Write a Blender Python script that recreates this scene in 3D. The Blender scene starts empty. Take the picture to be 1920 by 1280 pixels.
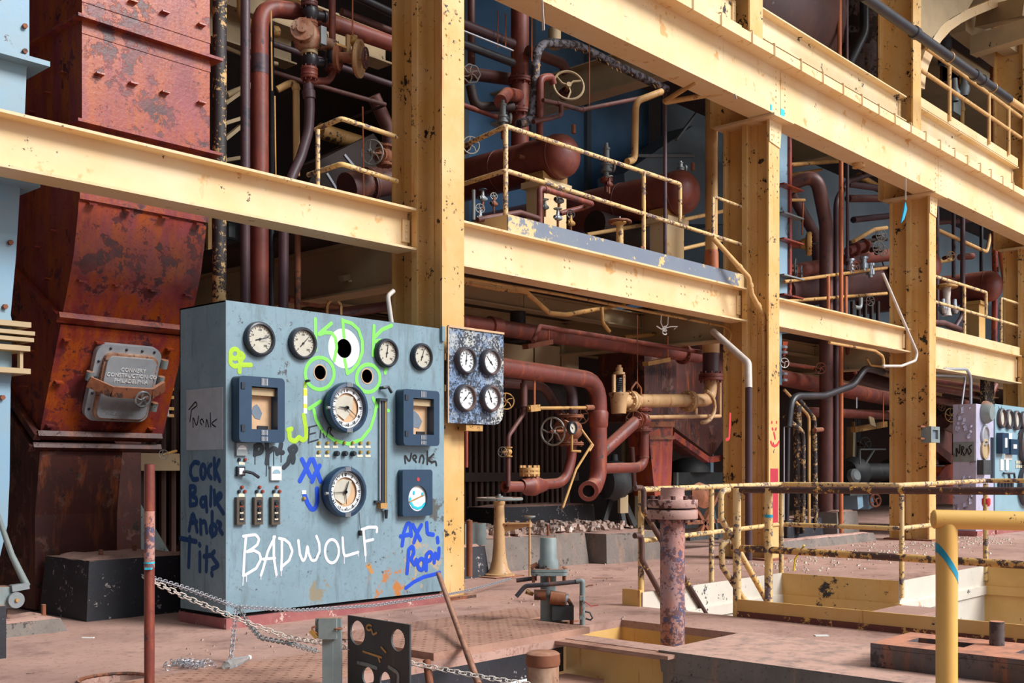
import bpy, math, random
from mathutils import Vector, Matrix
from mathutils.geometry import tessellate_polygon
random.seed(7)
SC = bpy.context.scene
COL = SC.collection
# ---------------------------------------------------------------- camera, sky, sun, exposure
FPX, CX, CY, EYE = 2047.0, 960.0, 882.0, 1.25          # focal length and optical centre in picture units, eye height
TH = math.atan((2830 - 960) / FPX)                       # the frame line (X axis) lies this far right of the view axis
FW = Vector((math.cos(TH), math.sin(TH), 0)); RT = Vector((math.sin(TH), -math.cos(TH), 0))
cam_d = bpy.data.cameras.new('camera'); cam = bpy.data.objects.new('camera', cam_d); COL.objects.link(cam)
cam.location = (0, 0, EYE); cam.rotation_euler = (math.pi / 2, 0, TH - math.pi / 2)
cam_d.sensor_fit = 'HORIZONTAL'; cam_d.sensor_width = 36; cam_d.lens = FPX / 1920 * 36
cam_d.shift_y = (CY - 640) / 1920; cam_d.clip_start = .05; cam_d.clip_end = 300
SC.camera = cam
w = bpy.data.worlds.new('world'); SC.world = w; w.use_nodes = True
bg = w.node_tree.nodes['Background']; bg.inputs[0].default_value = (.86, .93, 1, 1); bg.inputs[1].default_value = 1.1
sun_d = bpy.data.lights.new('sun', 'SUN'); sun = bpy.data.objects.new('sun', sun_d); COL.objects.link(sun)
sun_d.energy = 4.0; sun_d.angle = math.radians(24); sun_d.color = (1, .985, .97)
sun.rotation_euler = Vector((-.30, .74, -.60)).to_track_quat('-Z', 'Y').to_euler()
SC.view_settings.view_transform = 'Standard'; SC.view_settings.look = 'None'
SC.view_settings.exposure = .24; SC.view_settings.gamma = 1; SC.view_settings.use_curve_mapping = False
SC.cycles.use_denoising = True; SC.cycles.max_bounces = 8; SC.cycles.diffuse_bounces = 5

# ---------------------------------------------------------------- survey: a sight line met with a wall plane, a side plane or a level
def ray(u, v): return FW + RT * ((u - CX) / FPX) + Vector((0, 0, (CY - v) / FPX))
def aY(u, v, y):
    d = ray(u, v); return Vector((0, 0, EYE)) + d * (y / d.y)
def aX(u, v, x):
    d = ray(u, v); return Vector((0, 0, EYE)) + d * (x / d.x)
def aZ(u, v, z=0):
    d = ray(u, v); return Vector((0, 0, EYE)) + d * ((z - EYE) / d.z)
def depth(p): return p.x * FW.x + p.y * FW.y
def wid(p, n): return n * depth(p) / FPX                 # metres spanned by n picture units at p
V = lambda *a: Vector(a)
EX, EY, EZ = V(1, 0, 0), V(0, 1, 0), V(0, 0, 1)

# ---------------------------------------------------------------- materials
def lin(c): return tuple((x / 255 / 12.92 if x / 255 <= .04045 else ((x / 255 + .055) / 1.055) ** 2.4) for x in c) + (1,)
MATS = {}
def paint(name, base, alt=None, rust=None, chip=None, rustamt=.35, chipamt=.3, altscale=1.2, chipscale=9, rough=.6, metal=0, bump=.15, streak=True, chip2=None, dusty=None, spots=None, zone=None, fine=None):
    """Worn paint: two tones in soft patches, rust bleeding down, chips to the metal, dust lying on what faces up."""
    m = bpy.data.materials.new(name); m.use_nodes = True; nt = m.node_tree; N = nt.nodes; L = nt.links
    b = N['Principled BSDF']; b.inputs['Roughness'].default_value = rough; b.inputs['Metallic'].default_value = metal
    geo = N.new('ShaderNodeNewGeometry')
    def noise(scale, detail=4, rgh=.6, vec=None):
        n = N.new('ShaderNodeTexNoise'); n.inputs['Scale'].default_value = scale; n.inputs['Detail'].default_value = detail
        n.inputs['Roughness'].default_value = rgh; L.new(vec or geo.outputs['Position'], n.inputs['Vector']); return n.outputs['Fac']
    def ramp(fac, lo, hi):
        r = N.new('ShaderNodeMapRange'); r.inputs['From Min'].default_value = lo; r.inputs['From Max'].default_value = hi
        L.new(fac, r.inputs['Value']); return r.outputs['Result']
    def mix(fac, a, c):
        x = N.new('ShaderNodeMix'); x.data_type = 'RGBA'
        L.new(fac, x.inputs['Factor'])
        if isinstance(a, tuple): x.inputs['A'].default_value = a
        else: L.new(a, x.inputs['A'])
        if isinstance(c, tuple): x.inputs['B'].default_value = c
        else: L.new(c, x.inputs['B'])
        return x.outputs['Result']
    col = mix(ramp(noise(altscale, 5, .65), .38, .66), lin(base), lin(alt or tuple(int(q * .86) for q in base)))
    if rust:
        vec = None
        if streak:
            mp = N.new('ShaderNodeMapping'); mp.inputs['Scale'].default_value = (3.2, 3.2, .55); L.new(geo.outputs['Position'], mp.inputs['Vector']); vec = mp.outputs['Vector']
        f = ramp(noise(2.2, 7, .7, vec), .74 - rustamt * .5, .86 - rustamt * .4)
        col = mix(f, col, lin(rust))
    if spots:
        col = mix(ramp(noise(spots[1], 3, .6), .60 - spots[2], .66 - spots[2]), col, lin(spots[0]))
    if fine:      # fine grain speckle
        col = mix(ramp(noise(fine[1], 6, .75), .56 - fine[2], .62 - fine[2]), col, lin(fine[0]))
    if zone:      # stains gathered round given places
        for (zx, zy, zz, zr, zc) in zone:
            vd = N.new('ShaderNodeVectorMath'); vd.operation = 'DISTANCE'; L.new(geo.outputs['Position'], vd.inputs[0]); vd.inputs[1].default_value = (zx, zy, zz)
            mu = N.new('ShaderNodeMath'); mu.operation = 'MULTIPLY_ADD'; L.new(ramp(vd.outputs['Value'], 0, zr), mu.inputs[0]); mu.inputs[1].default_value = -.42; L.new(noise(7, 7, .72), mu.inputs[2])
            col = mix(ramp(mu.outputs[0], .43, .48), col, lin(zc))
    hgt = None
    if chip:
        big = noise(chipscale * .22, 3, .5); fine = noise(chipscale, 7, .72)
        mm = N.new('ShaderNodeMath'); mm.operation = 'MULTIPLY_ADD'; L.new(big, mm.inputs[0]); mm.inputs[1].default_value = .55
        L.new(fine, mm.inputs[2])
        t = 1.03 - chipamt * .42
        f = ramp(mm.outputs[0], t, t + .025); hgt = f
        cc = lin(chip)
        if chip2: cc = mix(ramp(noise(chipscale * .7, 3), .45, .55), lin(chip), lin(chip2))
        col = mix(f, col, cc)
    if dusty:
        sx = N.new('ShaderNodeSeparateXYZ'); L.new(geo.outputs['Normal'], sx.inputs[0])
        mu = N.new('ShaderNodeMath'); mu.operation = 'MULTIPLY'; L.new(ramp(sx.outputs['Z'], .55, .95), mu.inputs[0]); L.new(ramp(noise(6, 5, .7), .25, .55), mu.inputs[1])
        col = mix(mu.outputs[0], col, lin(dusty))
    L.new(col, b.inputs['Base Color'])
    bp = N.new('ShaderNodeBump'); bp.inputs['Strength'].default_value = bump; bp.inputs['Distance'].default_value = .006
    if hgt is not None:
        iv = N.new('ShaderNodeMath'); iv.operation = 'SUBTRACT'; L.new(noise(30, 5), iv.inputs[0]); L.new(hgt, iv.inputs[1]); L.new(iv.outputs[0], bp.inputs['Height'])
    else: L.new(noise(26, 6), bp.inputs['Height'])
    L.new(bp.outputs['Normal'], b.inputs['Normal'])
    MATS[name] = m; return m
def plain(name, c, rough=.5, metal=0, emit=None):
    m = bpy.data.materials.new(name); m.use_nodes = True; b = m.node_tree.nodes['Principled BSDF']
    N = m.node_tree.nodes; L = m.node_tree.links
    n = N.new('ShaderNodeTexNoise'); n.inputs['Scale'].default_value = 14; n.inputs['Detail'].default_value = 5
    g = N.new('ShaderNodeNewGeometry'); L.new(g.outputs['Position'], n.inputs['Vector'])
    x = N.new('ShaderNodeMix'); x.data_type = 'RGBA'; L.new(n.outputs['Fac'], x.inputs['Factor'])
    x.inputs['A'].default_value = lin(tuple(min(255, q * 1.07) for q in c)); x.inputs['B'].default_value = lin(tuple(q * .9 for q in c))
    L.new(x.outputs['Result'], b.inputs['Base Color']); b.inputs['Roughness'].default_value = rough; b.inputs['Metallic'].default_value = metal
    MATS[name] = m; return m
DUST = (176, 132, 108)
paint('cream', (224, 190, 138), (228, 203, 163), (204, 136, 72), (46, 32, 26), .20, .15, 1.3, 18, .55, spots=((206, 156, 92), 4.2, -.04), zone=[])
paint('column_paint', (212, 164, 92), (222, 184, 126), (194, 112, 50), (30, 22, 20), .30, .30, 1.5, 15, .55)
paint('column_web', (212, 164, 92), (220, 180, 120), (160, 92, 40), (30, 22, 20), .2, .32, 1.5, 9, .55)
paint('rail_paint', (222, 182, 112), (218, 188, 142), (150, 96, 56), (84, 64, 60), .25, .50, 2, 30, .6, chip2=(116, 100, 106), bump=.5)
paint('rail_half', (212, 164, 92), (204, 156, 90), (140, 90, 56), (78, 54, 48), .3, .62, 2, 18, .6, bump=.4)
paint('worn_rail', (88, 58, 50), (70, 48, 46), (128, 88, 70), (214, 164, 80), .3, .40, 2, 16, .6, bump=.3)
paint('clean_yellow', (232, 188, 104), (228, 178, 92), (140, 84, 40), (90, 60, 40), .05, .12, 2, 20, .42, bump=.05)
paint('yellow_pipe', (214, 172, 110), (200, 156, 98), (150, 80, 46), (92, 54, 42), .34, .28, 3, 16, .55, bump=.25)
paint('tan_pipe', (198, 160, 114), (182, 142, 98), (142, 84, 52), (92, 58, 46), .36, .26, 3, 16, .5, bump=.25)
paint('rusty_cream', (184, 148, 122), (150, 98, 70), (136, 70, 42), (84, 52, 44), .5, .4, 5, 16, .55, bump=.4)
paint('cream_chip', (224, 194, 144), (230, 206, 168), (200, 130, 66), (44, 34, 34), .14, .28, 1.3, 8, .55)
paint('kerb_flake', (112, 60, 48), (98, 54, 46), (150, 92, 60), (220, 172, 96), .3, .46, 3, 16, .7, bump=.3)
paint('peeling_yellow', (206, 164, 104), (196, 148, 84), (150, 90, 40), (52, 44, 44), .3, .95, 3, 18, .7, chip2=(124, 122, 132), bump=.7)
paint('red_duct', (122, 38, 36), (148, 66, 70), (160, 72, 20), (78, 34, 34), .64, .46, 1.7, 6, .36, chip2=(104, 40, 40), bump=.3, fine=((100, 34, 28), 40, -.01))
paint('brown_duct', (88, 42, 34), (64, 35, 31), (142, 72, 34), (44, 28, 25), .42, .45, 1.6, 7, .5, chip2=(112, 74, 62), bump=.3)
paint('red_pipe', (128, 60, 48), (104, 52, 46), (168, 86, 50), (78, 56, 58), .42, .26, 3, 9, .5, dusty=(176, 120, 100), bump=.35, fine=((110, 54, 44), 60, -.03))
paint('brown_pipe', (104, 62, 55), (84, 52, 50), (134, 76, 50), (62, 46, 48), .36, .32, 3, 9, .5, dusty=(146, 104, 90), bump=.35, fine=((80, 50, 46), 60, -.03))
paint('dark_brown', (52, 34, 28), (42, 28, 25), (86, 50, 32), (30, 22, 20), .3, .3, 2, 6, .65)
paint('purple_pipe', (84, 60, 66), (70, 52, 58), (110, 66, 54), (50, 44, 52), .25, .3, 3, 10, .45)
paint('black_pipe', (36, 36, 42), (52, 48, 52), (92, 58, 46), (66, 56, 56), .2, .2, 3, 10, .42)
paint('black_peel', (42, 38, 40), (56, 46, 46), (100, 66, 42), (198, 162, 108), .3, .48, 3, 24, .6, bump=.5)
paint('orange_pipe', (190, 108, 62), (172, 94, 54), (146, 68, 36), (90, 52, 38), .34, .2, 4, 14, .6)
paint('vessel', (140, 74, 62), (114, 62, 56), (164, 84, 58), (92, 64, 64), .4, .22, 3, 7, .42, dusty=(170, 118, 102), bump=.3)
paint('panel_blue', (130, 156, 168), (116, 142, 152), (100, 116, 122), (76, 80, 82), .40, .20, 2.2, 14, .42, bump=.12, fine=((112, 132, 140), 26, -.02), zone=[(6.9, 7.45, .45, .75, (176, 156, 128)), (6.6, 7.45, .22, .6, (184, 118, 60)), (5.7, 7.45, .2, .45, (140, 132, 112)), (7.1, 7.45, .9, .45, (88, 90, 88)), (6.3, 7.45, .35, .3, (196, 134, 60))])
paint('panel_far', (142, 176, 190), (134, 166, 178), (150, 150, 140), (70, 76, 84), .1, .12, 2, 8, .45)
paint('panel_lilac', (186, 182, 202), (164, 164, 190), (148, 140, 140), (126, 118, 128), .15, .26, 1.6, 8, .6, bump=.5)
paint('board_flake', (128, 152, 184), (98, 122, 156), (208, 204, 188), (52, 56, 66), .52, .52, 5, 42, .7, bump=.9, streak=False, fine=((58, 64, 78), 34, .035))
paint('blue_duct', (126, 162, 186), (136, 158, 168), (172, 128, 84), (70, 58, 50), .12, .22, 2, 8, .5)
paint('blue_wall', (104, 152, 196), (88, 134, 178), (90, 90, 96), None, .15, 0, 1, 8, .5)
paint('slate_wall', (106, 122, 132), (90, 106, 116), (96, 84, 76), None, .2, 0, 1, 8, .6)
paint('toe_grey', (112, 122, 138), (120, 128, 140), (150, 104, 64), (224, 188, 122), .12, .36, 2, 8, .6, bump=.3, zone=[(8.7, 7.93, 3.9, 1.5, (224, 190, 136)), (13.5, 7.93, 3.9, .9, (224, 190, 136))])
paint('floor_dust', (190, 152, 137), (166, 130, 117), (134, 100, 90), (98, 74, 68), .42, .14, .8, 14, .8, bump=.35, streak=False, fine=((152, 114, 100), 18, .0))
paint('plate_dust', (178, 136, 116), (156, 116, 100), (132, 90, 74), (100, 76, 68), .35, .22, 2.5, 30, .75, streak=False, bump=.6)
paint('concrete', (128, 118, 110), (108, 100, 94), (158, 126, 108), (72, 66, 62), .4, .3, 2.2, 14, .85, dusty=(200, 160, 144), bump=.5, fine=((96, 88, 82), 30, -.02))
paint('black_block', (48, 48, 55), (36, 36, 42), (150, 146, 148), (176, 168, 164), .16, .26, 2, 24, .5, dusty=(186, 148, 128), bump=.35)
paint('rubble_mat', (196, 168, 152), (150, 126, 116), (110, 90, 86), (222, 210, 200), .4, .35, 8, 14, .9, streak=False)
paint('kerb_red', (150, 84, 84), (164, 104, 98), (120, 80, 72), (206, 176, 166), .3, .3, 4, 18, .7, bump=.3)
paint('rust', (140, 84, 56), (120, 68, 46), (168, 102, 62), (76, 54, 46), .4, .4, 4, 14, .8, dusty=DUST)
paint('rust_steel', (92, 88, 90), (84, 66, 58), (150, 88, 56), (58, 50, 50), .45, .4, 3, 12, .6, dusty=(206, 140, 112))
paint('mottled', (184, 134, 118), (170, 140, 142), (200, 124, 96), (86, 84, 114), .5, .62, 4, 34, .7, chip2=(124, 84, 78), bump=.5)
paint('pink_flange', (190, 150, 140), (176, 140, 128), (160, 96, 76), (92, 56, 54), .3, .4, 5, 26, .75, bump=.4)
paint('grey_machine', (132, 144, 142), (114, 126, 126), (142, 96, 66), (70, 60, 54), .28, .3, 4, 14, .55, dusty=(170, 110, 78))
paint('dark_machine', (62, 66, 68), (50, 52, 54), (100, 80, 66), (34, 34, 36), .3, .3, 3, 10, .6)
paint('gold_wall', (214, 168, 96), (222, 182, 118), (166, 96, 46), (44, 32, 30), .28, .22, 2, 9, .6, zone=[(10.82, 5.35, 0, .5, (40, 34, 36)), (10.82, 4.7, 0, .2, (40, 34, 36))])
paint('white_wall', (210, 200, 184), (216, 208, 194), (214, 138, 84), (60, 62, 70), .16, .26, 2, 9, .6, zone=[(8.75, 5.88, .0, .55, (36, 54, 72)), (9.6, 5.88, -.02, .3, (44, 60, 78)), (11.2, 4.56, -.3, .5, (206, 130, 80))])
paint('tube_brown', (76, 50, 42), (60, 42, 37), (100, 64, 48), (46, 34, 32), .3, .3, 2, 6, .6)
paint('old_gold', (196, 150, 84), (170, 128, 76), (126, 78, 44), (60, 44, 36), .35, .35, 4, 14, .55, metal=.1)
paint('tan_steel', (184, 160, 122), (168, 146, 112), (120, 84, 54), (60, 46, 38), .2, .16, 1.5, 7, .65)
paint('drum_mat', (90, 62, 56), (72, 54, 54), (120, 76, 56), (120, 112, 118), .35, .3, 1.2, 5, .4)
paint('mottled_silver', (136, 128, 130), (104, 92, 90), (110, 70, 50), (58, 46, 44), .5, .6, 3, 7, .45)
paint('bleached_wood', (186, 172, 150), None, (120, 90, 70), None, .2, 0, 3, 8, .7)
plain('navy', (34, 62, 88), .38); plain('bezel', (40, 46, 56), .35); paint('bezel_rust', (72, 70, 76), (58, 62, 72), (116, 80, 64), None, .5, 0, 6, 8, .5)
plain('dial_white', (226, 228, 228), .5); plain('dial_ivory', (196, 190, 174), .55); plain('ink', (24, 24, 28), .5)
plain('door_metal', (186, 192, 198), .42, .35); plain('steel', (168, 174, 178), .32, .75); plain('chrome', (196, 204, 212), .25, .8); plain('dull_steel', (140, 146, 148), .5, .4)
plain('wheel_grey', (150, 148, 140), .5, .2); plain('chart_rust', (206, 168, 130), .7); plain('slate_patch', (110, 124, 138), .6)
plain('spray_green', (128, 226, 92), .55); plain('spray_lime', (168, 206, 40), .55); plain('spray_blue', (16, 72, 200), .5); plain('spray_navy', (12, 60, 112), .5)
plain('spray_white', (232, 228, 240), .5); plain('spray_black', (28, 38, 48), .5); plain('marker_black', (16, 16, 20), .5); plain('spray_red', (210, 52, 62), .55); plain('crimson_paint', (184, 44, 62), .55)
plain('teal', (24, 152, 186), .5); plain('label_cream', (226, 214, 188), .6); plain('label_white', (236, 236, 232), .55); plain('lamp_red', (150, 62, 44), .35)
plain('brass', (190, 156, 84), .35, .6); plain('plug_brown', (84, 72, 60), .45); plain('chalk_yellow', (240, 224, 60), .5); plain('rope', (190, 170, 130), .8)
plain('hollow_shade', (14, 12, 11), .95); plain('tape_cyan', (40, 190, 214), .5); plain('pipe_white', (206, 196, 186), .5); plain('wire_grey', (176, 178, 184), .4, .5)  # first one: near black standing for the shade inside hollows
plain('sign_red', (190, 60, 60), .5); plain('yellow_tie', (236, 206, 40), .5)
gm = bpy.data.materials.new('clear_plastic'); gm.use_nodes = True; gb = gm.node_tree.nodes['Principled BSDF']
gb.inputs['Transmission Weight'].default_value = .85; gb.inputs['Roughness'].default_value = .18; gb.inputs['Base Color'].default_value = (.9, .95, .95, 1); MATS['clear_plastic'] = gm
gm = bpy.data.materials.new('gauge_glass'); gm.use_nodes = True; gb = gm.node_tree.nodes['Principled BSDF']
gb.inputs['Transmission Weight'].default_value = 1; gb.inputs['Roughness'].default_value = .08; gb.inputs['IOR'].default_value = 1.15; MATS['gauge_glass'] = gm

# ---------------------------------------------------------------- mesh builder
def basis(axis, up=None):
    a = Vector(axis).normalized(); u = Vector(up) if up else (EZ if abs(a.z) < .9 else EX)
    s = u.cross(a).normalized(); return s, a.cross(s).normalized(), a      # side, up, axis
def rounded(pts, r, n=6):
    """A polyline with its corners turned into bends of radius r."""
    pts = [Vector(p) for p in pts]; out = [pts[0]]
    for i in range(1, len(pts) - 1):
        p, a, b = pts[i], pts[i - 1], pts[i + 1]; d1, d2 = (a - p), (b - p); l1, l2 = d1.length, d2.length; d1.normalize(); d2.normalize()
        ang = d1.angle(d2)
        if ang > 3.05 or r <= 0: out.append(p); continue
        t = min(r / math.tan(ang / 2), l1 * .49, l2 * .49)
        s, e = p + d1 * t, p + d2 * t
        for k in range(n + 1):
            f = k / n; out.append(s.lerp(p, f).lerp(p.lerp(e, f), f))
    out.append(pts[-1]); return out
class MB:
    def __init__(self): self.v = []; self.f = []
    def add(self, vs, fs):
        b = len(self.v); self.v += [Vector(x) for x in vs]; self.f += [tuple(i + b for i in f) for f in fs]; return self
    def hexa(self, p): return self.add(p, [(0, 3, 2, 1), (4, 5, 6, 7), (0, 1, 5, 4), (1, 2, 6, 5), (2, 3, 7, 6), (3, 0, 4, 7)])
    def box(self, x0, x1, y0, y1, z0, z1):
        x0, x1 = min(x0, x1), max(x0, x1); y0, y1 = min(y0, y1), max(y0, y1); z0, z1 = min(z0, z1), max(z0, z1)
        return self.hexa([(x0, y0, z0), (x1, y0, z0), (x1, y1, z0), (x0, y1, z0), (x0, y0, z1), (x1, y0, z1), (x1, y1, z1), (x0, y1, z1)])
    def bar(self, a, b, w, h, up=None):
        """A straight bar from a to b, w wide (sideways) and h high."""
        a, b = Vector(a), Vector(b); s, u, _ = basis(b - a, up); s *= w / 2; u *= h / 2
        return self.hexa([a - s - u, a + s - u, a + s + u, a - s + u, b - s - u, b + s - u, b + s + u, b - s + u])
    def lathe(self, o, axis, prof, n=20, up=None):
        """prof: (distance along the axis, radius) from o."""
        o = Vector(o); s, u, a = basis(axis, up); b = len(self.v); rings = []
        for t, r in prof:
            if r < 1e-5: rings.append([len(self.v)]); self.v.append(o + a * t); continue
            rings.append([len(self.v) + k for k in range(n)])
            for k in range(n):
                c = 2 * math.pi * k / n; self.v.append(o + a * t + (s * math.cos(c) + u * math.sin(c)) * r)
        for A, B in zip(rings, rings[1:]):
            if len(A) == 1 and len(B) == 1: continue
            for k in range(n):
                k2 = (k + 1) % n
                if len(A) == 1: self.f.append((A[0], B[k2], B[k]))
                elif len(B) == 1: self.f.append((A[k], A[k2], B[0]))
                else: self.f.append((A[k], A[k2], B[k2], B[k]))
        return self
    def cyl(self, a, b, r, r2=None, n=16):
        a, b = Vector(a), Vector(b); L = (b - a).length; return self.lathe(a, b - a, [(0, 0), (0, r), (L, r if r2 is None else r2), (L, 0)], n)
    def tube(self, pts, r, n=14, caps=True, closed=False):
        pts = [Vector(p) for p in pts]
        q = [pts[0]]
        for p in pts[1:]:
            if (p - q[-1]).length > 1e-5: q.append(p)
        pts = q; m = len(pts); rings = []; side = None
        for i, p in enumerate(pts):
            if closed: d = (pts[(i + 1) % m] - pts[i - 1])
            else: d = (pts[min(i + 1, m - 1)] - pts[max(i - 1, 0)])
            d.normalize()
            if side is None: side, up, _ = basis(d)
            else:
                side = (side - d * side.dot(d)).normalized(); up = d.cross(side)
            rr = r(i / (m - 1)) if callable(r) else r
            rings.append([len(self.v) + k for k in range(n)])
            for k in range(n):
                c = 2 * math.pi * k / n; self.v.append(p + (side * math.cos(c) + up * math.sin(c)) * rr)
        pr = list(zip(rings, rings[1:])) + ([(rings[-1], rings[0])] if closed else [])
        for A, B in pr:
            for k in range(n): self.f.append((A[k], A[(k + 1) % n], B[(k + 1) % n], B[k]))
        if caps and not closed: self.f.append(tuple(reversed(rings[0]))); self.f.append(tuple(rings[-1]))
        return self
    def ring(self, c, axis, R, r, n=28, m=8, wav=0):
        s, u, _ = basis(axis); c = Vector(c)
        pts = [c + (s * math.cos(2 * math.pi * k / n) + u * math.sin(2 * math.pi * k / n)) * R * (1 + wav * math.cos(2 * math.pi * k / n * 7)) for k in range(n)]
        return self.tube(pts, r, m, closed=True)
    def prism(self, poly, vec):
        """Extrude a flat outline (list of points) by vec."""
        n = len(poly); vec = Vector(vec); P = [Vector(p) for p in poly]
        fs = [tuple(range(n))[::-1], tuple(range(n, 2 * n))] + [(i, (i + 1) % n, n + (i + 1) % n, n + i) for i in range(n)]
        return self.add(P + [p + vec for p in P], fs)
    def plate(self, o, ax, ay, out, holes, t):
        """A flat plate with holes: outline and holes in (a, b) along ax, ay from o, thickness vector t."""
        o, ax, ay, t = Vector(o), Vector(ax), Vector(ay), Vector(t); loops = [out] + holes
        tri = tessellate_polygon([[Vector((a, b, 0)) for a, b in l] for l in loops]); flat = [q for l in loops for q in l]; n = len(flat)
        P = [o + ax * a + ay * b for a, b in flat]; fs = []
        for q in tri: fs.append(tuple(q)); fs.append(tuple(i + n for i in reversed(q)))
        k = 0
        for l in loops:
            m = len(l)
            for i in range(m): fs.append((k + i, k + (i + 1) % m, n + k + (i + 1) % m, n + k + i))
            k += m
        return self.add(P + [p + t for p in P], fs)
    def dome(self, c, axis, r, h=None, n=10, m=6):
        h = h or r * .6; return self.lathe(c, axis, [(0, r)] + [(h * math.sin(k / m * math.pi / 2), r * math.cos(k / m * math.pi / 2)) for k in range(1, m)] + [(h, 0)], n)
    def build(self, name, mat, parent=None, smooth=True, kind=None, label=None):
        root = parent
        while root is not None and root.parent is not None: root = root.parent
        if root is not None: o0 = Vector(root['_o'])
        else:
            xs = [p.x for p in self.v]; ys = [p.y for p in self.v]; zs = [p.z for p in self.v]
            o0 = V((min(xs) + max(xs)) / 2, (min(ys) + max(ys)) / 2, min(zs))
        me = bpy.data.meshes.new(name); me.from_pydata([p - o0 for p in self.v], [], self.f)
        import bmesh
        bm = bmesh.new(); bm.from_mesh(me); bmesh.ops.recalc_face_normals(bm, faces=bm.faces); bm.to_mesh(me); bm.free()
        if smooth:
            me.polygons.foreach_set('use_smooth', [True] * len(me.polygons)); me.set_sharp_from_angle(angle=math.radians(38))
        me.materials.append(MATS[mat]); o = bpy.data.objects.new(name, me); COL.objects.link(o)
        if parent is not None: o.parent = parent
        else: o.location = o0; o['_o'] = tuple(o0)
        if kind: o['kind'] = kind
        if label: o['label'] = label
        return o
def tag(o, label, cat, group=None, kind=None):
    o['label'] = label; o['category'] = cat
    if group: o['group'] = group
    if kind: o['kind'] = kind
    return o
def thing(name, label, cat, loc, group=None):
    o = bpy.data.objects.new(name, None); COL.objects.link(o); o.location = loc; o['_o'] = tuple(loc); o.empty_display_size = .1
    return tag(o, label, cat, group)
def structure(mb, name, mat, smooth=False):
    o = mb.build(name, mat, None, smooth); o['kind'] = 'structure'; return o
def dup(root, delta, label=None, group=None):
    r = root.copy(); COL.objects.link(r); r.location = root.location + Vector(delta); r['_o'] = tuple(r.location)
    if label: r['label'] = label
    if group: r['group'] = group
    for ch in list(root.children):
        c = ch.copy(); COL.objects.link(c); c.parent = r
        for g in ch.children:
            d = g.copy(); COL.objects.link(d); d.parent = c
    return r
def circ(c, r, n=24, sx=1): return [(c[0] + r * sx * math.cos(2 * math.pi * k / n), c[1] + r * math.sin(2 * math.pi * k / n)) for k in range(n)]
def text_mesh(s, size, o, ax, ay, depth, name, mat, parent, align='CENTER'):
    """Lettering as real geometry lying on a face (ax along the line, ay up)."""
    cu = bpy.data.curves.new('lettering', 'FONT'); cu.body = s; cu.size = size; cu.align_x = align; cu.align_y = 'CENTER'; cu.extrude = depth; cu.resolution_u = 2
    to = bpy.data.objects.new('lettering', cu); COL.objects.link(to); me = to.to_mesh(); mb = MB(); o, ax, ay = Vector(o), Vector(ax).normalized(), Vector(ay).normalized(); az = ax.cross(ay)
    mb.add([o + ax * q.co.x + ay * q.co.y + az * q.co.z for q in me.vertices], [tuple(p.vertices) for p in me.polygons])
    to.to_mesh_clear(); bpy.data.objects.remove(to); bpy.data.curves.remove(cu)
    if name is None: return mb
    return mb.build(name, mat, parent, False)
# ---------------------------------------------------------------- shared kinds of part
def wheel_mesh(c, axis, R, spokes=5, r=None, wav=0, dish=.0):
    mb = MB(); r = r or R * .075; s, u, a = basis(axis); c = Vector(c)
    mb.ring(c, axis, R, r, 28 if R > .08 else 18, 7, wav)
    for k in range(spokes):
        t = 2 * math.pi * k / spokes + .4; d = s * math.cos(t) + u * math.sin(t); e = s * math.cos(t + .35) + u * math.sin(t + .35)
        mb.tube([c + a * dish, c + a * dish * .6 + e * R * .45, c + d * R], r * .8, 6)
    mb.cyl(c + a * (dish - r * 1.6), c + a * (dish + r * 1.8), R * .17, n=10); return mb
def flange_mesh(c, axis, R, t, bolts=8, n=22, br=None):
    """A bolted pair of flange rings centred on c."""
    mb = MB(); a = Vector(axis).normalized(); s, u, _ = basis(axis); c = Vector(c)
    mb.lathe(c - a * t, axis, [(0, 0), (0, R * .96), (t * .15, R), (t * .88, R), (t * .93, R * .93), (t * 1.07, R * .93), (t * 1.12, R), (t * 1.85, R), (t * 2, R * .96), (t * 2, 0)], n)
    for k in range(bolts):
        q = 2 * math.pi * (k + .5) / bolts; p = c + (s * math.cos(q) + u * math.sin(q)) * R * .82
        mb.cyl(p - a * t * 1.7, p + a * t * 1.7, br or R * .085, n=6)
    return mb
def rivet_row(mb, pts, axis, r=.012):
    for p in pts: mb.dome(p, axis, r, r * .7, 7, 3)
def line(a, b, n): a, b = Vector(a), Vector(b); return [a.lerp(b, k / (n - 1)) for k in range(n)]
def pipe(name, label, pts, r, mat, cat='pipe', bend=None, group=None, n=14, flanges=(), fmat=None, cuffs=(), parent=None, fs=1.75):
    """A pipe run through points; flanges / cuffs at fractions of its length are parts of it."""
    P = rounded(pts, bend if bend is not None else r * 2.2, 7)
    if parent is None:
        lo = min(P, key=lambda p: p.z); t = thing(name, label, cat, lo, group)
    else: t = parent
    MB().tube(P, r, n).build('pipe_length', mat, t)
    seg = [0]
    for a, b in zip(P, P[1:]): seg.append(seg[-1] + (b - a).length)
    def at(f):
        d = f * seg[-1]
        for i in range(1, len(P)):
            if seg[i] >= d or i == len(P) - 1:
                w = (d - seg[i - 1]) / max(1e-6, seg[i] - seg[i - 1]); return P[i - 1].lerp(P[i], w), (P[i] - P[i - 1]).normalized()
    for f in flanges:
        p, d = at(f); flange_mesh(p, d, r * fs, r * .28, 8, 18).build('flange', fmat or mat, t)
    for f in cuffs:
        p, d = at(f); MB().lathe(p - d * r * .9, d, [(0, r * 1.01), (r * .15, r * 1.25), (r * 1.65, r * 1.25), (r * 1.8, r * 1.01)], n).build('coupling', fmat or mat, t)
    return t
def pts3(L):
    P = [aY(u, v, y) for u, v, y in L]
    if L[0][0] == 862 and L[0][2] > 8.7: P.insert(0, P[0] - EX * .9)      # runs on behind the tall column
    return P
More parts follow.
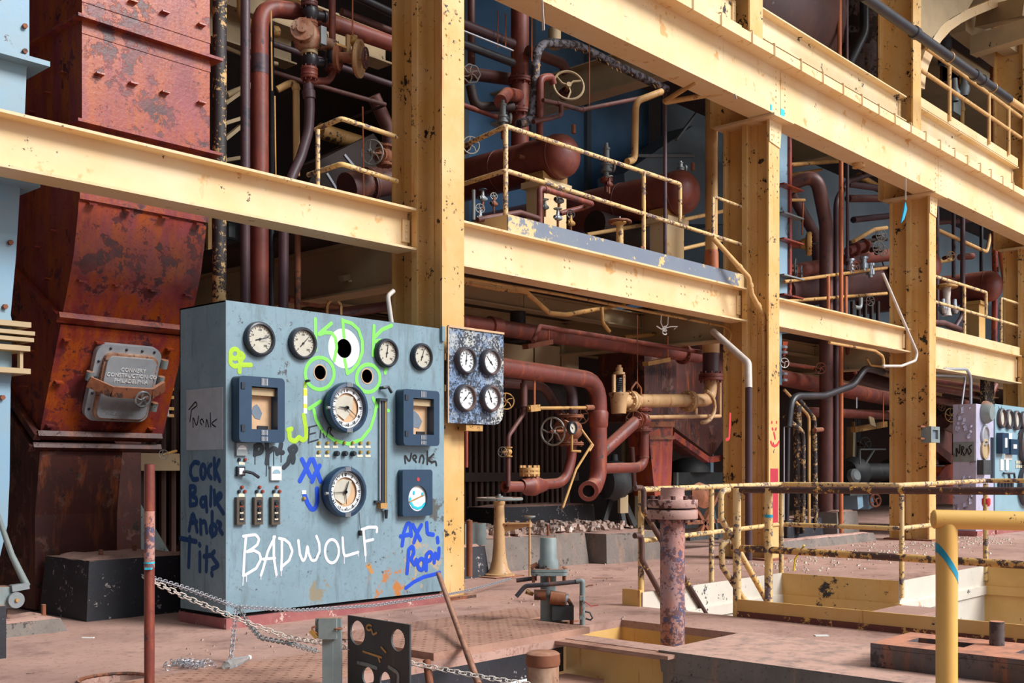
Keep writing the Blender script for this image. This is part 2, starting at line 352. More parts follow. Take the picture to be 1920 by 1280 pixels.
def valve(t, c, run, stem, R, mat, wmat='wheel_grey', wheel=None, yoke=None, length=None, spokes=5, wav=0, bolts=8):
    """Globe valve round c: body along run with end flanges, bonnet, yoke and handwheel out along stem."""
    c = Vector(c); run = Vector(run).normalized(); stem = Vector(stem).normalized(); L = length or R * 2.6; wheel = wheel or R * 1.5; yoke = yoke or R * 3.2
    b = MB(); b.lathe(c - run * L / 2, run, [(0, 0), (0, R * .62), (L * .2, R * .62), (L * .32, R * .95), (L * .5, R * 1.08), (L * .68, R * .95), (L * .8, R * .62), (L, R * .62), (L, 0)], 16)
    b.lathe(c, stem, [(0, R * .7), (R * 1.1, R * .6), (R * 1.15, R * .95), (R * 1.45, R * .95), (R * 1.5, R * .45), (R * 1.9, R * .4), (R * 1.9, 0)], 14)
    body = b.build('valve_body', mat, t)
    for s in (-1, 1): flange_mesh(c + run * s * (L / 2 - R * .1), run, R * 1.15, R * .14, bolts, 16).build('flange', mat, t)
    s, u, a = basis(stem, run); y = MB()
    for k in (-1, 1): y.tube([c + a * R * 1.4 + s * k * R * .55, c + a * yoke * .7 + s * k * R * .4, c + a * yoke * .86 + s * k * R * .1], R * .13, 6)
    y.cyl(c + a * R * 1.2, c + a * yoke * 1.12, R * .11, n=8); y.build('yoke', mat, t)
    wheel_mesh(c + stem * yoke, stem, wheel, spokes, wav=wav).build('handwheel', wmat, t)
    return body
def ibeam(x0, x1, yc, z0, z1, w=.28, tf=.022, tw=.016, name='beam', label='', mat='cream', axis='x', parent=None, cat='beam', end_cut=0):
    """Rolled I-section along x (or y): web, top flange, bottom flange as parts."""
    t = thing(name, label, cat, V((x0 + x1) / 2, yc, z0) if axis == 'x' else V(yc, (x0 + x1) / 2, z0))
    def bx(a0, a1, b0, b1, c0, c1):
        return MB().box(a0, a1, b0, b1, c0, c1) if axis == 'x' else MB().box(b0, b1, a0, a1, c0, c1)
    bx(x0 + end_cut, x1 - end_cut, yc - tw / 2, yc + tw / 2, z0 + tf, z1 - tf).build('web', mat, t, False)
    bx(x0, x1, yc - w / 2, yc + w / 2, z1 - tf, z1).build('top_flange', mat, t, False)
    bx(x0, x1, yc - w / 2, yc + w / 2, z0, z0 + tf).build('bottom_flange', mat, t, False)
    return t
# ================================================================ THE HALL
PX0, PX1, PX2 = 8.22, 10.84, 13.26        # stair pit: walkway side, first and second far sides
PY0, PY1 = 4.58, 5.90
fl = MB()
FZ = -.16
fl.plate((0, 0, 0), EX, EY, [(-9, -9), (46, -9), (46, 17), (-9, 17)],
         [[(4.0, 2.2), (6.28, 2.2), (6.28, 5.2), (4.0, 5.2)], [(6.5, 4.34), (7.38, 4.34), (7.38, 5.5), (6.5, 5.5)],
          [(PX0, 1.0), (PX2, 1.0), (PX2, PY0), (PX1, PY0), (PX1, PY1), (PX0, PY1)], circ((3.21, 6.14), .2, 20)], (0, 0, -.06))
structure(fl, 'floor', 'floor_dust')
lower = MB().box(-2, 16, -3, 9, -2.7, -2.6); structure(lower, 'floor_lower', 'concrete')
def slot(u0, v0, u1, v1): a, b = aY(u0, v0, 16.6), aY(u1, v1, 16.6); return [(a.x, b.z), (b.x, b.z), (b.x, a.z), (a.x, a.z)]
slots = [slot(428, 418, 440, 446), slot(1601, 786, 1605, 905), slot(1608, 787, 1612, 800), slot(1608, 812, 1612, 826), slot(1608, 850, 1613, 876)]
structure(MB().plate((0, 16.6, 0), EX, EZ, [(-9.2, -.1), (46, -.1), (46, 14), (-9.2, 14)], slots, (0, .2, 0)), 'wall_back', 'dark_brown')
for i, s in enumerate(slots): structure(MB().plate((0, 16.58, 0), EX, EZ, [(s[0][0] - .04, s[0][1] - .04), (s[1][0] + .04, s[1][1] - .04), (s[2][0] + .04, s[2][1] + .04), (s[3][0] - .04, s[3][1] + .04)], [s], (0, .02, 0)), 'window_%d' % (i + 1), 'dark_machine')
structure(MB().box(-4.3, -4, -9, 17, 0, 14), 'wall_left_sky_block', 'slate_wall')  # unseen wall, added to cut the sky light on left-facing sides
structure(MB().plate((0, -9, 0), EX, EZ, [(-4.3, 0), (46.3, 0), (46.3, 14), (-4.3, 14)], [[(3, 1.0), (45, 1.0), (45, 13), (3, 13)]], (0, -.3, 0)), 'wall_front_sky_mask', 'slate_wall')  # unseen wall added to shape the daylight: closed left end, wide opening rightwards
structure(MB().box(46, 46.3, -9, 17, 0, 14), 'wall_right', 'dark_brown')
structure(MB().box(-9.3, 46.3, 3.5, 17, 13, 13.2), 'ceiling', 'tan_steel')  # roof stops short so sun and sky light come in over the front
# mezzanine plate behind the frame, with openings where the ducts and risers pass
mz = MB(); mz.plate((0, 0, 3.66), EX, EY, [(6.7, 8.7), (45, 8.7), (45, 14), (6.7, 14)],
    [[(12.9, 9.2), (13.45, 9.2), (13.45, 11), (12.9, 11)], [(13.9, 8.8), (17.8, 8.8), (17.8, 10.2), (13.9, 10.2)]], (0, 0, .05))
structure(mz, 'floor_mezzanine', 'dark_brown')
# pit linings: yellow and white steel plate carried round the opening
def lining(x0, x1, y0, y1, mat, nm, z0=-.62, z1=.13): return structure(MB().box(x0, x1, y0, y1, z0, z1), nm, mat)
lining(PX0, PX1, PY1 - .02, PY1 - .003, 'white_wall', 'trim_1')
lining(PX1 - .02, PX1 - .003, PY0, PY1 - .02, 'gold_wall', 'trim_2')
lining(PX1 - .02, PX2, PY0 - .02, PY0 - .003, 'white_wall', 'trim_3')
lining(PX2 - .02, PX2 - .003, 1, PY0 - .02, 'gold_wall', 'trim_4')
for i, (x0, x1, y0, y1, m) in enumerate([(PX0, PX1 - .05, PY1 - .05, PY1 - .02, 'white_wall'), (PX1 - .05, PX1 - .02, PY0 - .05, PY1 - .02, 'gold_wall'), (PX1 - .02, PX2 - .05, PY0 - .05, PY0 - .02, 'white_wall'), (PX2 - .05, PX2 - .02, 1, PY0 - .02, 'gold_wall')]):
    structure(MB().box(x0, x1, y0, y1, -.20, -.10), 'trim_%d' % (5 + i), m)
structure(MB().box(PX0 - .02, PX0, 1.0, 4.88, 0, .15), 'trim_9', 'gold_wall')
structure(MB().box(PX0 - .026, PX0 - .02, 1.0, 4.88, 0, .05), 'trim_16', 'kerb_flake')
structure(MB().box(PX0 - .01, PX0 + .3, 1.0, 4.88, -.6, -.06), 'trim_10', 'gold_wall')
# plank-topped beam crossing the pit under the far landing
cb = thing('pit_beam', 'white sided beam with a pink dusty top crossing the stair pit', 'beam', V(9.5, 4.4, -.5))
MB().box(PX0 + .3, PX1 - .02, 4.10, 4.56, -.15, -.11).build('top_plate', 'floor_dust', cb, False)
MB().box(PX0 + .3, PX1 - .02, 4.12, 4.14, -.5, -.15).build('web', 'white_wall', cb, False)
# stair in the pit
st = thing('pit_stair', 'steel stair dropping into the pit between sloping handrails', 'stair', V(9, 5.4, -2.2))
for k in range(9): MB().box(PX0 + .05 + k * .26, PX0 + .30 + k * .26, 4.98, 5.84, -.22 - k * .24, -.19 - k * .24).build('tread', 'plate_dust', st, False)
for y in (4.95, 5.85): MB().bar((PX0 + .02, y, -.15), (PX0 + 2.4, y, -2.35), .02, .22).build('stringer', 'gold_wall', st, False)
# edge beams under the floor openings
structure(MB().box(4.0, 6.26, 5.2, 5.24, -.24, -.06), 'trim_11', 'black_block')
fb = thing('floor_beam', 'yellow floor beam with bolts below the deck edge in front of the rusty capped post', 'beam', V(5.3, 4.9, -.75))
MB().box(4.0, 6.24, 4.80, 5.16, -.27, -.25).build('top_flange', 'plate_dust', fb, False)
MB().box(5.0, 6.24, 4.97, 4.99, -.75, -.27).build('web', 'gold_wall', fb, False); MB().box(4.0, 5.0, 4.97, 4.99, -.75, -.27).build('web', 'red_duct', fb, False)
bo = MB()
for a in (5.16, 5.38):
    for z in (-.36, -.50, -.64): bo.lathe((a, 4.97, z), -EY, [(0, .03), (.02, .03), (.02, .018), (.045, .018), (.045, 0)], 8)
bo.build('bolts', 'dark_machine', fb, True, 'stuff')
gb_ = thing('floor_beam', 'heavily spotted yellow floor beam running to the concrete slab', 'beam', V(6.3, 4.8, -.6))
MB().box(6.29, 6.31, 2.6, 5.2, -.34, -.03).build('web', 'gold_wall', gb_, False)
MB().box(6.16, 6.48, 4.2, 5.3, -.03, -.005).build('top_flange', 'plate_dust', gb_, False); MB().box(6.14, 6.48, 2.6, 5.2, -.37, -.34).build('bottom_flange', 'rust', gb_, False)
structure(MB().box(6.49, 6.5, 4.34, 5.5, -.5, -.06), 'trim_12', 'gold_wall'); structure(MB().box(6.5, 7.4, 5.5, 5.52, -.5, -.06), 'trim_13', 'gold_wall')
structure(MB().box(7.38, 7.4, 4.34, 5.5, -.45, -.06), 'trim_14', 'gold_wall'); structure(MB().box(7.2, 7.38, 4.34, 5.5, -.30, -.27), 'trim_15', 'rust')
an = thing('angle_iron', 'rusty angle iron lying across the floor opening below the spotted beam', 'angle iron', V(5.6, 4.3, -.45))
MB().bar((4.9, 3.9, -.40), (6.2, 4.75, -.40), .10, .012).bar((4.9, 3.86, -.45), (6.2, 4.71, -.45), .012, .10).build('angle', 'rust', an, False)
# checker plates bedded on the deck
for nm, x0, x1, y0, y1, z in (('left', 2.6, 4.9, 5.22, 6.02, .012), ('middle', 4.95, 6.60, 5.22, 6.02, .05), ('step', 5.1, 7.3, 6.06, 6.62, .012)):
    cp = tag(MB().box(x0, x1, y0, y1, 0, z).build('checker_plate', 'plate_dust', None, False), {'left': 'dusty checker plate lying beside the red stanchion', 'middle': 'raised checker plate at the deck edge left of the grey valve', 'step': 'thin checker plate on the floor behind the grey valve'}[nm], 'plate')
    d = MB()
    for i in range(int((x1 - x0) / .055)):
        for j in range(int((y1 - y0) / .055)):
            a = .7 if (i + j) % 2 else -.7; c = V(x0 + .03 + i * .055, y0 + .03 + j * .055, z); e = V(math.cos(a), math.sin(a), 0) * .018; f = V(-math.sin(a), math.cos(a), 0) * .005
            d.add([c - e, c - f + EZ * .003, c + e, c + f + EZ * .003], [(0, 1, 2, 3)])
    d.build('raised_pattern', 'plate_dust', cp, False, 'stuff')
mh = tag(MB().ring((3.21, 6.14, .004), EZ, .205, .012, 28, 6).build('manhole_rim', 'rust', None), 'rusty rim round the open hole in the floor', 'manhole rim')

# ================================================================ THE STEEL FRAME
def column(nm, xc, ztop, label, red=False):
    """Built-up cross-shaped column: front and rear flange, web, side tees, rivets."""
    hw = .15; t = thing('steel_column', label, 'column', V(xc, 7.96, 0))
    MB().box(xc - hw, xc + hw, 7.60, 7.63, 0, ztop).build('front_flange', 'column_paint', t, False)
    MB().box(xc - hw, xc + hw, 8.30, 8.33, 0, ztop).build('rear_flange', 'column_paint', t, False)
    MB().box(xc - .01, xc + .01, 7.63, 8.30, 0, ztop).build('web', 'column_web', t, False)
    for s in (-1, 1):
        MB().box(xc + s * .01, xc + s * .155, 7.955, 7.985, 0, ztop).box(xc + s * .155, xc + s * .175, 7.93, 8.01, 0, ztop).build('side_tee', 'column_paint', t, False)
        MB().box(xc + s * .01, xc + s * .025, 7.85, 7.955, 0, ztop).build('side_angle', 'column_paint', t, False)
    r = MB(); n = int(ztop / .19)
    for k in range(n):
        z = .15 + k * .19; r.dome((xc - .025, 7.90, z), -EX, .014, .011, 7, 3); r.dome((xc - .10, 7.955, z), -EY, .014, .011, 7, 3)
        if z > 5.0:
            for s in (-1, 1): r.dome((xc + s * .09, 7.60, z), -EY, .014, .01, 7, 3)
    r.build('rivets', 'column_paint', t, True, 'stuff')
    MB().box(xc - .24, xc + .24, 7.52, 8.4, 0, .03).build('base_plate', 'rust', t, False)
    if ztop < 6.2:
        MB().box(xc - .28, xc + .28, 7.44, 8.4, ztop, ztop + .035).build('bearing_plate', 'cream', t, False)
        MB().prism([(xc - .15, 7.585, ztop), (xc + .19, 7.585, ztop), (xc + .15, 7.585, ztop - .34), (xc - .15, 7.585, ztop - .30)], (0, .015, 0)).build('cap_plate', 'cream', t, False)
        q = MB()
        for z in (ztop - .06, ztop - .13, ztop - .2, ztop - .27):
            for s in (-.09, .09): q.dome((xc + s, 7.585, z), -EY, .013, .01, 7, 3)
        q.build('rivets', 'column_paint', t, True, 'stuff')
    return t
C1, C2, C3, C4 = 7.47, 13.76, 19.45, 25.5
col1 = column('a', C1, 9.5, 'tall yellow riveted column standing beside the blue-grey control panel')
col2 = column('b', C2, 6.13, 'yellow riveted column with a red painted smiley on its front')
col3 = column('c', C3, 6.13, 'yellow riveted column with the small wall lamp box, left of the lilac cabinet')
column('d', C4, 6.13, 'yellow riveted column at the far right edge of the view')
# red smiley and red band on the second column
def strokes(mb, L, w, to, off):
    """Paint strokes: each one a low rounded bead of paint laid on a face along a polyline in picture units."""
    n = off.normalized(); h = .0007
    for i, pl in enumerate(L):
        P = rounded([to(u, v) for u, v in pl], .03, 4) if len(pl) > 2 else [to(u, v) for u, v in pl]
        ra = wid(P[0], w) / 2
        if (P[-1] - P[0]).length < 1e-4 and len(P) == 2: P = [P[0], P[0] + EZ * ra * .2]
        d0, d1 = (P[0] - P[1]).normalized(), (P[-1] - P[-2]).normalized(); m = len(P)
        Q = [P[0] + d0 * ra * k for k in (.95, .7, .35)] + P + [P[-1] + d1 * ra * k for k in (.35, .7, .95)]
        R = [.3, .72, .94] + [1] * m + [.94, .72, .3]
        T = MB(); fr = [0]
        for a_, b_ in zip(Q, Q[1:]): fr.append(fr[-1] + max(1e-6, (b_ - a_).length))
        k0 = len(Q); T.tube(Q, lambda f: ra, 8)
        if len(T.v) == 8 * k0:
            for j in range(k0):
                for q in range(8):
                    vv = T.v[j * 8 + q]; d = vv - Q[j]; hn = d.dot(n); T.v[j * 8 + q] = Q[j] + (d - n * hn) * R[j] + n * (hn / ra * h) + off + n * (.00012 * (i % 7))
        mb.add(T.v, T.f)
    return mb
def arc(c, rx, ry, a0, a1, n=14): return [(c[0] + rx * math.cos(math.radians(a0 + (a1 - a0) * k / n)), c[1] - ry * math.sin(math.radians(a0 + (a1 - a0) * k / n))) for k in range(n + 1)]
onC = lambda u, v: aY(u, v, 7.60)
strokes(MB(), [[(1447, 791), (1447, 792)], [(1456, 791), (1456, 792)], [(1448, 803), (1449, 805)], [(1455, 803), (1454, 805)], [(1451, 811), (1453, 822)], [(1445, 828), (1448, 834), (1452, 836), (1457, 834), (1460, 828)]], 5, onC, V(0, -.003, 0)).build('painted_smiley', 'spray_red', col2, False, None, 'red spray-painted smiley face')
bx = MB(); a, b = onC(1443, 878), onC(1460, 985); bx.box(a.x + .02, b.x - .02, 7.597, 7.60, b.z, a.z); bx.build('painted_band', 'crimson_paint', col2, False, None, 'crimson painted band')
onT = lambda u, v: aX(u, v, C2 - .176)
a = aY(1368, 775, 7.93); b = aY(1363, 824, 7.93); strokes(MB(), [[(1369, 776), (1368, 800), (1367, 822), (1362, 824)]], 6, lambda u, v: aY(u, v, 7.952), V(0, -.003, 0)).build('painted_mark', 'spray_red', col2, False, None, 'red sprayed stroke')

def clips(t, web_y, x, z0, z1):
    MB().box(x - .09, x, web_y - .03, web_y - .008, z0, z1).build('end_cleat', 'cream', t, False)
    r = MB()
    for k in range(3): r.dome((x - .045, web_y - .03, z0 + (z1 - z0) * (.2 + .3 * k)), -EY, .016, .012, 7, 3)
    r.build('rivets', 'cream', t, True, 'stuff')
def rivet_pairs(t, L, y, mat='cream'):
    r = MB()
    for x, z0, z1, n in L:
        for k in range(n):
            for s in (-.045, .045): r.dome((x + s, y, z0 + (z1 - z0) * k / max(1, n - 1)), -EY, .016, .012, 7, 3)
    r.build('rivets', mat, t, True, 'stuff')
bl = ibeam(-3.5, C1 - .2, 8.05, 3.41, 3.82, label='long cream beam crossing in front of the red duct above the control panel'); clips(bl, 8.05, C1 - .19, 3.5, 3.72)
br = ibeam(C1 + .2, C2 - .2, 8.05, 3.345, 3.815, label='riveted cream beam under the grey peeling toe board'); clips(br, 8.05, C2 - .19, 3.45, 3.72)
rivet_pairs(br, [(8.75, 3.56, 3.68, 2), (9.75, 3.60, 3.68, 2), (10.95, 3.44, 3.70, 4), (12.15, 3.58, 3.68, 2), (12.7, 3.58, 3.68, 2)], 8.042)
b2 = ibeam(C2 + .2, C3 - .2, 8.05, 3.365, 3.79, label='cream beam with a rusty dirty top between the second and third columns'); clips(b2, 8.05, C3 - .19, 3.45, 3.7)
b3 = ibeam(C3 + .2, C4 - .2, 8.05, 3.16, 3.78, label='deep cream beam with rust stained rivets at the far right under the second gas vessels'); clips(b3, 8.05, C4 - .19, 3.3, 3.7)
rivet_pairs(b3, [(20.6, 3.5, 3.68, 3), (21.4, 3.5, 3.68, 3), (22.4, 3.25, 3.68, 6), (23.4, 3.5, 3.68, 3), (24.0, 3.5, 3.68, 3)], 8.042)
tb = tag(MB().box(8.62, C2 - .25, 7.93, 7.942, 3.815, 4.0).build('toe_board', 'toe_grey', None, False), 'grey toe board with cream paint peeling off it, above the riveted beam', 'toe board')
tag(MB().box(C3 + .3, C4 - .3, 7.93, 7.942, 3.78, 3.95).build('toe_board', 'cream', None, False), 'cream rust-blotched toe board under the far right railing', 'toe board')
tag(MB().box(8.62, 8.634, 7.95, 8.75, 3.815, 4.0).build('toe_board', 'cream', None, False), 'short cream toe board returning behind the corner railing post', 'toe board')
# transverse beams running back from the columns under the mezzanine, and the rear columns that carry them
for xc, lab in ((C1, 'tan cross beam running back from the tall column below the mezzanine'), (C2, 'tan cross beam running back from the smiley column'), (C3, 'tan cross beam running back from the lamp box column')):
    ibeam(8.34, 14, xc, 3.12, 3.66, label=lab, mat='tan_steel', axis='y')
    rc = thing('rear_column', 'shadowed tan column behind the mezzanine in line with the ' + {C1: 'tall', C2: 'smiley', C3: 'lamp box'}[xc] + ' column', 'column', V(xc, 14.1, 0))
    MB().box(xc - .17, xc + .17, 14.0, 14.03, 0, 11).build('front_flange', 'tan_steel', rc, False); MB().box(xc - .01, xc + .01, 14.03, 14.35, 0, 11).build('web', 'tan_steel', rc, False); MB().box(xc - .17, xc + .17, 14.35, 14.38, 0, 11).build('rear_flange', 'tan_steel', rc, False)
for i, y in enumerate((9.9, 11.4, 13.0)):
    ibeam(C1 + .2, 34, y, 3.42, 3.66, w=.2, label='joist under the mezzanine, %s from the front' % ('first', 'second', 'third')[i], mat='tan_steel')
for i, (y, z) in enumerate(((10.6, 6.4), (12.6, 6.9))):
    ibeam(4.5, 9.2, y, z, z + .38, label=('lower' if i == 0 else 'upper') + ' dark tan beam high up behind the risers', mat='tan_steel')
for xc, lab in ((C1, 'tall'), (C2, 'smiley'), (C3, 'lamp box')): ibeam(8.56, 13.2, xc, 7.2, 7.74, w=.3, label='tan cross beam under the upper floor behind the %s column' % lab, mat='tan_steel', axis='y')
# crane girder in bays, with its fascia rail and hook bolts
def girder(x0, x1, label):
    t = thing('crane_girder', label, 'girder', V((x0 + x1) / 2, 7.6, 6.17))
    MB().box(x0, x1, 7.50, 7.515, 6.19, 6.82).build('front_web', 'cream', t, False)
    MB().box(x0, x1, 7.80, 7.815, 6.19, 6.82).build('rear_web', 'cream', t, False)
    MB().box(x0, x1, 7.48, 7.84, 6.17, 6.19).build('bottom_plate', 'cream', t, False)
    MB().box(x0, x1, 7.28, 7.90, 6.82, 6.845).build('top_plate', 'cream', t, False)
    r = MB()
    for s in (-.12, .12):
        for k in range(7): r.dome((x1 + s if s < 0 else x0 + s, 7.50, 6.26 + k * .085), -EY, .017, .012, 7, 3)
    r.build('rivets', 'cream', t, True, 'stuff'); return t
girder(7.66, C2 - .005, 'crane girder bay over the gas vessels, top centre')
girder(C2 + .005, C3 - .005, 'crane girder bay between the second and third column heads')
girder(C3 + .005, 31, 'crane girder bay at the far right')
rl = thing('girder_fascia', 'cream angle fascia with hook bolts along the top of the crane girder', 'fascia', V(16, 7.27, 6.8))
MB().box(7.3, 31, 7.255, 7.28, 6.80, 6.925).box(7.3, 31, 7.28, 7.42, 6.845, 6.86).build('angle', 'cream', rl, False)
k = 0
for u in (1299, 1240, 1352, 1178, 1410, 1452, 1502, 1543, 1581, 1616, 1648, 1678, 1708, 1736, 1763, 1790, 1814, 1838, 1858, 1880, 1900):
    p = aY(u, 100, 7.25); x = p.x
    MB().tube(rounded([(x, 7.35, 6.955), (x, 7.24, 6.955), (x, 7.24, 6.79), (x, 7.32, 6.775)], .02, 4), .009, 6).build('hook_bolt', 'cream', rl)
# hanging rag strips and tape on the girder
for u, v0, v1, m, lab in ((1377, 176, 186, 'pipe_white', 'pale rag strip hanging under the girder above the tall yellow pipe'), (1016, -4, 57, 'pipe_white', 'long pale strip hanging from the girder at the top centre')):
    p, q = aY(u, v0, 7.47), aY(u + 3, v1, 7.47)
    tag(MB().bar(p, q, .03, .006).build('hanging_strip', m, None, False), lab, 'strip')
for u, v, w_, h_, lab in ((1467, 211, 9, 13, 'cyan tape patch beside the girder splice, right of two'), (1446, 202, 4, 12, 'cyan tape patch beside the girder splice, left of two')):
    p = aY(u, v, 7.497); a = wid(p, w_) * .8; b = wid(p, h_) / 2
    tag(MB().box(p.x - a, p.x + a, 7.494, 7.499, p.z - b, p.z + b).build('tape_patch', 'tape_cyan', None, False), lab, 'tape')
# upper columns and upper beams
for xc, lab in ((C2, 'upper cream column rising behind the girder above the smiley column'), (C3, 'upper cream column rising behind the girder beside the curved brace'), (C4, 'upper cream column at the far right edge above the girder')):
    t = thing('upper_column', lab, 'column', V(xc, 8.2, 6.2))
    MB().box(xc - .18, xc + .18, 7.88, 7.91, 6.2, 12.5).build('front_flange', 'column_paint', t, False); MB().box(xc - .18, xc + .18, 8.5, 8.53, 6.2, 12.5).build('rear_flange', 'column_paint', t, False); MB().box(xc - .012, xc + .012, 7.91, 8.5, 6.2, 12.5).build('web', 'column_paint', t, False)
    r = MB()
    for q in range(30): r.dome((xc - .012, 8.0, 6.4 + q * .17), -EX, .016, .012, 7, 3)
    r.build('rivets', 'column_paint', t, True, 'stuff')
ua = ibeam(C1 + .3, C2 - .22, 8.12, 7.49, 7.96, label='upper cream beam ending at the first upper column, top centre', mat='cream_chip'); clips(ua, 8.12, C2 - .2, 7.55, 7.9)
ub = ibeam(C2 + .22, C3 - .22, 8.12, 7.51, 7.96, label='upper cream chipped beam between the two upper columns', mat='cream_chip'); clips(ub, 8.12, C3 - .2, 7.55, 7.9)
uc = ibeam(C3 + .22, C4 - .2, 8.12, 7.33, 7.93, label='upper cream beam with black chips at the far right', mat='cream_chip'); clips(uc, 8.12, C4 - .2, 7.45, 7.85)
tag(MB().box(C3 + .3, C4 - .3, 7.97, 7.985, 7.93, 8.1).build('toe_board', 'cream', None, False), 'cream toe board of the upper gallery at the far right', 'toe board')
structure(MB().box(C2, 45, 8.6, 10.9, 7.75, 7.8), 'floor_upper', 'dark_brown')
structure(MB().box(C1, C2, 8.6, 14, 9.4, 9.45), 'top_shade_plate', 'dark_brown')  # dark plate added to keep the centre bay dark overhead
# ================================================================ CONTROL PANEL
PF = 7.45; PXL, PXR = 4.82, 7.20; PZ0, PZ1 = .115, 2.59
onP = lambda u, v: aY(u, v, PF)
onS = lambda u, v: aX(u, v, PXL)
tag(MB().box(PXL, PXR + .02, PF - .005, 8.15, 0, .085).build('panel_plinth', 'kerb_red', None, False), 'low red painted plinth under the big control panel', 'plinth')
cp = thing('instrument_console', 'blue-grey instrument panel covered in graffiti, with round gauges and a green sprayed face', 'control panel', V((PXL + PXR) / 2, 7.8, .085))
def pc(u, v): p = onP(u, v); return (p.x, p.z)
holes = [circ(pc(645, 653), .085, 24), circ(pc(600, 698), .062, 24), circ(pc(688, 705), .062, 24)]
MB().plate((0, PF, 0), EX, EZ, [(PXL, PZ0), (PXR, PZ0), (PXR, PZ1), (PXL, PZ1)], holes, (0, .012, 0)).build('front_plate', 'panel_blue', cp, False)
MB().box(PXL, PXL + .012, PF + .012, 8.13, PZ0, PZ1).build('side_plate', 'panel_blue', cp, False)
MB().box(PXL, PXR, PF + .012, 8.13, PZ1 - .012, PZ1).build('top_plate', 'panel_blue', cp, False)
MB().box(PXR - .012, PXR, PF + .012, 8.13, PZ0, PZ1).build('side_plate', 'panel_blue', cp, False); MB().box(PXL, PXR, 8.118, 8.13, PZ0, PZ1).build('back_plate', 'hollow_shade', cp, False)  # back plate near black, for the shade seen through the holes
MB().box(PXL + .03, PXR - .03, PF + .03, 8.1, .085, PZ0).build('recess_shade', 'hollow_shade', cp, False)  # near-black box standing for the shaded gap under the panel
MB().box(PXR - .05, PXR - .012, PF - .03, PF, PZ1 - .12, PZ1 + .02).build('corner_bracket', 'panel_blue', cp, False)
p0, p1 = onS(351, 731), onS(419, 842); MB().box(PXL - .008, PXL, min(p0.y, p1.y), max(p0.y, p1.y), p1.z, p0.z).build('side_cover', 'door_metal', cp, False, None, 'bare grey cover plate with a black scrawl')
def needle(mb, c, ang, L, tail, wd, y):
    d = V(math.sin(math.radians(ang)), 0, math.cos(math.radians(ang))); n = V(d.z, 0, -d.x); c = V(c[0], y, c[1])
    mb.prism([c + n * wd - d * tail, c - n * wd - d * tail, c - n * wd * .4 + d * L, c + n * wd * .4 + d * L], (0, -.002, 0)); mb.cyl(c, c - EY * .006, wd * 2, n=10)
def dial_marks(mb, c, R, y, a0, a1, n, maj=2):
    for k in range(n + 1):
        a = math.radians(a0 + (a1 - a0) * k / n); d = V(math.sin(a), 0, math.cos(a)); q = V(c[0], y, c[1]); L = .17 if k % maj == 0 else .09
        s = V(d.z, 0, -d.x) * R * (.022 if k % maj == 0 else .012); A, B = q + d * R * .93, q + d * R * (.93 - L); mb.add([A + s, A - s, B - s, B + s], [(0, 1, 2, 3)])
def gauge(t, u, v, R, y, dial, ang, nums=None, rusty=False, deep=.05, label=None, bez=None):
    """Round pressure gauge: case (bezel) with dial, marks, numbers and pointer."""
    q = aY(u, v, y); c = (q.x, q.z); o = V(c[0], y, c[1])
    g = MB().lathe(o, -EY, [(0, R), (deep * .5, R * 1.0), (deep * .85, R * .97), (deep, R * .9), (deep, R * .82), (deep * .45, R * .78), (deep * .4, 0)], 32).build('gauge', bez or ('bezel_rust' if rusty else 'bezel'), t, True, None, label)
    yd = y - deep * .42
    MB().lathe(V(c[0], yd, c[1]), -EY, [(0, R * .79), (.003, R * .79), (.003, 0)], 32).build('dial', dial, g, False)
    m = MB(); dial_marks(m, c, R * .79, yd - .0045, -135, 135, 20)
    m.build('dial_marks', 'ink', g, False, 'stuff')
    n = MB(); needle(n, c, ang, R * .62, R * .3, R * .035, yd - .006); n.build('pointer', 'ink', g, False)
    if nums:
        nb = MB()
        for k, s in enumerate(nums):
            a = math.radians(-135 + 270 * k / (len(nums) - 1)); w_ = text_mesh(s, R * .17, (c[0] + math.sin(a) * R * .52, yd - .005, c[1] + math.cos(a) * R * .52), EX, EZ, .0004, None, None, None); nb.add(w_.v, w_.f)
        nb.build('numerals', 'ink', g, False, 'stuff')
    return g
for u, v, R, ang, lab in ((484, 636, .142, 75, 'gauge with cracked glass and a nearly level pointer'), (565, 644, .137, 45, 'gauge with the pointer rising to the right'), (722, 662, .131, 10, 'gauge crossed by green spray paint'), (788, 669, .127, 20, 'gauge with a yellowed dial near the panel edge')):
    g = gauge(cp, u, v, R, PF, 'dial_ivory', ang, ['0', '50', '100', '150', '200'], rusty=False, label=lab)
    if u == 484:
        q = aY(u, v, PF - .038); cr = MB(); random.seed(3)
        for k in range(9):
            a = random.uniform(-.5, .9); L0, L1 = .03 + .01 * k, .10; cr.bar(q + V(L0 * math.cos(a), 0, L0 * math.sin(a)), q + V(L1 * math.cos(a + .1), 0, L1 * math.sin(a + .2)), .002, .002)
        cr.build('cracks', 'wire_grey', g, False)
# blank ring plate and hole rims
q = pc(645, 653); MB().plate((0, PF - .001, 0), EX, EZ, circ(q, .172, 36), [circ(q, .083, 24)], (0, .001, 0)).build('ring_plate', 'label_white', cp, False, None, 'white ring plate round an open hole')
for u, v in ((600, 698), (688, 705)):
    q = pc(u, v); MB().plate((0, PF - .003, 0), EX, EZ, circ(q, .07, 28), [circ(q, .06, 24)], (0, .003, 0)).build('hole_rim', 'chart_rust', cp, False)
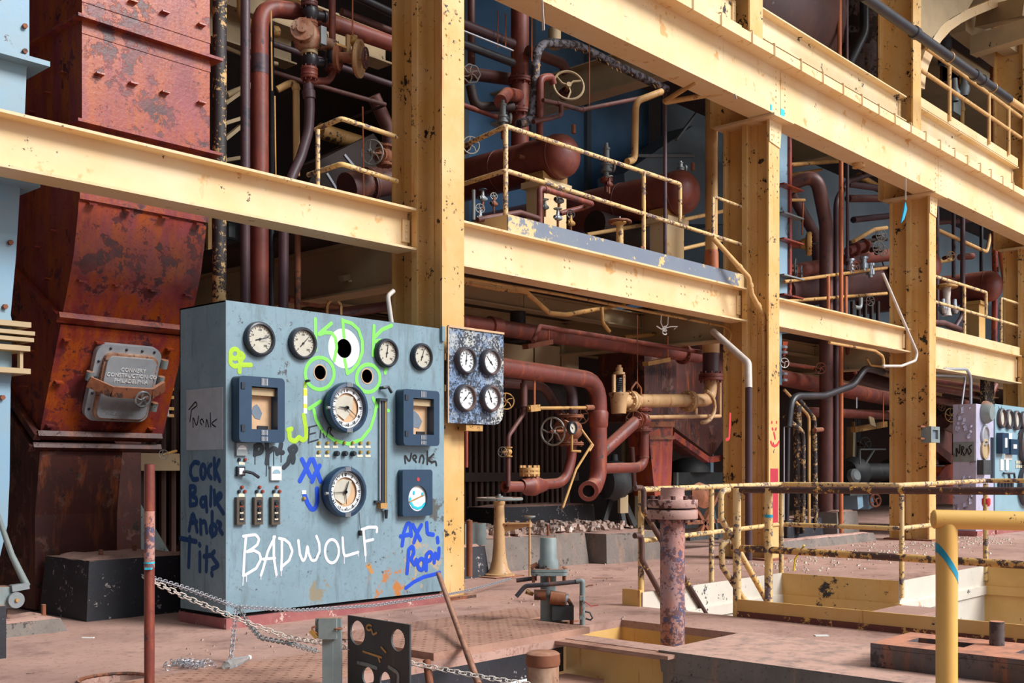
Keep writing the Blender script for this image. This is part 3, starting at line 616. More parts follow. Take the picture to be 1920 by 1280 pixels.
# large recorders with a drum dial
for u, v, hands, lab in ((653, 764, ((125, .6, .012), (-88, .42, .02)), 'large round dial with torn paper, above the other'), (650, 922, ((20, .46, .02), (-92, .62, .01), (176, .5, .012)), 'large round clock dial with torn paper, below the other')):
    q = aY(u, v, PF - .10); c = V(q.x, PF, q.z); R = .212
    g = MB().lathe(c, -EY, [(0, R * .93), (.05, R * .95), (.055, R * 1.03), (.10, R * 1.03), (.115, R * .98), (.12, R * .86), (.10, R * .84), (.06, R * .8), (.06, 0)], 40).build('round_recorder', 'navy', cp, True, None, lab)
    yd = PF - .0625
    MB().plate((0, yd - .02, 0), EX, EZ, circ((c.x, c.z), R * .83, 36), [circ((c.x, c.z), R * .60, 30)], (0, .004, 0)).build('scale_ring', 'dial_white', g, False)
    MB().lathe(V(c.x, yd, c.z), -EY, [(0, R * .8), (.002, R * .8), (.002, 0)], 32).build('torn_chart', 'chart_rust', g, False)
    MB().prism([V(c.x - R * .55, yd - .004, c.z + R * .3), V(c.x - R * .5, yd - .008, c.z - R * .25), V(c.x - R * .1, yd - .012, c.z - R * .5), V(c.x + R * .3, yd - .006, c.z - R * .1), V(c.x + R * .36, yd - .01, c.z + R * .45), V(c.x - R * .1, yd - .01, c.z + R * .52)], (0, -.002, 0)).build('paper_flap', 'dial_ivory', g, False)
    m = MB(); dial_marks(m, (c.x, c.z), R * .83, yd - .0225, 0, 348, 60, 5); m.build('dial_marks', 'ink', g, False, 'stuff')
    nb = MB()
    for k in range(12):
        a = math.radians(30 * k); w_ = text_mesh(str(k * 10) if v < 800 else str(k or 12), R * .15, (c.x + math.sin(a) * R * .70, yd - .0225, c.z + math.cos(a) * R * .70), EX, EZ, .0004, None, None, None); nb.add(w_.v, w_.f)
    nb.build('numerals', 'ink', g, False, 'stuff')
    n = MB()
    for ang, L, wd in hands: needle(n, (c.x, c.z), ang, R * L, R * .1, R * wd * 2, yd - .024)
    n.build('hands', 'ink', g, False)
    MB().cyl((c.x - R * 1.12, PF - .11, c.z - .01), (c.x - R * .98, PF - .11, c.z - .01), .014, n=10).build('latch', 'dull_steel', g)
    MB().cyl((c.x + R * 1.0, PF - .05, c.z + .02), (c.x + R * 1.08, PF - .05, c.z + .02), .008, n=8).build('hinge', 'bezel', g)
    x = MB()
    for k in (-2, -1, 0, 1, 2): x.box(c.x + k * .012 - .003, c.x + k * .012 + .003, PF - .122, PF - .10, c.z + R * .84, c.z + R * 1.0).box(c.x + k * .012 - .003, c.x + k * .012 + .003, PF - .122, PF - .10, c.z - R * 1.0, c.z - R * .84)
    x.build('chrome_ribs', 'wire_grey', g, False, 'stuff')
def rr(x0, x1, z0, z1, r, n=5):
    out = []
    for cx_, cz_, a0 in ((x1 - r, z1 - r, 0), (x0 + r, z1 - r, 90), (x0 + r, z0 + r, 180), (x1 - r, z0 + r, 270)):
        for k in range(n + 1): a = math.radians(a0 + 90 * k / n); out.append((cx_ + r * math.cos(a), cz_ + r * math.sin(a)))
    return out
def recorder(u0, v0, u1, v1, lab, hole, door=.11):
    """Square strip chart recorder: navy case with a window frame, torn chart, hinges, ribs."""
    p, q = aY(u0, v0, PF - door * .5), aY(u1, v1, PF - door); x0, x1, z0, z1 = p.x, q.x, q.z, p.z; W, H = x1 - x0, z1 - z0
    wx0, wx1, wz0, wz1 = x0 + W * .27, x1 - W * .16, z0 + H * .20, z1 - H * .15
    g = MB().plate((0, PF - door, 0), EX, EZ, rr(x0, x1, z0, z1, .035), [[(wx0, wz0), (wx1, wz0), (wx1, wz1), (wx0, wz1)]], (0, door, 0)).build('square_recorder', 'navy', cp, True, None, lab)
    MB().box(wx0, wx1, PF - .02, PF - .012, wz0, wz1).build('torn_chart', 'chart_rust', g, False)
    MB().box(wx0, wx1, PF - .07, PF - .02, wz1 - H * .13, wz1 - H * .015).build('chart_roller', 'tan_steel', g, False)
    cx_, cz_ = (wx0 + wx1) / 2, wz0 + (wz1 - wz0) * .42
    MB().prism([V(cx_ + a * W, PF - .021, cz_ + b * H) for a, b in hole], (0, -.002, 0)).build('chart_hole', 'slate_patch', g, False)
    MB().box(cx_ - W * .03, cx_ + W * .2, PF - .03, PF - .02, wz0 + .005, wz0 + H * .06).build('counter', 'ink', g, False)
    h = MB()
    for zz in (z1 - H * .2, z0 + H * .16): h.box(x0 + W * .04, x0 + W * .12, PF - door - .008, PF - door, zz, zz + H * .10)
    h.build('hinges', 'bezel', g, False, 'stuff')
    r = MB()
    for k in range(-2, 3):
        xx = cx_ - W * .01 + k * W * .03
        for a, b in ((z1 - H * .13, z1 - H * .02), (z0 + H * .11, z0 + H * .19), (z0 + H * .02, z0 + H * .09)): r.box(xx - .0035, xx + .0035, PF - door - .005, PF - door, a, b)
    r.build('chrome_ribs', 'wire_grey', g, False, 'stuff')
    MB().cyl((x1, PF - door * .6, z0 + H * .48), (x1 + .022, PF - door * .6, z0 + H * .48), .014, n=10).build('catch', 'bezel', g)
    return g
HX = [(-.12, .08), (-.15, -.02), (-.08, -.10), (.03, -.12), (.08, -.02), (.02, .07), (-.04, .12)]
recorder(441, 704, 534, 830, 'square navy chart recorder at the left of the panel', HX)
recorder(749, 729, 824, 836, 'square navy chart recorder at the right of the panel', [(a * 1.7, b * 1.3) for a, b in HX])
p, q = aY(755, 880, PF - .07), aY(811, 966, PF - .07); c = aY(784, 934, PF - .07)
g = MB().plate((0, PF - .07, 0), EX, EZ, rr(p.x, q.x, q.z, p.z, .03), [circ((c.x, c.z), .118, 28)], (0, .07, 0)).build('round_window_recorder', 'navy', cp, True, None, 'navy recorder with a round window and a cyan smiley on its dial')
MB().lathe(V(c.x, PF - .045, c.z), -EY, [(0, .118), (.004, .118), (.004, 0)], 28).build('dial', 'dial_white', g, False)
MB().bar((c.x - .09, PF - .052, c.z - .03), (c.x + .09, PF - .052, c.z + .03), .01, .01).build('pointer', 'old_gold', g, False)
strokes(MB(), [[(776, 922), (776, 925)], [(792, 925), (792, 928)], [(769, 934), (770, 942), (775, 950), (783, 953), (791, 950), (796, 944)]], 5, lambda u, v: aY(u, v, PF - .05), V(0, -.002, 0)).build('dial_smiley', 'tape_cyan', g, False)
MB().lathe((c.x, PF - .07, p.z - .09), -EY, [(0, .018), (.003, .018), (.003, 0)], 14).build('badge', 'sign_red', g, False)
# small meters, lamps, switches
def pbox(u0, v0, u1, v1, d, name, mat, par, label=None, y=None):
    y = PF if y is None else y; p, q = aY(u0, v0, y - d), aY(u1, v1, y - d); return MB().box(p.x, q.x, y - d, y, q.z, p.z).build(name, mat, par, False, None, label)
for u0, v0, u1, v1 in ((444, 830, 464, 854), (509, 874, 528, 900)):
    m = pbox(u0, v0, u1, v1, .025, 'panel_meter', 'dull_steel' if u0 == 444 else 'label_white', cp, 'small square panel meter with an arched window')
    w_, h_ = u1 - u0, v1 - v0; a = aY(u0 + w_ * .5, v0 + h_ * .48, PF - .026); R = wid(a, w_) * .36
    MB().prism([V(a.x + R * 1.3 * math.cos(k * math.pi / 10), PF - .026, a.z - R * .1 + R * 1.1 * math.sin(k * math.pi / 10)) for k in range(11)], (0, -.002, 0)).build('meter_window', 'dial_white' if u0 == 444 else 'panel_far', m, False)
def knob(u, v, r, d, name, mat, par=None):
    p = onP(u, v); return MB().lathe(p, -EY, [(0, r), (d * .7, r), (d, r * .7), (d, 0)], 12).build(name, mat, par or cp)
for u in (447.5, 459): knob(u, 861.5, .014, .02, 'indicator_lamp', 'lamp_red' if u > 450 else 'bezel')
pbox(448, 866, 459, 871, .004, 'name_tag', 'label_cream', cp)
sw = pbox(446, 874, 460, 892, .03, 'rotary_switch', 'bezel', cp, 'square switch with a black lever handle'); pbox(449, 877, 458, 889, .004, 'switch_plate', 'label_white', sw, None, PF - .03)
p = onP(453, 884); MB().tube([p - EY * .03, p - EY * .07, p + V(.05, -.08, -.012), p + V(.11, -.075, -.045)], .013, 8).build('lever', 'bezel', sw)
for u in (444.5, 477.5, 509.5):
    b = pbox(u, 932, u + 16, 983, .035, 'push_button_station', 'plug_brown', cp, 'push button station with three black buttons')
    pbox(u + 5, 937, u + 13, 978, .002, 'button_well', 'bezel', b, None, PF - .035)
    for k, v in enumerate((943, 955, 967)):
        p = aY(u + 9, v, PF - .037); MB().cyl(p, p - EY * .012, .017, n=12).build('button', 'ink', b); pbox(u + 6, v + 4.5, u + 12, v + 7.5, .003, 'button_tag', 'lamp_red' if k == 0 else 'label_cream', b, None, PF - .037)
    pbox(u + 3, 925, u + 14, 931, .004, 'name_tag', 'label_cream', cp)
    for a, v_, m in ((3, 921, 'bezel'), (14, 921, 'lamp_red'), (8.5, 913, 'lamp_red')): knob(u + a, v_, .014, .02, 'indicator_lamp', m)
for row, v in ((0, 830), (1, 847)):
    for u in (597, 613, 629, 644.5, 660, 675, 690):
        if row and u in (629, 644.5, 660): knob(u, v + 3, .024, .045, 'selector_knob', 'bezel'); continue
        knob(u, v, .015, .022, 'indicator_lamp', 'brass')
        if u != 644.5 or row: pbox(u - 5, v + 5, u + 5, v + 9.5, .004, 'name_tag', 'label_cream', cp)
pbox(566, 919, 574, 926, .004, 'name_tag', 'label_white', cp); knob(569, 934, .016, .022, 'indicator_lamp', 'brass')
knob(574, 714, .012, .05, 'stub_pin', 'bezel'); MB().tube([onP(713, 727), onP(713, 727) - EY * .05, onP(720, 726) - EY * .06, onP(727, 736) - EY * .05], .014, 8).build('hook', 'bezel', cp)
pbox(569, 728, 576, 775, .003, 'tape_strip', 'label_white', cp); pbox(569, 729, 576, 742, .0035, 'tape_strip', 'chalk_yellow', cp); pbox(569, 757, 576, 765, .0035, 'tape_strip', 'chalk_yellow', cp)
lg = pbox(716, 748, 726, 950, .03, 'level_gauge', 'bezel', cp, 'tall slim level gauge tube with brass strips'); pbox(712, 749, 714.5, 945, .02, 'side_strip', 'wire_grey', lg); pbox(722.5, 750, 724.5, 948, .006, 'brass_strip', 'brass', lg, None, PF - .03); pbox(712, 746, 727, 752, .05, 'top_clamp', 'bezel', lg); pbox(714, 943, 726, 953, .05, 'lower_fitting', 'old_gold', lg)
p = onP(720, 955) - EY * .03; MB().cyl(p, p - EZ * .08, .018, .012, 10).build('drain_cock', 'bezel', lg); pbox(705, 938, 716, 942, .03, 'stub_pin', 'bezel', cp)
p = onP(673, 994); MB().bar(p - EY * .02, p - EY * .02 - EZ * .045, .03, .02).build('dangling_tag', 'ink', cp, False); MB().tube([onP(672, 960) - EY * .01, onP(673, 994) - EY * .02], .003, 5).build('tag_wire', 'ink', cp)
# ---- graffiti, traced stroke by stroke
off = V(0, -.0018, 0)
def graf(L, w, mat, label, to=onP, o=off): return strokes(MB(), L, w, to, o).build('graffiti', mat, cp, False, None, label)
graf([[(456, 1005), (462, 1004), (479, 1002), (486, 1010), (482, 1021), (472, 1029), (463, 1034)], [(463, 1034), (477, 1032), (486, 1037), (489, 1048), (480, 1065), (459, 1078)], [(461, 1005), (458, 1039), (456, 1079)],
      [(515, 1006), (502, 1033), (493, 1066), (489, 1078)], [(513, 1006), (513, 1045), (518, 1077)], [(493, 1048), (515, 1046)],
      [(528, 1010), (528, 1040), (527, 1068)], [(523, 1009), (533, 1011), (542, 1018), (548, 1033), (542, 1050), (528, 1062)],
      [(559, 1013), (562, 1039), (568, 1053), (573, 1044), (576, 1020), (578, 1036), (584, 1051), (592, 1050), (599, 1033), (598, 1018), (593, 1005)],
      arc((622, 1033), 13, 22, 90, 450, 20), [(642, 1008), (643, 1028), (645, 1043), (671, 1035)],
      [(681, 993), (683, 1015), (685, 1040)], [(677, 993), (691, 988), (707, 988), (706, 997)], [(683, 1015), (699, 1011)]], 5.6, 'spray_white', 'white spray-painted letters reading BADWOLF')
graf([[(456, 1079), (455, 1097)], [(462, 1078), (462, 1090)], [(489, 1078), (489, 1086)], [(527, 1068), (527, 1079)], [(645, 1043), (645, 1056)], [(685, 1040), (685, 1053)], [(671, 1035), (671, 1042)], [(518, 1077), (517, 1082)]], 1.8, 'spray_white', 'white paint runs')['kind'] = 'stuff'
graf([[(591, 598), (592, 656)], [(621, 606), (594, 629), (608, 623), (622, 624), (629, 634), (631, 652), (626, 676)], arc((599, 700), 27, 30, 20, 400, 26), [(642, 600), (645, 632)], [(646, 674), (651, 700)],
      [(642, 601), (659, 606), (672, 618), (679, 640), (679, 660), (671, 681), (660, 694), (651, 700)], [(701, 611), (699, 666)], [(734, 610), (716, 618), (702, 632)], [(704, 640), (714, 638), (726, 645), (728, 668), (722, 699)],
      arc((690, 709), 22, 26, 0, 360, 24), [(601, 752), (579, 766)], [(588, 768), (592, 786), (605, 809), (628, 826), (654, 832), (677, 824), (694, 803), (702, 778), (705, 761)], [(699, 746), (706, 760), (728, 770)]], 7, 'spray_green', 'bright green spray paint: letters KDK and a smiling face with two ringed eyes')
graf([arc((440, 663), 8, 9, 0, 360, 12), [(432, 668), (432, 682), (440, 687), (449, 684), (452, 676)], [(449, 676), (458, 668), (452, 662)], [(452, 684), (470, 684)], [(449, 684), (449, 697)]], 9, 'spray_lime', 'lime green blob lettering near the left gauge')
graf([[(542, 809), (543, 824), (553, 827), (560, 820)], [(561, 820), (568, 826), (574, 820), (573, 800), (569, 778)], [(540, 806), (546, 804)]], 9.5, 'spray_lime', 'lime green letter c below the tape strip')
graf([[(572, 718), (572, 727)]], 7, 'spray_lime', None)
graf([[(480, 838), (478, 852)], [(479, 836), (488, 833), (493, 840), (489, 848), (481, 850)], [(500, 832), (502, 850), (500, 868)], [(503, 848), (512, 840), (518, 842), (520, 850)], [(527, 832), (524, 848), (530, 848)], [(543, 841), (552, 835), (556, 842), (549, 850), (543, 856), (540, 868), (532, 876)], [(543, 842), (547, 850), (551, 858), (549, 866)]], 9.5, 'spray_black', 'black dripping letters PHIP')
graf([[(478, 852), (478, 870)], [(500, 868), (499, 892)], [(504, 850), (504, 878)], [(513, 845), (513, 872)], [(527, 848), (527, 866)], [(553, 845), (553, 856)]], 2, 'spray_black', None)
graf([[(566, 861), (572, 873), (582, 893)], [(582, 861), (574, 878), (562, 901)], [(587, 861), (593, 878), (601, 902)], [(599, 873), (591, 887), (585, 902)], [(570, 926), (577, 944), (584, 955), (591, 953), (595, 940), (594, 916)]], 9.5, 'spray_blue', 'blue sprayed face made of two crosses and a u')
graf([[(754, 1022), (757, 998), (763, 981), (769, 981), (771, 1004)], [(751, 1005), (771, 1001)], [(774, 984), (781, 998), (788, 1012)], [(790, 984), (782, 998), (776, 1016)], [(800, 980), (801, 1000), (812, 1002)], [(763, 1074), (765, 1052), (766, 1030), (774, 1022), (776, 1036), (770, 1048), (777, 1058)], [(780, 1049), (785, 1066), (792, 1069), (795, 1060), (795, 1050), (789, 1046), (783, 1054)], [(799, 1068), (799, 1040), (806, 1033), (811, 1040), (807, 1050), (799, 1052)], [(814, 1054), (815, 1032), (822, 1052), (823, 1028)], [(820, 1008), (821, 1016)]], 8.5, 'spray_blue', 'blue spray-painted letters reading AXL ROPN')
graf([[(761, 1102), (775, 1091), (795, 1081), (812, 1077), (824, 1073)]], 7.5, 'spray_blue', 'blue sprayed underline')
graf([[(760, 868), (758, 850), (768, 868), (771, 850)], [(776, 862), (773, 856), (778, 852), (782, 858), (776, 860), (780, 866)], [(786, 866), (788, 856), (792, 852), (795, 860), (793, 868)], [(801, 870), (801, 846)], [(813, 851), (801, 862), (810, 866), (817, 864), (818, 872)]], 4, 'marker_black', 'black marker tag reading NEDK')
graf([[(580, 800), (578, 830)], [(578, 801), (594, 797)], [(579, 814), (591, 811)], [(578, 829), (596, 824)], [(600, 820), (602, 798), (608, 820)], [(612, 818), (616, 800), (622, 803), (617, 810), (624, 818)]], 3, 'spray_black', 'faint black letters ERA behind the green smile')
# side face writing
sw_ = lambda L, w, mat, label: graf(L, w, mat, label, onS, V(-.0095, 0, 0) if mat == 'marker_black' else V(-.002, 0, 0))
sw_([[(373, 868), (365, 866), (358, 875), (357, 888), (362, 899), (371, 898)], arc((381, 884), 4.5, 13, 0, 360, 14), [(396, 871), (391, 876), (391, 890), (396, 896)], [(402, 860), (403, 897)], [(411, 863), (404, 880), (412, 901)],
     [(357, 912), (357, 947)], [(357, 912), (366, 912), (367, 922), (358, 928), (369, 934), (369, 945), (358, 947)], arc((381, 941), 4.5, 8, 0, 360, 12), [(386, 932), (388, 958)], [(396, 914), (395, 947)], [(402, 920), (403, 945)], [(408, 938), (416, 930), (413, 924), (407, 930), (408, 944), (419, 962)],
     [(355, 994), (362, 954), (370, 996)], [(357, 980), (369, 978)], [(376, 975), (377, 1000)], [(377, 980), (385, 976), (388, 998)], arc((400, 993), 6, 10, 0, 360, 12), [(398, 960), (398, 1005)], [(408, 978), (416, 982), (410, 990), (417, 1000)],
     [(339, 1009), (368, 1015)], [(356, 1007), (354, 1062)], [(375, 1036), (375, 1070)], [(374, 1020), (375, 1022)], [(388, 1026), (387, 1070)], [(383, 1043), (394, 1041)], [(402, 1034), (396, 1040), (404, 1052), (411, 1060), (398, 1066)], [(397, 1074), (398, 1078)]], 9.5, 'spray_navy', 'dark blue spray-painted words Cock Balls And Tits')
sw_([[(364, 801), (363, 778), (371, 802), (374, 780)], [(380, 796), (376, 790), (381, 784), (384, 792)], [(388, 800), (389, 782), (393, 800)], [(397, 800), (396, 774)], [(408, 786), (397, 794), (406, 800)], [(356, 768), (369, 752), (372, 760), (361, 768), (358, 790)]], 2.6, 'marker_black', 'black marker tag reading MEDK')

# ================================================================ GAUGE BOARD
GB = 7.42
gbd = thing('gauge_board', 'flaking blue and cream board with four white gauges on the tall column', 'gauge board', V(8.0, GB, 1.7))
a, b = aY(840, 616, GB), aY(944, 797, GB); a1 = aY(944, 629, GB); x0, x1, z1, z0 = a.x, b.x, a1.z + .02, b.z
pl = [(x0, z0), (x1 - .12, z0)] + [(x1 - .12 + .12 * math.cos(math.radians(q)), z0 + .12 - .12 * math.sin(math.radians(-q))) for q in ()] + [(x1 - .06, z0 + .02), (x1 - .02, z0 + .06), (x1, z0 + .12), (x1, z1), (x0, z1)]
MB().plate((0, GB, 0), EX, EZ, pl, [], (0, .02, 0)).build('board', 'board_flake', gbd, False)
MB().bar((x0, GB - .002, z1), (x1, GB - .002, z1), .02, .02).bar((x0, GB - .002, z0), (x0, GB - .002, z1), .012, .012).build('edge_strip', 'chart_rust', gbd, False)
for u, v, ang, nums, lab in ((870, 676, 8, ['0', '10', '20', '30', '40', '50', '60', '70', '80', '90', '100'], 'upper left white gauge, pointer upright'), (916, 679, -45, ['0', '1', '2', '3', '4', '5', '6', '7', '8'], 'upper right white gauge, pointer to upper left'), (869, 746, 45, ['0', '20', '40', '60', '80', '100', '120'], 'lower left white gauge, pointer to upper right'), (916, 747, -22, ['0', '30', '60', '90', '120', '150'], 'lower right white gauge with a rusty rim')):
    gauge(gbd, u, v, .134, GB, 'dial_white', ang, nums, rusty=True, label=lab, deep=.06)
for zb in (z0 + .3, z1 - .32): MB().box(x0 - .02, x0 + .3, GB + .02, 7.598, zb, zb + .06).build('bracket', 'old_gold', gbd, False)
a = aY(870, 802, GB + .1); MB().box(a.x - .05, a.x + .18, GB + .02, GB + .14, a.z - .03, a.z + .03).build('lower_clamp', 'old_gold', gbd, False)
# ================================================================ RED DUCT AND HOPPER (left)
DX0, DX1 = 4.26, 5.46
rd = thing('red_duct', 'big rust-red duct with flanges and a hopper behind the long cream beam', 'duct', V(4.86, 9.3, 0))
MB().box(DX0, DX1, 8.70, 9.9, 4.99, 8.4).build('upper_section', 'red_duct', rd, False)
MB().box(DX0 - .07, DX1 + .09, 8.62, 9.95, 4.965, 4.99).build('flange', 'red_duct', rd, False)
MB().box(DX0, DX1, 8.70, 9.9, 4.13, 4.965).build('middle_section', 'red_duct', rd, False)
MB().box(DX0 - .07, DX1 + .09, 8.62, 9.95, 4.105, 4.13).build('flange', 'red_duct', rd, False)
MB().box(DX0 + .03, DX1 - .03, 8.75, 9.9, 3.7, 4.105).build('neck', 'red_duct', rd, False)
S = [((8.72, 3.75), (9.9, 3.78)), ((8.735, 3.62), (9.9, 3.74)), ((8.77, 3.39), (9.91, 3.6)), ((8.85, 3.04), (9.94, 3.35)), ((8.965, 2.76), (9.96, 3.2)), ((9.07, 2.53), (9.98, 3.06))]
def loft(secs, x0, x1, grow=0):
    m = MB(); vs = []; fs = []
    for (f, b) in secs: vs += [(x0 - grow, f[0], f[1]), (x1 + grow, f[0], f[1]), (x1 + grow, b[0], b[1]), (x0 - grow, b[0], b[1])]
    for i in range(len(secs) - 1):
        for k in range(4): fs.append((i * 4 + k, i * 4 + (k + 1) % 4, i * 4 + 4 + (k + 1) % 4, i * 4 + 4 + k))
    n = len(vs); fs += [(3, 2, 1, 0), (n - 4, n - 3, n - 2, n - 1)]; return m.add(vs, fs)
for zs in (4.86, 5.12): MB().box(DX0 - .004, DX1 + .004, 8.694, 8.70, zs, zs + .075).build('seam_strip', 'red_duct', rd, False)
MB().box(DX0 - .004, DX1 + .004, 8.728, 8.74, 3.50, 3.60).build('seam_strip', 'red_duct', rd, False)
loft(S, DX0, DX1).build('elbow', 'red_duct', rd)
MB().bar((DX0 - .05, 9.045, 2.545), (DX1 + .05, 9.045, 2.545), .10, .05, V(0, .4, 1)).build('angle_flange', 'red_duct', rd, False)
for xs in (DX0 - .02, DX1 + .02): MB().bar((xs, 9.03, 2.53), (xs, 10.0, 3.08), .07, .06).build('side_flange', 'red_duct', rd, False)
T_ = [((9.08, 2.49), (10.0, 3.02)), ((9.49, 1.56), (10.35, 2.2))]
loft(T_, DX0, DX1 - .02).build('hopper', 'red_duct', rd, False)
for dz, dy, g in ((.0, 0, .04), (-.10, .05, .06)):
    MB().bar((DX0 - g, 9.46 + dy, 1.56 + dz), (DX1 - .1 + g, 9.46 + dy, 1.56 + dz), .09, .05, V(0, .4, 1)).bar((DX0 - g, 9.44 + dy, 1.54 + dz), (DX0 - g, 10.4 + dy, 2.2 + dz), .06, .06).build('bottom_flange', 'brown_duct', rd, False)
loft([((9.52, 1.42), (10.35, 2.0)), ((9.62, .86), (10.4, 1.0)), ((9.62, .02), (10.4, .02))], DX0 + .02, 5.05).build('chute', 'brown_duct', rd, False)
def lug(p, d): p = Vector(p); d = Vector(d).normalized(); MB().bar(p, p + d * .05, .07, .014).build('lug', 'red_duct', rd, False)
for z in (5.25, 4.55):
    for k, x in enumerate((4.40, 4.70, 5.0, 5.36)): lug((x, 8.70, z), (0, -1, .1))
for a, y, z in ((0, 8.745, 3.48), (1, 8.93, 2.86)):
    for x in (4.36, 4.68, 5.02, 5.36): lug((x, y, z), (0, -1, -.3))
for f in (.12, .5, .9):
    for x in (4.33, 4.62, 5.02, 5.3): 
        if f == .12 or x in (4.33, 5.3): lug((x, 9.08 + .41 * f, 2.49 - .93 * f), (0, -1, -.45))
for y, z in ((9.0, 4.6), (9.3, 4.5), (9.6, 4.4), (9.2, 3.3), (9.5, 3.2), (9.3, 2.9), (9.6, 2.3), (9.75, 2.0)): lug((DX0, y, z), (-1, 0, 0))
# access door on the sloping hopper face
fd = V(0, .41, -.93).normalized(); fn = V(0, -.93, -.41).normalized(); c0 = aY(228, 716, 9.26)
def loc(a, b, h=0): return c0 + EX * a - fd * b + fn * h
def lplate(out, holes, h0, h1, name, mat, par, smooth=True): return MB().plate(c0 + fn * h0, EX, -fd, out, holes, fn * (h1 - h0)).build(name, mat, par, smooth)
ad = lplate(rr(-.32, .30, -.36, .36, .10, 6), [], 0, .06, 'access_door', 'door_metal', rd)
ad['label'] = 'grey cast access door with raised lettering'
lplate(rr(-.255, .255, -.33, .29, .07, 6), [], .06, .10, 'door_leaf', 'rusty_cream', ad)
MB().plate(c0 + fn * .10, EX, -fd, rr(-.235, .235, -.31, .27, .06, 6), [], fn * .02).build('door_face', 'door_metal', ad)
for k, s in enumerate(('CONNERY', 'CONSTRUCTION CO', 'PHILADELPHIA')):
    text_mesh(s, .05, loc(.02, .155 - .052 * k, .121), EX, -fd, .003, 'cast_lettering', 'dial_white', ad)['kind'] = 'stuff'
    text_mesh(('PATENTED', 'AIR COOLED DOOR', 'CONNERY')[k] if False else s, .04, loc(-.02, -.16 - .05 * k, .121), EX, -fd, .003, 'cast_lettering', 'door_metal', ad)['kind'] = 'stuff'
MB().bar(loc(-.36, .02, .10), loc(-.18, -.03, .19), .03, .10, fd).bar(loc(-.18, -.03, .19), loc(.20, -.03, .19), .03, .10, fd).bar(loc(.20, -.03, .19), loc(.36, .02, .10), .03, .10, fd).build('cross_bar', 'rust', ad, False, None, 'rusty cross bar')
wheel_mesh(loc(.10, -.07, .24), fn, .07, 5, .011).build('handwheel', 'steel', ad)
for a, b in ((-.34, .06), (.34, .06), (.34, .22), (.33, -.20)): MB().cyl(loc(a, b - .04, .06), loc(a, b + .04, .06), .035, n=10).build('hinge_lug', 'grey_machine', ad)
r = MB()
for a in (-.2, -.05, .1, .22): r.dome(loc(a, .325, .06), fn, .014, .012, 7, 3)
for b in (-.25, -.1, .05, .2): r.dome(loc(-.285, b, .06), fn, .014, .012, 7, 3)
r.build('bolts', 'bezel', ad, True, 'stuff')
# dark duct right of the chute, boiler tubes behind
bd = thing('boiler_casing', 'dark brown boiler casing between the chute and the blue-grey panel', 'casing', V(5.4, 10.4, 0))
MB().box(5.0, 5.75, 10.45, 11.2, .35, 3.2).build('casing_plate', 'brown_duct', bd, False); MB().box(5.0, 5.8, 10.42, 11.2, .30, .35).build('ledge', 'tan_steel', bd, False)
MB().box(5.1, 5.16, 10.5, 10.6, 0, .3).build('foot', 'old_gold', bd, False); MB().box(5.6, 5.66, 10.5, 10.6, 0, .3).build('foot', 'old_gold', bd, False)
MB().prism([(5.75, 10.45, .35), (6.1, 10.45, .35), (5.75, 10.45, .9)], (0, .05, 0)).build('gusset', 'grey_machine', bd, False)
# blue-grey duct at the far left
bdx = thing('blue_duct', 'pale blue duct with expansion joint flanges cut by the left edge of the picture', 'duct', V(2.6, 8.9, .3))
def dl(u, v): p = aY(u, v, 8.55); return p
rows = [(55, -60), (55, 120), (50, 128), (47, 205), (38, 348), (30, 480), (20, 590), (22, 600), (22, 700), (20, 720), (18, 900), (14, 985), (-8, 1075)]
for (a, b), m in zip(zip(rows[:-1], rows[1:]), ['blue_duct'] * 20):
    p, q = dl(*a), dl(*b); 
    MB().hexa([(1.6, 8.55, q.z), (q.x, 8.55, q.z), (q.x, 9.4, q.z), (1.6, 9.4, q.z), (1.6, 8.55, p.z), (p.x, 8.55, p.z), (p.x, 9.4, p.z), (1.6, 9.4, p.z)]).build('duct_section', m, bdx, False)
for u, v, th_ in ((80, 128, .02), (62, 352, .02), (45, 612, .02), (52, 628, .015), (50, 640, .015), (43, 656, .02), (44, 698, .02)):
    p = dl(u, v); MB().box(1.6, p.x, 8.42, 9.45, p.z - th_, p.z + th_).build('joint_flange', 'tan_steel' if v > 600 else 'blue_duct', bdx, False)
p, q = dl(27, 657), dl(33, 697); MB().box(p.x, q.x, 8.45, 8.5, q.z, p.z).build('joint_web', 'tan_steel', bdx, False)
r = MB()
for u, v in ((45, 50), (45, 97), (18, 455), (8, 575), (3, 745), (30, 640)): r.lathe(dl(u, v) - EY * .0, -EY, [(0, .02), (.03, .02), (.03, 0)], 6)
r.build('bolts', 'rust', bdx, False, 'stuff')
# damper actuator with its arm
da = thing('damper_actuator', 'grey damper actuator with a disc and a long lever arm at the left edge', 'actuator', aY(12, 1140, 8.40))
yb = 8.40; pd = aY(12, 1140, yb)
P = lambda u, v: aY(u, v, yb)
MB().hexa([P(-30, 1140), P(28, 1140), P(28, 1140) + EY * .2, P(-30, 1140) + EY * .2, P(-30, 1100), P(30, 1100), P(30, 1100) + EY * .2, P(-30, 1100) + EY * .2]).build('body', 'grey_machine', da, False)
MB().cyl(P(27, 1124) - EY * .04, P(27, 1124) + EY * .02, wid(P(27, 1124), 15), n=24).build('disc', 'dull_steel', da); MB().cyl(P(27, 1124) - EY * .055, P(27, 1124) - EY * .03, wid(P(27, 1124), 3.5), n=10).build('hub', 'old_gold', da)
MB().tube([P(-20, 920), P(22, 1040), P(50, 1098)], lambda f: wid(P(20, 1040), 4 + 3 * f), 10).build('lever_arm', 'grey_machine', da)
MB().bar(P(20, 1103), P(52, 1097), .06, .05).build('crank', 'dull_steel', da, False)
MB().box(P(-30, 1160).x, P(10, 1160).x, yb, yb + .2, 0, P(0, 1140).z).build('pedestal', 'black_block', da, False)
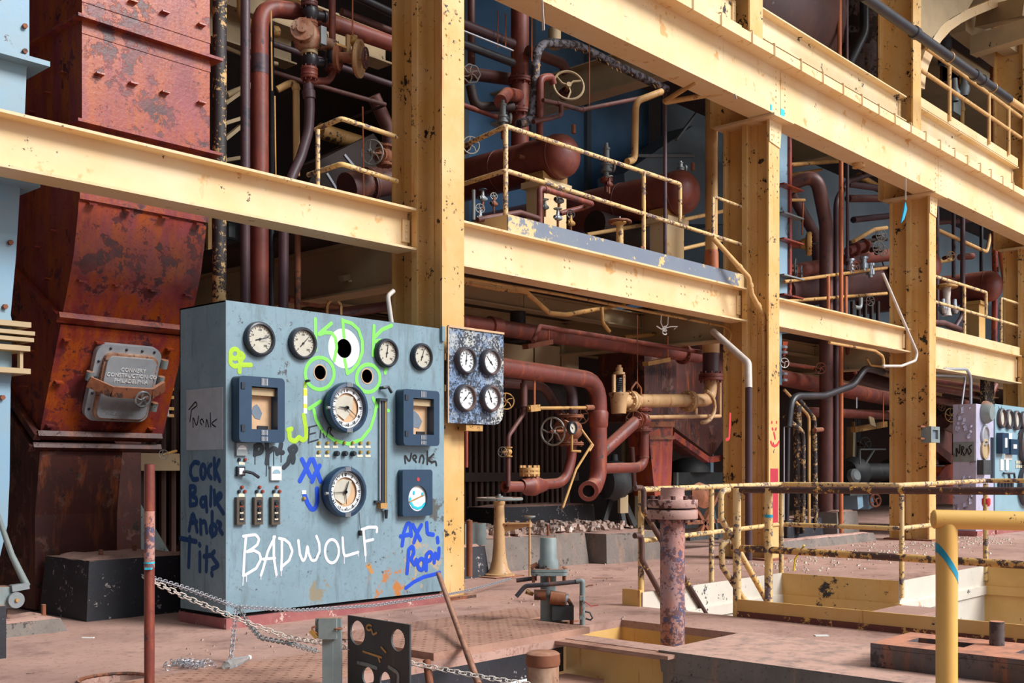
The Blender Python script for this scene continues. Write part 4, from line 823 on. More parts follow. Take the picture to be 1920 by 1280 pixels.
# foundation blocks (the hopper stands over the first)
def block(name, c, mat, label, top=None, cat='foundation block', taper=.04):
    (x0, x1, y0, y1, h) = c; t = thing(name, label, cat, V((x0 + x1) / 2, (y0 + y1) / 2, 0)); k = taper
    MB().hexa([(x0, y0, 0), (x1, y0, 0), (x1, y1, 0), (x0, y1, 0), (x0 + k, y0 + k, h), (x1 - k, y0 + k, h), (x1 - k, y1 - k, h), (x0 + k, y1 - k, h)]).build('block', mat, t, False)
    m = MB(); n = 9; vs = []; random.seed(int(x0 * 10))
    for i in range(n + 1):
        for j in range(n + 1):
            vs.append((x0 + k + (x1 - x0 - 2 * k) * i / n + random.uniform(-.012, .012), y0 + k + (y1 - y0 - 2 * k) * j / n + random.uniform(-.012, .012), h + (.012 + random.uniform(0, .02) if 0 < i < n and 0 < j < n else random.uniform(-.015, .004))))
    fs = [(i * (n + 1) + j, (i + 1) * (n + 1) + j, (i + 1) * (n + 1) + j + 1, i * (n + 1) + j + 1) for i in range(n) for j in range(n)]
    m.add(vs, fs).build('dusty_top', top or 'floor_dust', t); return t
b1 = block('foundation_block', (4.29, 5.30, 8.68, 9.56, .50), 'black_block', 'black painted concrete block streaked white, below the red hopper')
for x, y in ((4.55, 8.95), (5.05, 9.3)): MB().cyl((x, y, .5), (x, y, .57), .02, n=8).build('anchor_bolt', 'rust', b1)
b2_ = block('foundation_block', (3.0, 3.95, 8.3, 8.8, .10), 'concrete', 'low flat concrete pad with bolts near the lever arm')
for x in (3.55, 3.85): MB().cyl((x, 8.5, .1), (x, 8.5, .2), .018, n=8).build('anchor_bolt', 'rust', b2_)
tag(MB().box(2.7, 3.1, 7.4, 7.8, 0, .35).build('foundation_block', 'black_block', None, False), 'black block corner at the left picture edge below the actuator', 'foundation block')
b3_ = block('foundation_block', (5.5, 6.0, 9.2, 10.0, .42), 'concrete', 'grey rubble-topped block behind the red stanchion and left of the panel')
# small valve hung at the hopper side
vv = thing('side_bracket', 'corroded bracket with rods hanging beside the hopper, left of the panel', 'bracket', aY(305, 780, 9.8))
for v in (728, 744, 765, 778): MB().bar(aY(278, v, 9.8), aY(325, v + 1, 9.8), .03, .03).build('rod', 'old_gold', vv)
for u in (300, 312): MB().bar(aY(u, 735, 9.8), aY(u, 780, 9.8), .05, .03).build('strap', 'wire_grey', vv)
wheel_mesh(aY(307, 852, 10.3), V(-.3, -1, .2), .05, 5).build('handwheel', 'wheel_grey', vv); MB().cyl(aY(307, 852, 10.3), aY(330, 845, 10.5), .015).build('stem', 'old_gold', vv)

# ================================================================ RIGHT-HAND DUCT (behind the smiley column)
rd2 = thing('red_duct', 'second rust-red hopper in shadow below the mezzanine, left of the smiley column', 'duct', V(13.4, 10, 0))
q = lambda u, v, y=9.9: aY(u, v, y)
MB().box(q(1208, 640).x, q(1268, 640).x, 9.9, 10.8, q(1230, 790).z, q(1230, 660).z).build('upper_plate', 'brown_duct', rd2, False)
MB().prism([q(1213, 690), q(1258, 690), q(1252, 780), q(1222, 780)], (0, .4, 0)).build('taper_plate', 'red_duct', rd2, False)
MB().prism([q(1215, 800, 9.8), q(1262, 800, 9.8), q(1258, 930, 9.8), q(1228, 930, 9.8)], (0, .4, 0)).build('lower_plate', 'red_duct', rd2, False)
MB().bar(q(1213, 795, 9.78), q(1262, 795, 9.78), .06, .08).bar(q(1215, 820, 9.78), q(1262, 820, 9.78), .06, .06).build('flange', 'rust', rd2, False)
MB().prism([q(1262, 640, 10.2), q(1400, 640, 10.2), q(1400, 760, 10.2), q(1335, 855, 10.2), q(1262, 800, 10.2)], (0, .6, 0)).build('hopper', 'brown_duct', rd2, False)
MB().bar(q(1258, 815, 10.1), q(1325, 862, 10.1), .12, .10).bar(q(1325, 862, 10.1), q(1400, 850, 10.1), .12, .10).build('hopper_flange', 'red_duct', rd2, False)
tag(MB().box(q(1366, 800).x, q(1376, 800).x, 9.9, 9.96, 0, 2.0).build('blue_duct', 'blue_duct', None, False), 'pale blue steel column strip left of the smiley column, low', 'duct')
nb2 = thing('blue_duct', 'pale blue duct strip with a red angle, just right of the smiley column, upper storey', 'duct', aY(1470, 560, 8.9))
p = aY(1455, 560, 8.9); q2 = aY(1477, 230, 8.9); MB().box(p.x, q2.x, 8.9, 9.7, p.z, q2.z).build('duct_plate', 'blue_duct', nb2, False); MB().box(q2.x, q2.x + .07, 8.86, 8.92, p.z, q2.z).build('red_angle', 'red_duct', nb2, False)
for v in (352, 405, 453, 520, 556): z = aY(1470, v, 8.9).z; MB().box(p.x, q2.x + .28, 8.75, 8.9, z - .012, z + .012).build('fin', 'dull_steel' if v in (405, 520) else 'red_duct', nb2, False)
nb3 = thing('blue_duct', 'pale blue casing with clips low beside the smiley column', 'duct', aY(1468, 720, 8.9))
p, q3 = aY(1455, 720, 8.9), aY(1466, 640, 8.9); MB().box(p.x, q3.x, 8.9, 9.5, p.z, q3.z + .2).build('duct_plate', 'blue_duct', nb3, False); MB().prism([aY(1468, 640, 8.9), aY(1478, 640, 8.9), aY(1472, 668, 8.9), aY(1468, 668, 8.9)], (0, .3, 0)).build('red_plate', 'red_duct', nb3, False)
for v in (650, 660, 700, 712): z = aY(1466, v, 8.9).z; MB().box(q3.x, q3.x + .1, 8.85, 8.95, z - .02, z + .02).build('clip', 'wire_grey', nb3, False)
# boiler tube wall behind the lower bay
tw = thing('boiler_tube_wall', 'wall of dark upright boiler tubes at the back of the lower bay', 'boiler tubes', V(10.5, 11.8, .1))
for k in range(46): 
    x = 8.3 + k * .13; MB().cyl((x, 11.8, .1), (x, 11.8, 2.25), .042, n=8).build('tube', 'tube_brown', tw)
MB().box(8.0, 14.5, 11.7, 11.75, 1.08, 1.22).box(8.0, 14.5, 11.9, 11.95, 0, 3.3).build('header', 'dark_brown', tw, False)
MB().box(5.7, 8.0, 11.5, 11.6, 1.25, 1.45).build('rail_header', 'tan_steel', tw, False)
for k in range(16): MB().cyl((5.8 + k * .13, 11.7, .1), (5.8 + k * .13, 11.7, 2.2), .042, n=8).build('tube', 'tube_brown', tw)
# blue casing walls seen through the upper bays
structure(MB().box(12.2, 18.3, 12.95, 13.0, 3.7, 9.4), 'wall_casing', 'blue_wall')
for i, x in enumerate((12.9, 14.6, 16.2)): structure(MB().box(x, x + .12, 12.87, 12.95, 3.7, 9.4), 'trim_%d' % (20 + i), 'slate_wall')
structure(MB().box(18.3, 44, 12.6, 12.65, 3.7, 9.4), 'wall_casing_right', 'slate_wall')
sl = thing('coal_chute', 'slate grey sloping chute in shadow behind the right gas vessel', 'chute', aY(1300, 330, 11.5))
MB().prism([aY(1170, 325, 11.6), aY(1300, 235, 11.6), aY(1352, 225, 11.6), aY(1360, 420, 11.6), aY(1180, 420, 11.6)], (0, .6, 0)).build('chute_plate', 'slate_wall', sl, False)
MB().bar(aY(1268, 262, 11.55), aY(1330, 180, 11.55), .05, .04).bar(aY(1180, 292, 11.55), aY(1300, 292, 11.55), .05, .05).build('edge_angle', 'dull_steel', sl, False)
# ================================================================ UPPER LEFT BAY
pk = lambda u, v, y, n: wid(aY(u, v, y), n)
pipe('riser_pipe', 'black riser pipe with flaking cream paint beside the red duct', pts3([(412, -60, 9.05), (411, 600, 9.05)]), pk(412, 300, 9.05, 13), 'black_peel')
pipe('riser_pipe', 'thin dark purple riser pipe second from the red duct', pts3([(460, -60, 9.0), (460, 600, 9.0)]), pk(460, 300, 9, 9), 'purple_pipe')
t = pipe('riser_pipe', 'thick red riser pipe bending over to the right in a great elbow', pts3([(487, 610, 9.2), (487, 12, 9.2), (560, 22, 9.2), (780, 98, 9.2)]), pk(487, 300, 9.2, 16.5), 'red_pipe', bend=.75)
MB().tube(pts3([(487, 105, 9.2), (487, 140, 9.2)]), pk(487, 120, 9.2, 16.8), 16).build('bare_band', 'purple_pipe', t)
pipe('riser_pipe', 'slim black riser pipe close behind the thick red one', pts3([(509, 40, 9.5), (509, 610, 9.5)]), pk(509, 300, 9.5, 5), 'black_pipe')
t = pipe('bent_pipe', 'dark wavy pipe hanging from the valve stack and dropping behind the beam', pts3([(578, 158, 9.0), (581, 200, 9.0), (579, 245, 9.0), (564, 295, 9.0), (541, 345, 9.0), (532, 430, 9.05), (531, 610, 9.05)]), pk(570, 250, 9, 9.5), 'purple_pipe', bend=.5, cuffs=(.04,))
# valve stack
vs = thing('valve_stack', 'stack of black and rusty globe valves with a round cream ball valve in the middle', 'valve', aY(578, 160, 9.0))
Q = lambda u, v, y=9.0: aY(u, v, y)
MB().tube([Q(577, -30), Q(579, 160)], pk(577, 50, 9, 6), 12).build('pipe_length', 'red_pipe', vs)
for v, m in ((8, 'brown_pipe'), (46, 'rust'), (97, 'tan_steel'), (133, 'red_pipe'), (143, 'red_pipe')): flange_mesh(Q(580, v), EZ, pk(580, v, 9, 16), .03, 8, 16).build('flange', m, vs)
for v in (27, 115): MB().lathe(Q(582, v + 16), EZ, [(0, 0), (0, .045), (.05, .075), (.10, .088), (.15, .075), (.2, .045), (.2, 0)], 16).lathe(Q(584, v), V(1, -.2, .1), [(.04, .05), (.13, .045), (.135, .06), (.16, .06), (.16, 0)], 12).build('valve_body', 'black_pipe', vs)
MB().lathe(Q(576, 72) - EZ * .12, EZ, [(0, 0), (0, .09), (.04, .13), (.12, .155), (.2, .13), (.24, .09), (.24, 0)], 18).lathe(Q(572, 72), V(-.7, -.7, .1), [(.1, .11), (.16, .10), (.17, .12), (.20, .12), (.20, .05), (.23, .05), (.23, 0)], 14).lathe(Q(580, 72), V(.9, -.1, 0), [(.1, .10), (.2, .06), (.3, .06), (.3, 0)], 12).build('ball_valve', 'rusty_cream', vs)
p = Q(589, 74) - EY * .16; MB().box(p.x - .035, p.x + .035, p.y, p.y + .05, p.z - .09, p.z + .09).build('name_plate', 'dull_steel', vs, False)
wheel_mesh(Q(610, 60, 9.15), V(.3, -1, .1), .08, 5).build('handwheel', 'bezel', vs)
MB().tube(rounded([Q(623, -30), Q(623, 140), Q(616, 152), Q(580, 152)], .12), pk(620, 50, 9, 6.5), 12).build('branch_pipe', 'red_pipe', vs)
for v in (87, 128): flange_mesh(Q(624, v), EZ, pk(620, v, 9, 14), .025, 8, 16).build('flange', 'black_pipe' if v < 100 else 'red_pipe', vs)
MB().lathe(Q(623, 124), EZ, [(0, .05), (.06, .07), (.12, .075), (.18, .05)], 14).build('valve_body', 'black_pipe', vs)
dv = thing('disc_valve', 'cream cast disc valve with a spoked handwheel hanging on a thin rod', 'valve', aY(672, 140, 8.75))
D = lambda u, v: aY(u, v, 8.75); dn = V(.55, -.8, -.1)
MB().lathe(D(668, 110), dn, [(-.10, 0), (-.10, .05), (-.03, .06), (0, .17), (.02, .19), (.05, .19), (.05, .17), (.03, .15), (.03, 0)], 28).build('dish', 'tan_pipe', dv)
wheel_mesh(D(668, 108) + dn * .10, dn, .10, 7, .012).build('handwheel', 'brown_pipe', dv); MB().cyl(D(668, 110), D(668, 108) + dn * .12, .02).build('stem', 'old_gold', dv)
MB().lathe(D(648, 108), dn, [(-.12, 0), (-.12, .05), (-.1, .13), (-.06, .13), (-.06, .05), (.1, .05), (.1, 0)], 18).build('body', 'rust', dv)
for du in (-7, 5): MB().bar(D(660 + du, 66), D(660 + du, 106), .03, .05).build('hanger_arm', 'tan_pipe', dv)
MB().cyl(D(655, 74), D(672, 82), .05, n=12).build('pulley', 'old_gold', dv); MB().cyl(D(661, -30), D(661, 66), .008, n=6).build('rod', 'orange_pipe', dv); MB().bar(D(630, 82), D(655, 92), .02, .02).build('link', 'old_gold', dv)
pipe('yellow_pipe', 'chipped yellow upright pipe with a capped elbow left of the wavy pipe', pts3([(520, 168, 9.3), (555, 150, 9.2), (556, 330, 9.2)]), pk(556, 200, 9.2, 6.5), 'yellow_pipe', bend=.1, cuffs=(.2,))
for i, (L, n, m, lab) in enumerate((([(500, 78, 9.7), (740, 160, 9.7)], 6, 'purple_pipe', 'purple-brown pipe sloping behind the valve stack'), ([(512, 135, 9.6), (560, 150, 9.6), (722, 196, 9.6)], 4.5, 'brown_pipe', 'thin brown pipe running to a capped end left of the tall column'), ([(722, 197, 9.6), (640, 230, 10.2)], 2.5, 'dark_brown', 'thin dark rod running back from the capped brown pipe'),
        ([(640, -20, 9.9), (742, 28, 9.9)], 8, 'black_pipe', 'glossy black pipe at the very top left of the tall column'), ([(640, 22, 10.1), (742, 62, 10.1)], 7, 'brown_pipe', 'brown pipe below the glossy black one near the top'), ([(600, 245, 11), (742, 290, 11)], 15, 'old_gold', 'fat tan lagged pipe in shadow behind the left gallery rail'), ([(420, 88, 10.5), (470, 108, 10.5), (520, 120, 10.5)], 4, 'tan_steel', 'thin tan pipe in the gap behind the risers, upper'), ([(425, 178, 11), (470, 160, 11)], 6, 'tan_steel', 'tan strut in the gap behind the risers, lower'),
        ([(700, 180, 10), (728, 240, 10), (735, 350, 10)], 13, 'brown_pipe', 'dark brown bent pipe close to the tall column in the left gallery'), ([(455, -20, 10.2), (455, 50, 10.2), (520, 60, 10.2)], 11, 'old_gold', 'tan lagged pipe behind the great red elbow'))):
    pipe('cross_pipe', lab, pts3(L), pk(L[0][0], L[0][1], L[0][2], n), m, bend=.25)
for u, v0, v1, y, lab in ((510, 20, 170, 8.8, 'thin gold rod hanging beside the slim black riser, upper'), (517, 180, 330, 8.9, 'thin gold rod hanging beside the slim black riser, lower'), (682, 200, 370, 8.8, 'orange hanger rod in front of the left gallery valve')):
    tag(MB().tube(pts3([(u - 2, v0, y), (u, v1, y)]), .008, 6).build('hanger_rod', 'old_gold' if u < 600 else 'orange_pipe', None), lab, 'rod')
# gallery rail
def rail(name, label, parts, mat='rail_paint', cat='railing', n=3.4):
    """parts: name, path points. Every tube of the rail is a part."""
    lo = min((p for _, P, _ in parts for p in P), key=lambda p: p.z); t = thing(name, label, cat, lo)
    for nm, P, r in parts: MB().tube(P, r, 10).build(nm, mat, t)
    return t
gy = 8.15
rail('guard_rail', 'chipped yellow gallery railing left of the tall column, above the long beam', [('top_rail', rounded([aX(592, 243, aY(640, 222, gy).x - .0), aY(640, 222, gy), aY(745, 257, gy)], .05), .024), ('middle_rail', rounded([aX(578, 328, aY(640, 307, gy).x), aY(640, 307, gy), aY(745, 340, gy)], .05), .024), ('post', [aX(596, 243, 6.4), aX(596, 350, 6.4)], .022)])
gv = thing('gate_valve', 'pale gate valve with a handwheel behind the left gallery railing', 'valve', aY(690, 290, 9.2))
valve(gv, aY(722, 292, 9.2), EZ, aY(676, 280, 9.0) - aY(722, 292, 9.2), .085, 'rust', 'wheel_grey', wheel=.13, yoke=.30)
bv = thing('flanged_vessel', 'dark brown vessel with a bolted end behind the left gallery railing', 'vessel', aY(700, 350, 9.6))
MB().cyl(aY(650, 352, 9.6), aY(728, 338, 9.6), .17, n=24).build('shell', 'brown_pipe', bv); flange_mesh(aY(690, 346, 9.6), aY(728, 338, 9.6) - aY(650, 352, 9.6), .20, .03, 14, 24, .012).build('flange', 'brown_pipe', bv)
tag(MB().prism([aY(560, 380, 10.8), aY(600, 300, 10.8), aY(700, 250, 10.8), aY(738, 300, 10.8), aY(738, 380, 10.8)], (0, .5, 0)).build('coal_hopper', 'dark_brown', None, False), 'dark sloping hopper plate deep behind the left gallery', 'hopper')
for i, (a, b) in enumerate((((645, 290), (690, 345)), ((612, 325), (640, 370)), ((690, 280), (720, 320)))): tag(MB().bar(aY(*a, 10.2), aY(*b, 10.2), .03, .03).build('brace_rod', 'wire_grey', None, False), 'bright thin brace on the dark hopper plate, %s of three' % ('middle', 'left', 'right')[i], 'rod')
# dark plant deep behind
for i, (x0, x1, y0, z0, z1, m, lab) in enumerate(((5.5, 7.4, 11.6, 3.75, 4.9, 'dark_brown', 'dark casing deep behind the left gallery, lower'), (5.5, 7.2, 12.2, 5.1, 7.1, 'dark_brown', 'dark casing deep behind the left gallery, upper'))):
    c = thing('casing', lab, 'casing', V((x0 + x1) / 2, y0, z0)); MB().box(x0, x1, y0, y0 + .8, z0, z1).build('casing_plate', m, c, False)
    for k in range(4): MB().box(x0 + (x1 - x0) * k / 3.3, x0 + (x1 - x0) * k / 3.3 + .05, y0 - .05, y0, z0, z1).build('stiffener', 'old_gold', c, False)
gr = thing('gallery_grating', 'tan timbers crossing in the gap between the black and purple risers', 'timbers', aY(440, 280, 11))
for k, (a, b) in enumerate(((195, 172), (232, 222), (262, 236), (301, 296))): MB().bar(aY(420, a, 11), aY(452, b, 11), .10, .04).build('timber', 'tan_steel', gr, False)
# things seen between beam and panel top
pipe('orange_pipe', 'rusty orange pipe dropping behind the panel top, left bay', pts3([(558, 400, 9.1), (558, 610, 9.1)]), pk(558, 500, 9.1, 6), 'rust')
hk = thing('pipe_hanger', 'rusty clevis hanger over the pipe behind the panel top', 'hanger', aY(625, 580, 9.6))
MB().cyl(aY(626, 530, 9.6), aY(626, 556, 9.6), .01).build('rod', 'old_gold', hk)
for s in (-1, 1): MB().bar(aY(626, 555, 9.6), aY(626 + s * 13, 572, 9.6), .02, .03).bar(aY(626 + s * 13, 572, 9.6), aY(626 + s * 13, 590, 9.6), .02, .03).build('strap', 'old_gold', hk)
pipe('cross_pipe', 'fat brown pipe sloping up behind the panel top towards the tall column', pts3([(600, 592, 9.9), (742, 572, 9.9)]), pk(650, 580, 9.9, 10), 'brown_pipe')
pipe('cross_pipe', 'rusty speckled pipe behind the panel top by the clevis hanger', pts3([(540, 560, 9.9), (640, 578, 9.9)]), pk(600, 570, 9.9, 7), 'rust')
pipe('conduit', 'pale bent conduit stub above the panel beside the tall column', pts3([(735, 612, 7.9), (727, 555, 7.9), (738, 545, 7.9)]), .022, 'pipe_white', cat='conduit', bend=.05)
lf = thing('lamp_bracket', 'broken fluorescent lamp fitting under the mezzanine left of the tall column', 'lamp', aY(690, 520, 9.2))
MB().bar(aY(640, 522, 9.2), aY(735, 508, 9.2), .08, .06).build('channel', 'tan_steel', lf, False); MB().bar(aY(655, 527, 9.15), aY(700, 522, 9.15), .03, .02).build('broken_end', 'label_cream', lf, False); MB().bar(aY(668, 506, 9.1), aY(683, 522, 9.1), .04, .05).build('clip', 'rust', lf, False)
dc = MB()
for k in range(14): dc.box(5.9 + k * .2, 6.05 + k * .2, 12.4, 12.45, 3.0, 3.6)
dk = tag(dc.build('ribbed_decking', 'tan_steel', None, False), 'ribbed decking glimpsed under the mezzanine behind the panel top', 'decking', kind='stuff')
# ================================================================ CENTRE BAY, UPPER STOREY
def vessel(u, v, y, rp, y_end, label, seam=.0):
    c = aY(u, v, y); R = wid(c, rp); t = thing('gas_vessel', label, 'vessel', V(c.x, (y + y_end) / 2, c.z - R), None)
    MB().lathe(V(c.x, y_end, c.z), -EY, [(0, 0), (0, R), (y_end - y, R), (y_end - y + R * .2, R * .99)] + [(y_end - y + R * .2 + R * .75 * math.sin(k * math.pi / 16), R * .99 * math.cos(k * math.pi / 16)) for k in range(1, 8)] + [(y_end - y + R * .95, 0)], 36).build('shell', 'vessel', t)
    for yy in (y - .0, y + 1.0):
        MB().lathe(V(c.x, yy + .015, c.z), -EY, [(0, R), (.004, R + .007), (.026, R + .007), (.03, R)], 36).build('weld_seam', 'red_pipe', t)
    for o_, ax_, n_ in (((c.x, y - .25, c.z + R * .88), EZ, .11), ((c.x - R * .96, y + .35, c.z), -EX, .1)): MB().lathe(o_, ax_, [(0, .028), (n_, .028), (n_, 0)], 8).build('stub', 'rust', t)
    return t, c, R
v1, c1, R1 = vessel(1047, 294, 8.95, 41, 12.8, 'rusty red gas vessel, left of the centre pair, behind the railing corner')
v2, c2, R2 = vessel(1272, 362, 8.95, 41, 12.8, 'rusty red gas vessel, right of the centre pair, beside the tall yellow pipe')
for c, R, lab in ((c1, R1, 'left'), (c2, R2, 'right')):
    s = thing('vessel_saddle', 'cream box saddle under the %s gas vessel of the centre pair' % lab, 'saddle', V(c.x, 9.15, 3.71))
    MB().box(c.x - .22, c.x + .22, 9.0, 9.3, 3.71, c.z - R - .12).build('pedestal', 'cream', s, False); MB().box(c.x - .27, c.x + .27, 8.95, 9.35, c.z - R - .12, c.z - R - .04).build('cap', 'cream', s, False)
    MB().prism([(c.x - .24, 9.0, c.z - R - .04), (c.x + .24, 9.0, c.z - R - .04), (c.x + .24, 9.0, c.z - R * .75), (c.x + .1, 9.0, c.z - R * .97), (c.x - .1, 9.0, c.z - R * .97), (c.x - .24, 9.0, c.z - R * .75)], (0, .3, 0)).build('cradle', 'old_gold', s, False)
ry = 8.02
Rr = lambda u, v: aY(u, v, ry)
rail('guard_rail', 'flaking corner railing in front of the gas vessels, above the grey toe board',
     [('top_rail', rounded([aX(862, 277, 8.66), aX(947, 237, 8.66), aY(950, 237, 8.02), Rr(1275, 345), Rr(1275, 416)], .03), .026), ('middle_rail', rounded([aX(862, 347, 8.66), aX(947, 320, 8.66), Rr(950, 320), Rr(1402, 462)], .03), .026),
      ('post', [Rr(948, 237), Rr(948, 425)], .028), ('post', [Rr(1207, 325), Rr(1207, 492)], .026), ('short_rail', [Rr(1337, 440), Rr(1337, 371), Rr(1343, 370), Rr(1402, 392)], .022)])
a = Rr(1203, 470); tag(MB().box(a.x - .05, a.x + .02, ry - .03, ry - .01, a.z - .2, a.z + .05).build('post_bracket', 'rust', None, False), 'rusty post bracket on the grey toe board', 'bracket')
# big red stand pipe
t = pipe('stand_pipe', 'fat red stand pipe with bolted flanges left of the left gas vessel', pts3([(975, -40, 9.7), (975, 290, 9.7)]), pk(975, 150, 9.7, 17), 'red_pipe', flanges=(.58, .76), n=20, fs=1.35)
MB().tube(rounded([aY(975, 180, 9.7), aY(950, 176, 9.4), aY(938, 190, 9.2)], .1), pk(960, 180, 9.5, 12), 14).build('branch', 'red_pipe', t)
for i, (L, n, m, lab) in enumerate((([(862, 42, 9.3), (962, 82, 9.3)], 9, 'purple_pipe', 'purple pipe running into the left of the red stand pipe, upper'), ([(862, 80, 9.4), (962, 118, 9.4)], 8, 'black_pipe', 'black pipe running into the left of the red stand pipe'),
     ([(990, 95, 9.5), (1055, 120, 9.5), (1062, 138, 9.5)], 10, 'brown_pipe', 'brown pipe with a clamp leaving the red stand pipe to the right'), ([(862, 135, 10), (965, 150, 10)], 12, 'brown_pipe', 'dark brown pipe behind the small grey handwheel'), ([(884, -30, 9.6), (884, 120, 9.6)], 7, 'brown_pipe', 'short brown upright pipe above the small grey handwheel'),
     ([(862, 195, 9.6), (940, 222, 9.6)], 5, 'red_pipe', 'thin red pipe sloping down behind the corner post'), ([(882, 160, 9.6), (890, 200, 9.6), (960, 200, 9.6)], 9, 'dark_brown', 'dark bent pipe below the small grey handwheel'), ([(862, 55, 9.0), (962, 95, 9.0)], 1.8, 'wire_grey', 'thin wire along the purple pipe'), ([(1040, 55, 10), (1040, 90, 10)], 12, 'tan_steel', 'short tan pipe stub above the peeling bend'))):
    pipe('cross_pipe', lab, pts3(L), pk(L[0][0], L[0][1], L[0][2], n), m, bend=.15)
pk_ = pipe('peeling_pipe', 'lagged pipe bending like a crook with yellow paint hanging off it', pts3([(972, 232, 9.1), (996, 226, 9.1), (1003, 170, 9.1), (1005, 78, 9.1), (1080, 84, 9.1), (1250, 168, 9.1)]), pk(1003, 150, 9.1, 8.5), 'peeling_yellow', bend=.5)
fl_ = MB(); random.seed(11)
for k in range(60):
    f = random.random(); a = aY(1080, 84, 9.1).lerp(aY(1250, 168, 9.1), f) if k < 42 else aY(1003, 205, 9.1).lerp(aY(1004, 110, 9.1), f)
    d = V(random.uniform(-1, 1), random.uniform(-1, 0), random.uniform(-1, .1)).normalized() * .055; e = a + d; s = random.uniform(.015, .04); fl_.prism([e, e + V(s, .005, -s * .5), e + V(s * .6, -.01, -s * 1.6), e + V(-s * .3, -.01, -s)], (0, .004, 0))
fl_.build('hanging_flakes', 'old_gold', pk_, False, 'stuff')
pipe('steam_pipe', 'thin red-brown pipe with a trap, slung on a rod in front of the blue casing', pts3([(1018, 188, 8.9), (1050, 195, 8.9), (1090, 206, 8.9), (1240, 176, 9.0)]), pk(1100, 200, 8.9, 4), 'brown_pipe', bend=.12, cuffs=(.1, .28))
pipe('steam_pipe', 'red hooked pipe stub beside the crook-shaped pipe', pts3([(1038, 158, 9.0), (1034, 144, 9.0), (1013, 146, 9.0), (1012, 262, 9.0)]), pk(1012, 200, 9, 7), 'red_pipe', bend=.12)
pipe('steam_pipe', 'small dropping branch with two elbows below the hooked stub', pts3([(1052, 196, 8.85), (1052, 216, 8.85), (1030, 222, 8.85), (1000, 228, 8.85)]), pk(1050, 205, 8.85, 4.5), 'brown_pipe', bend=.06)
for u, v0, v1, y, lab in ((1105, 60, 200, 8.95, 'thin hanger rod carrying the steam pipe'), (997, 20, 115, 8.9, 'thin hanger rod right of the red stand pipe'), (933, 20, 90, 9.2, 'thin hanger rod left of the red stand pipe, second'), (948, 25, 90, 9.2, 'thin hanger rod left of the red stand pipe, first'), (1195, 590, 728, 8.9, 'long rusty hanger rod above the cream safety valve pipe')):
    tag(MB().tube(pts3([(u, v0, y), (u, v1, y)]), .008, 6).build('hanger_rod', 'rust', None), lab, 'rod')
pipe('drain_pipe', 'yellow swan-neck drain pipe in front of the blue casing', pts3([(1176, 303, 8.6), (1190, 300, 8.6), (1192, 190, 8.6), (1240, 172, 8.6)]), pk(1192, 250, 8.6, 6.5), 'yellow_pipe', bend=.22)
pipe('conduit', 'thin purple upright pipe in front of the right gas vessel', pts3([(1247, 176, 8.3), (1247, 482, 8.3)]), pk(1247, 300, 8.3, 3.6), 'purple_pipe', cat='pipe')
bk = thing('girder_bracket', 'yellow pipe bracket in a V under the crane girder', 'bracket', aY(1246, 190, 8.3))
MB().tube([aY(1246, 190, 8.3), aY(1306, 152, 7.6)], .035, 10).build('arm', 'yellow_pipe', bk); MB().tube([aY(1246, 192, 8.3), aY(1355, 173, 7.6)], .035, 10).build('arm', 'yellow_pipe', bk)
t = pipe('yellow_pipe', 'tall fat yellow pipe, orange and rusty at its foot, left of the smiley column', pts3([(1334, 150, 8.7), (1334, 512, 8.7)]), pk(1334, 300, 8.7, 11.5), 'yellow_pipe')
MB().lathe(aY(1334, 512, 8.7), EZ, [(0, pk(1334, 500, 8.7, 13.5)), (.3, pk(1334, 500, 8.7, 13)), (.34, pk(1334, 500, 8.7, 11.6))], 18).build('rusty_sleeve', 'orange_pipe', t)
def wheel_thing(u, v, y, n, axis, lab, spokes=5, mat='wheel_grey', wav=0, back=.25):
    c = aY(u, v, y); t = thing('spindle_valve', lab, 'handwheel', c); a = Vector(axis).normalized(); R = wid(c, n)
    wheel_mesh(c, a, R, spokes, R * .085, wav).build('handwheel', mat, t); MB().cyl(c + a * .02, c - a * back, R * .12, n=8).build('stem', 'rust', t); MB().lathe(c - a * back * .5, -a, [(0, R * .3), (back * .3, R * .42), (back * .45, R * .42), (back * .5, R * .25)], 12).build('bonnet', 'brown_pipe', t)
    return t
wheel_thing(883, 138, 8.9, 17, (-.45, -.8, 0), 'wavy grey handwheel at the top right of the tall column', 6, wav=.05)
wheel_thing(883, 272, 8.8, 16, (-.45, -.8, 0), 'grey handwheel behind the corner railing, lower of two by the tall column', 5)
wheel_thing(1066, 160, 9.1, 29, (-.55, -.75, .2), 'large spoked handwheel with curved spokes beside the crook-shaped pipe', 3, 'tan_steel')
wheel_thing(1100, 130, 11, 7, (-.5, -.8, 0), 'tiny grey handwheel deep under the girder', 5)
def safety_valve(u, v0, v1, y, n, lab):
    b, tp = aY(u, v1, y), aY(u, v0, y); t = thing('safety_valve', lab, 'valve', b); h = tp.z - b.z; r = wid(b, n)
    MB().lathe(b, EZ, [(0, 0), (0, r * .5), (h * .12, r * .5), (h * .12, r * 1.1), (h * .2, r * 1.1), (h * .2, r * .8), (h * .3, r * .8), (h * .32, r), (h * .4, r), (h * .42, r * .62), (h * .78, r * .58), (h * .8, r * .72), (h * .85, r * .72), (h * .87, r * .4), (h, r * .34), (h, 0)], 14).build('body', 'dull_steel', t)
    MB().lathe(b + EZ * h * .3, V(.8, -.6, 0), [(0, r * .6), (r * 1.2, r * .6), (r * 1.2, r), (r * 1.6, r), (r * 1.6, 0)], 14).build('outlet', 'dull_steel', t)
    MB().lathe(b - EZ * h * .5, EZ, [(0, r * .4), (h * .3, r * .4), (h * .32, r * 1.2), (h * .42, r * 1.2), (h * .5, r * .5)], 14).build('inlet', 'red_pipe', t)
    return t
safety_valve(943, 188, 236, 8.75, 10, 'grey safety valve above the left gas vessel, at the railing corner')
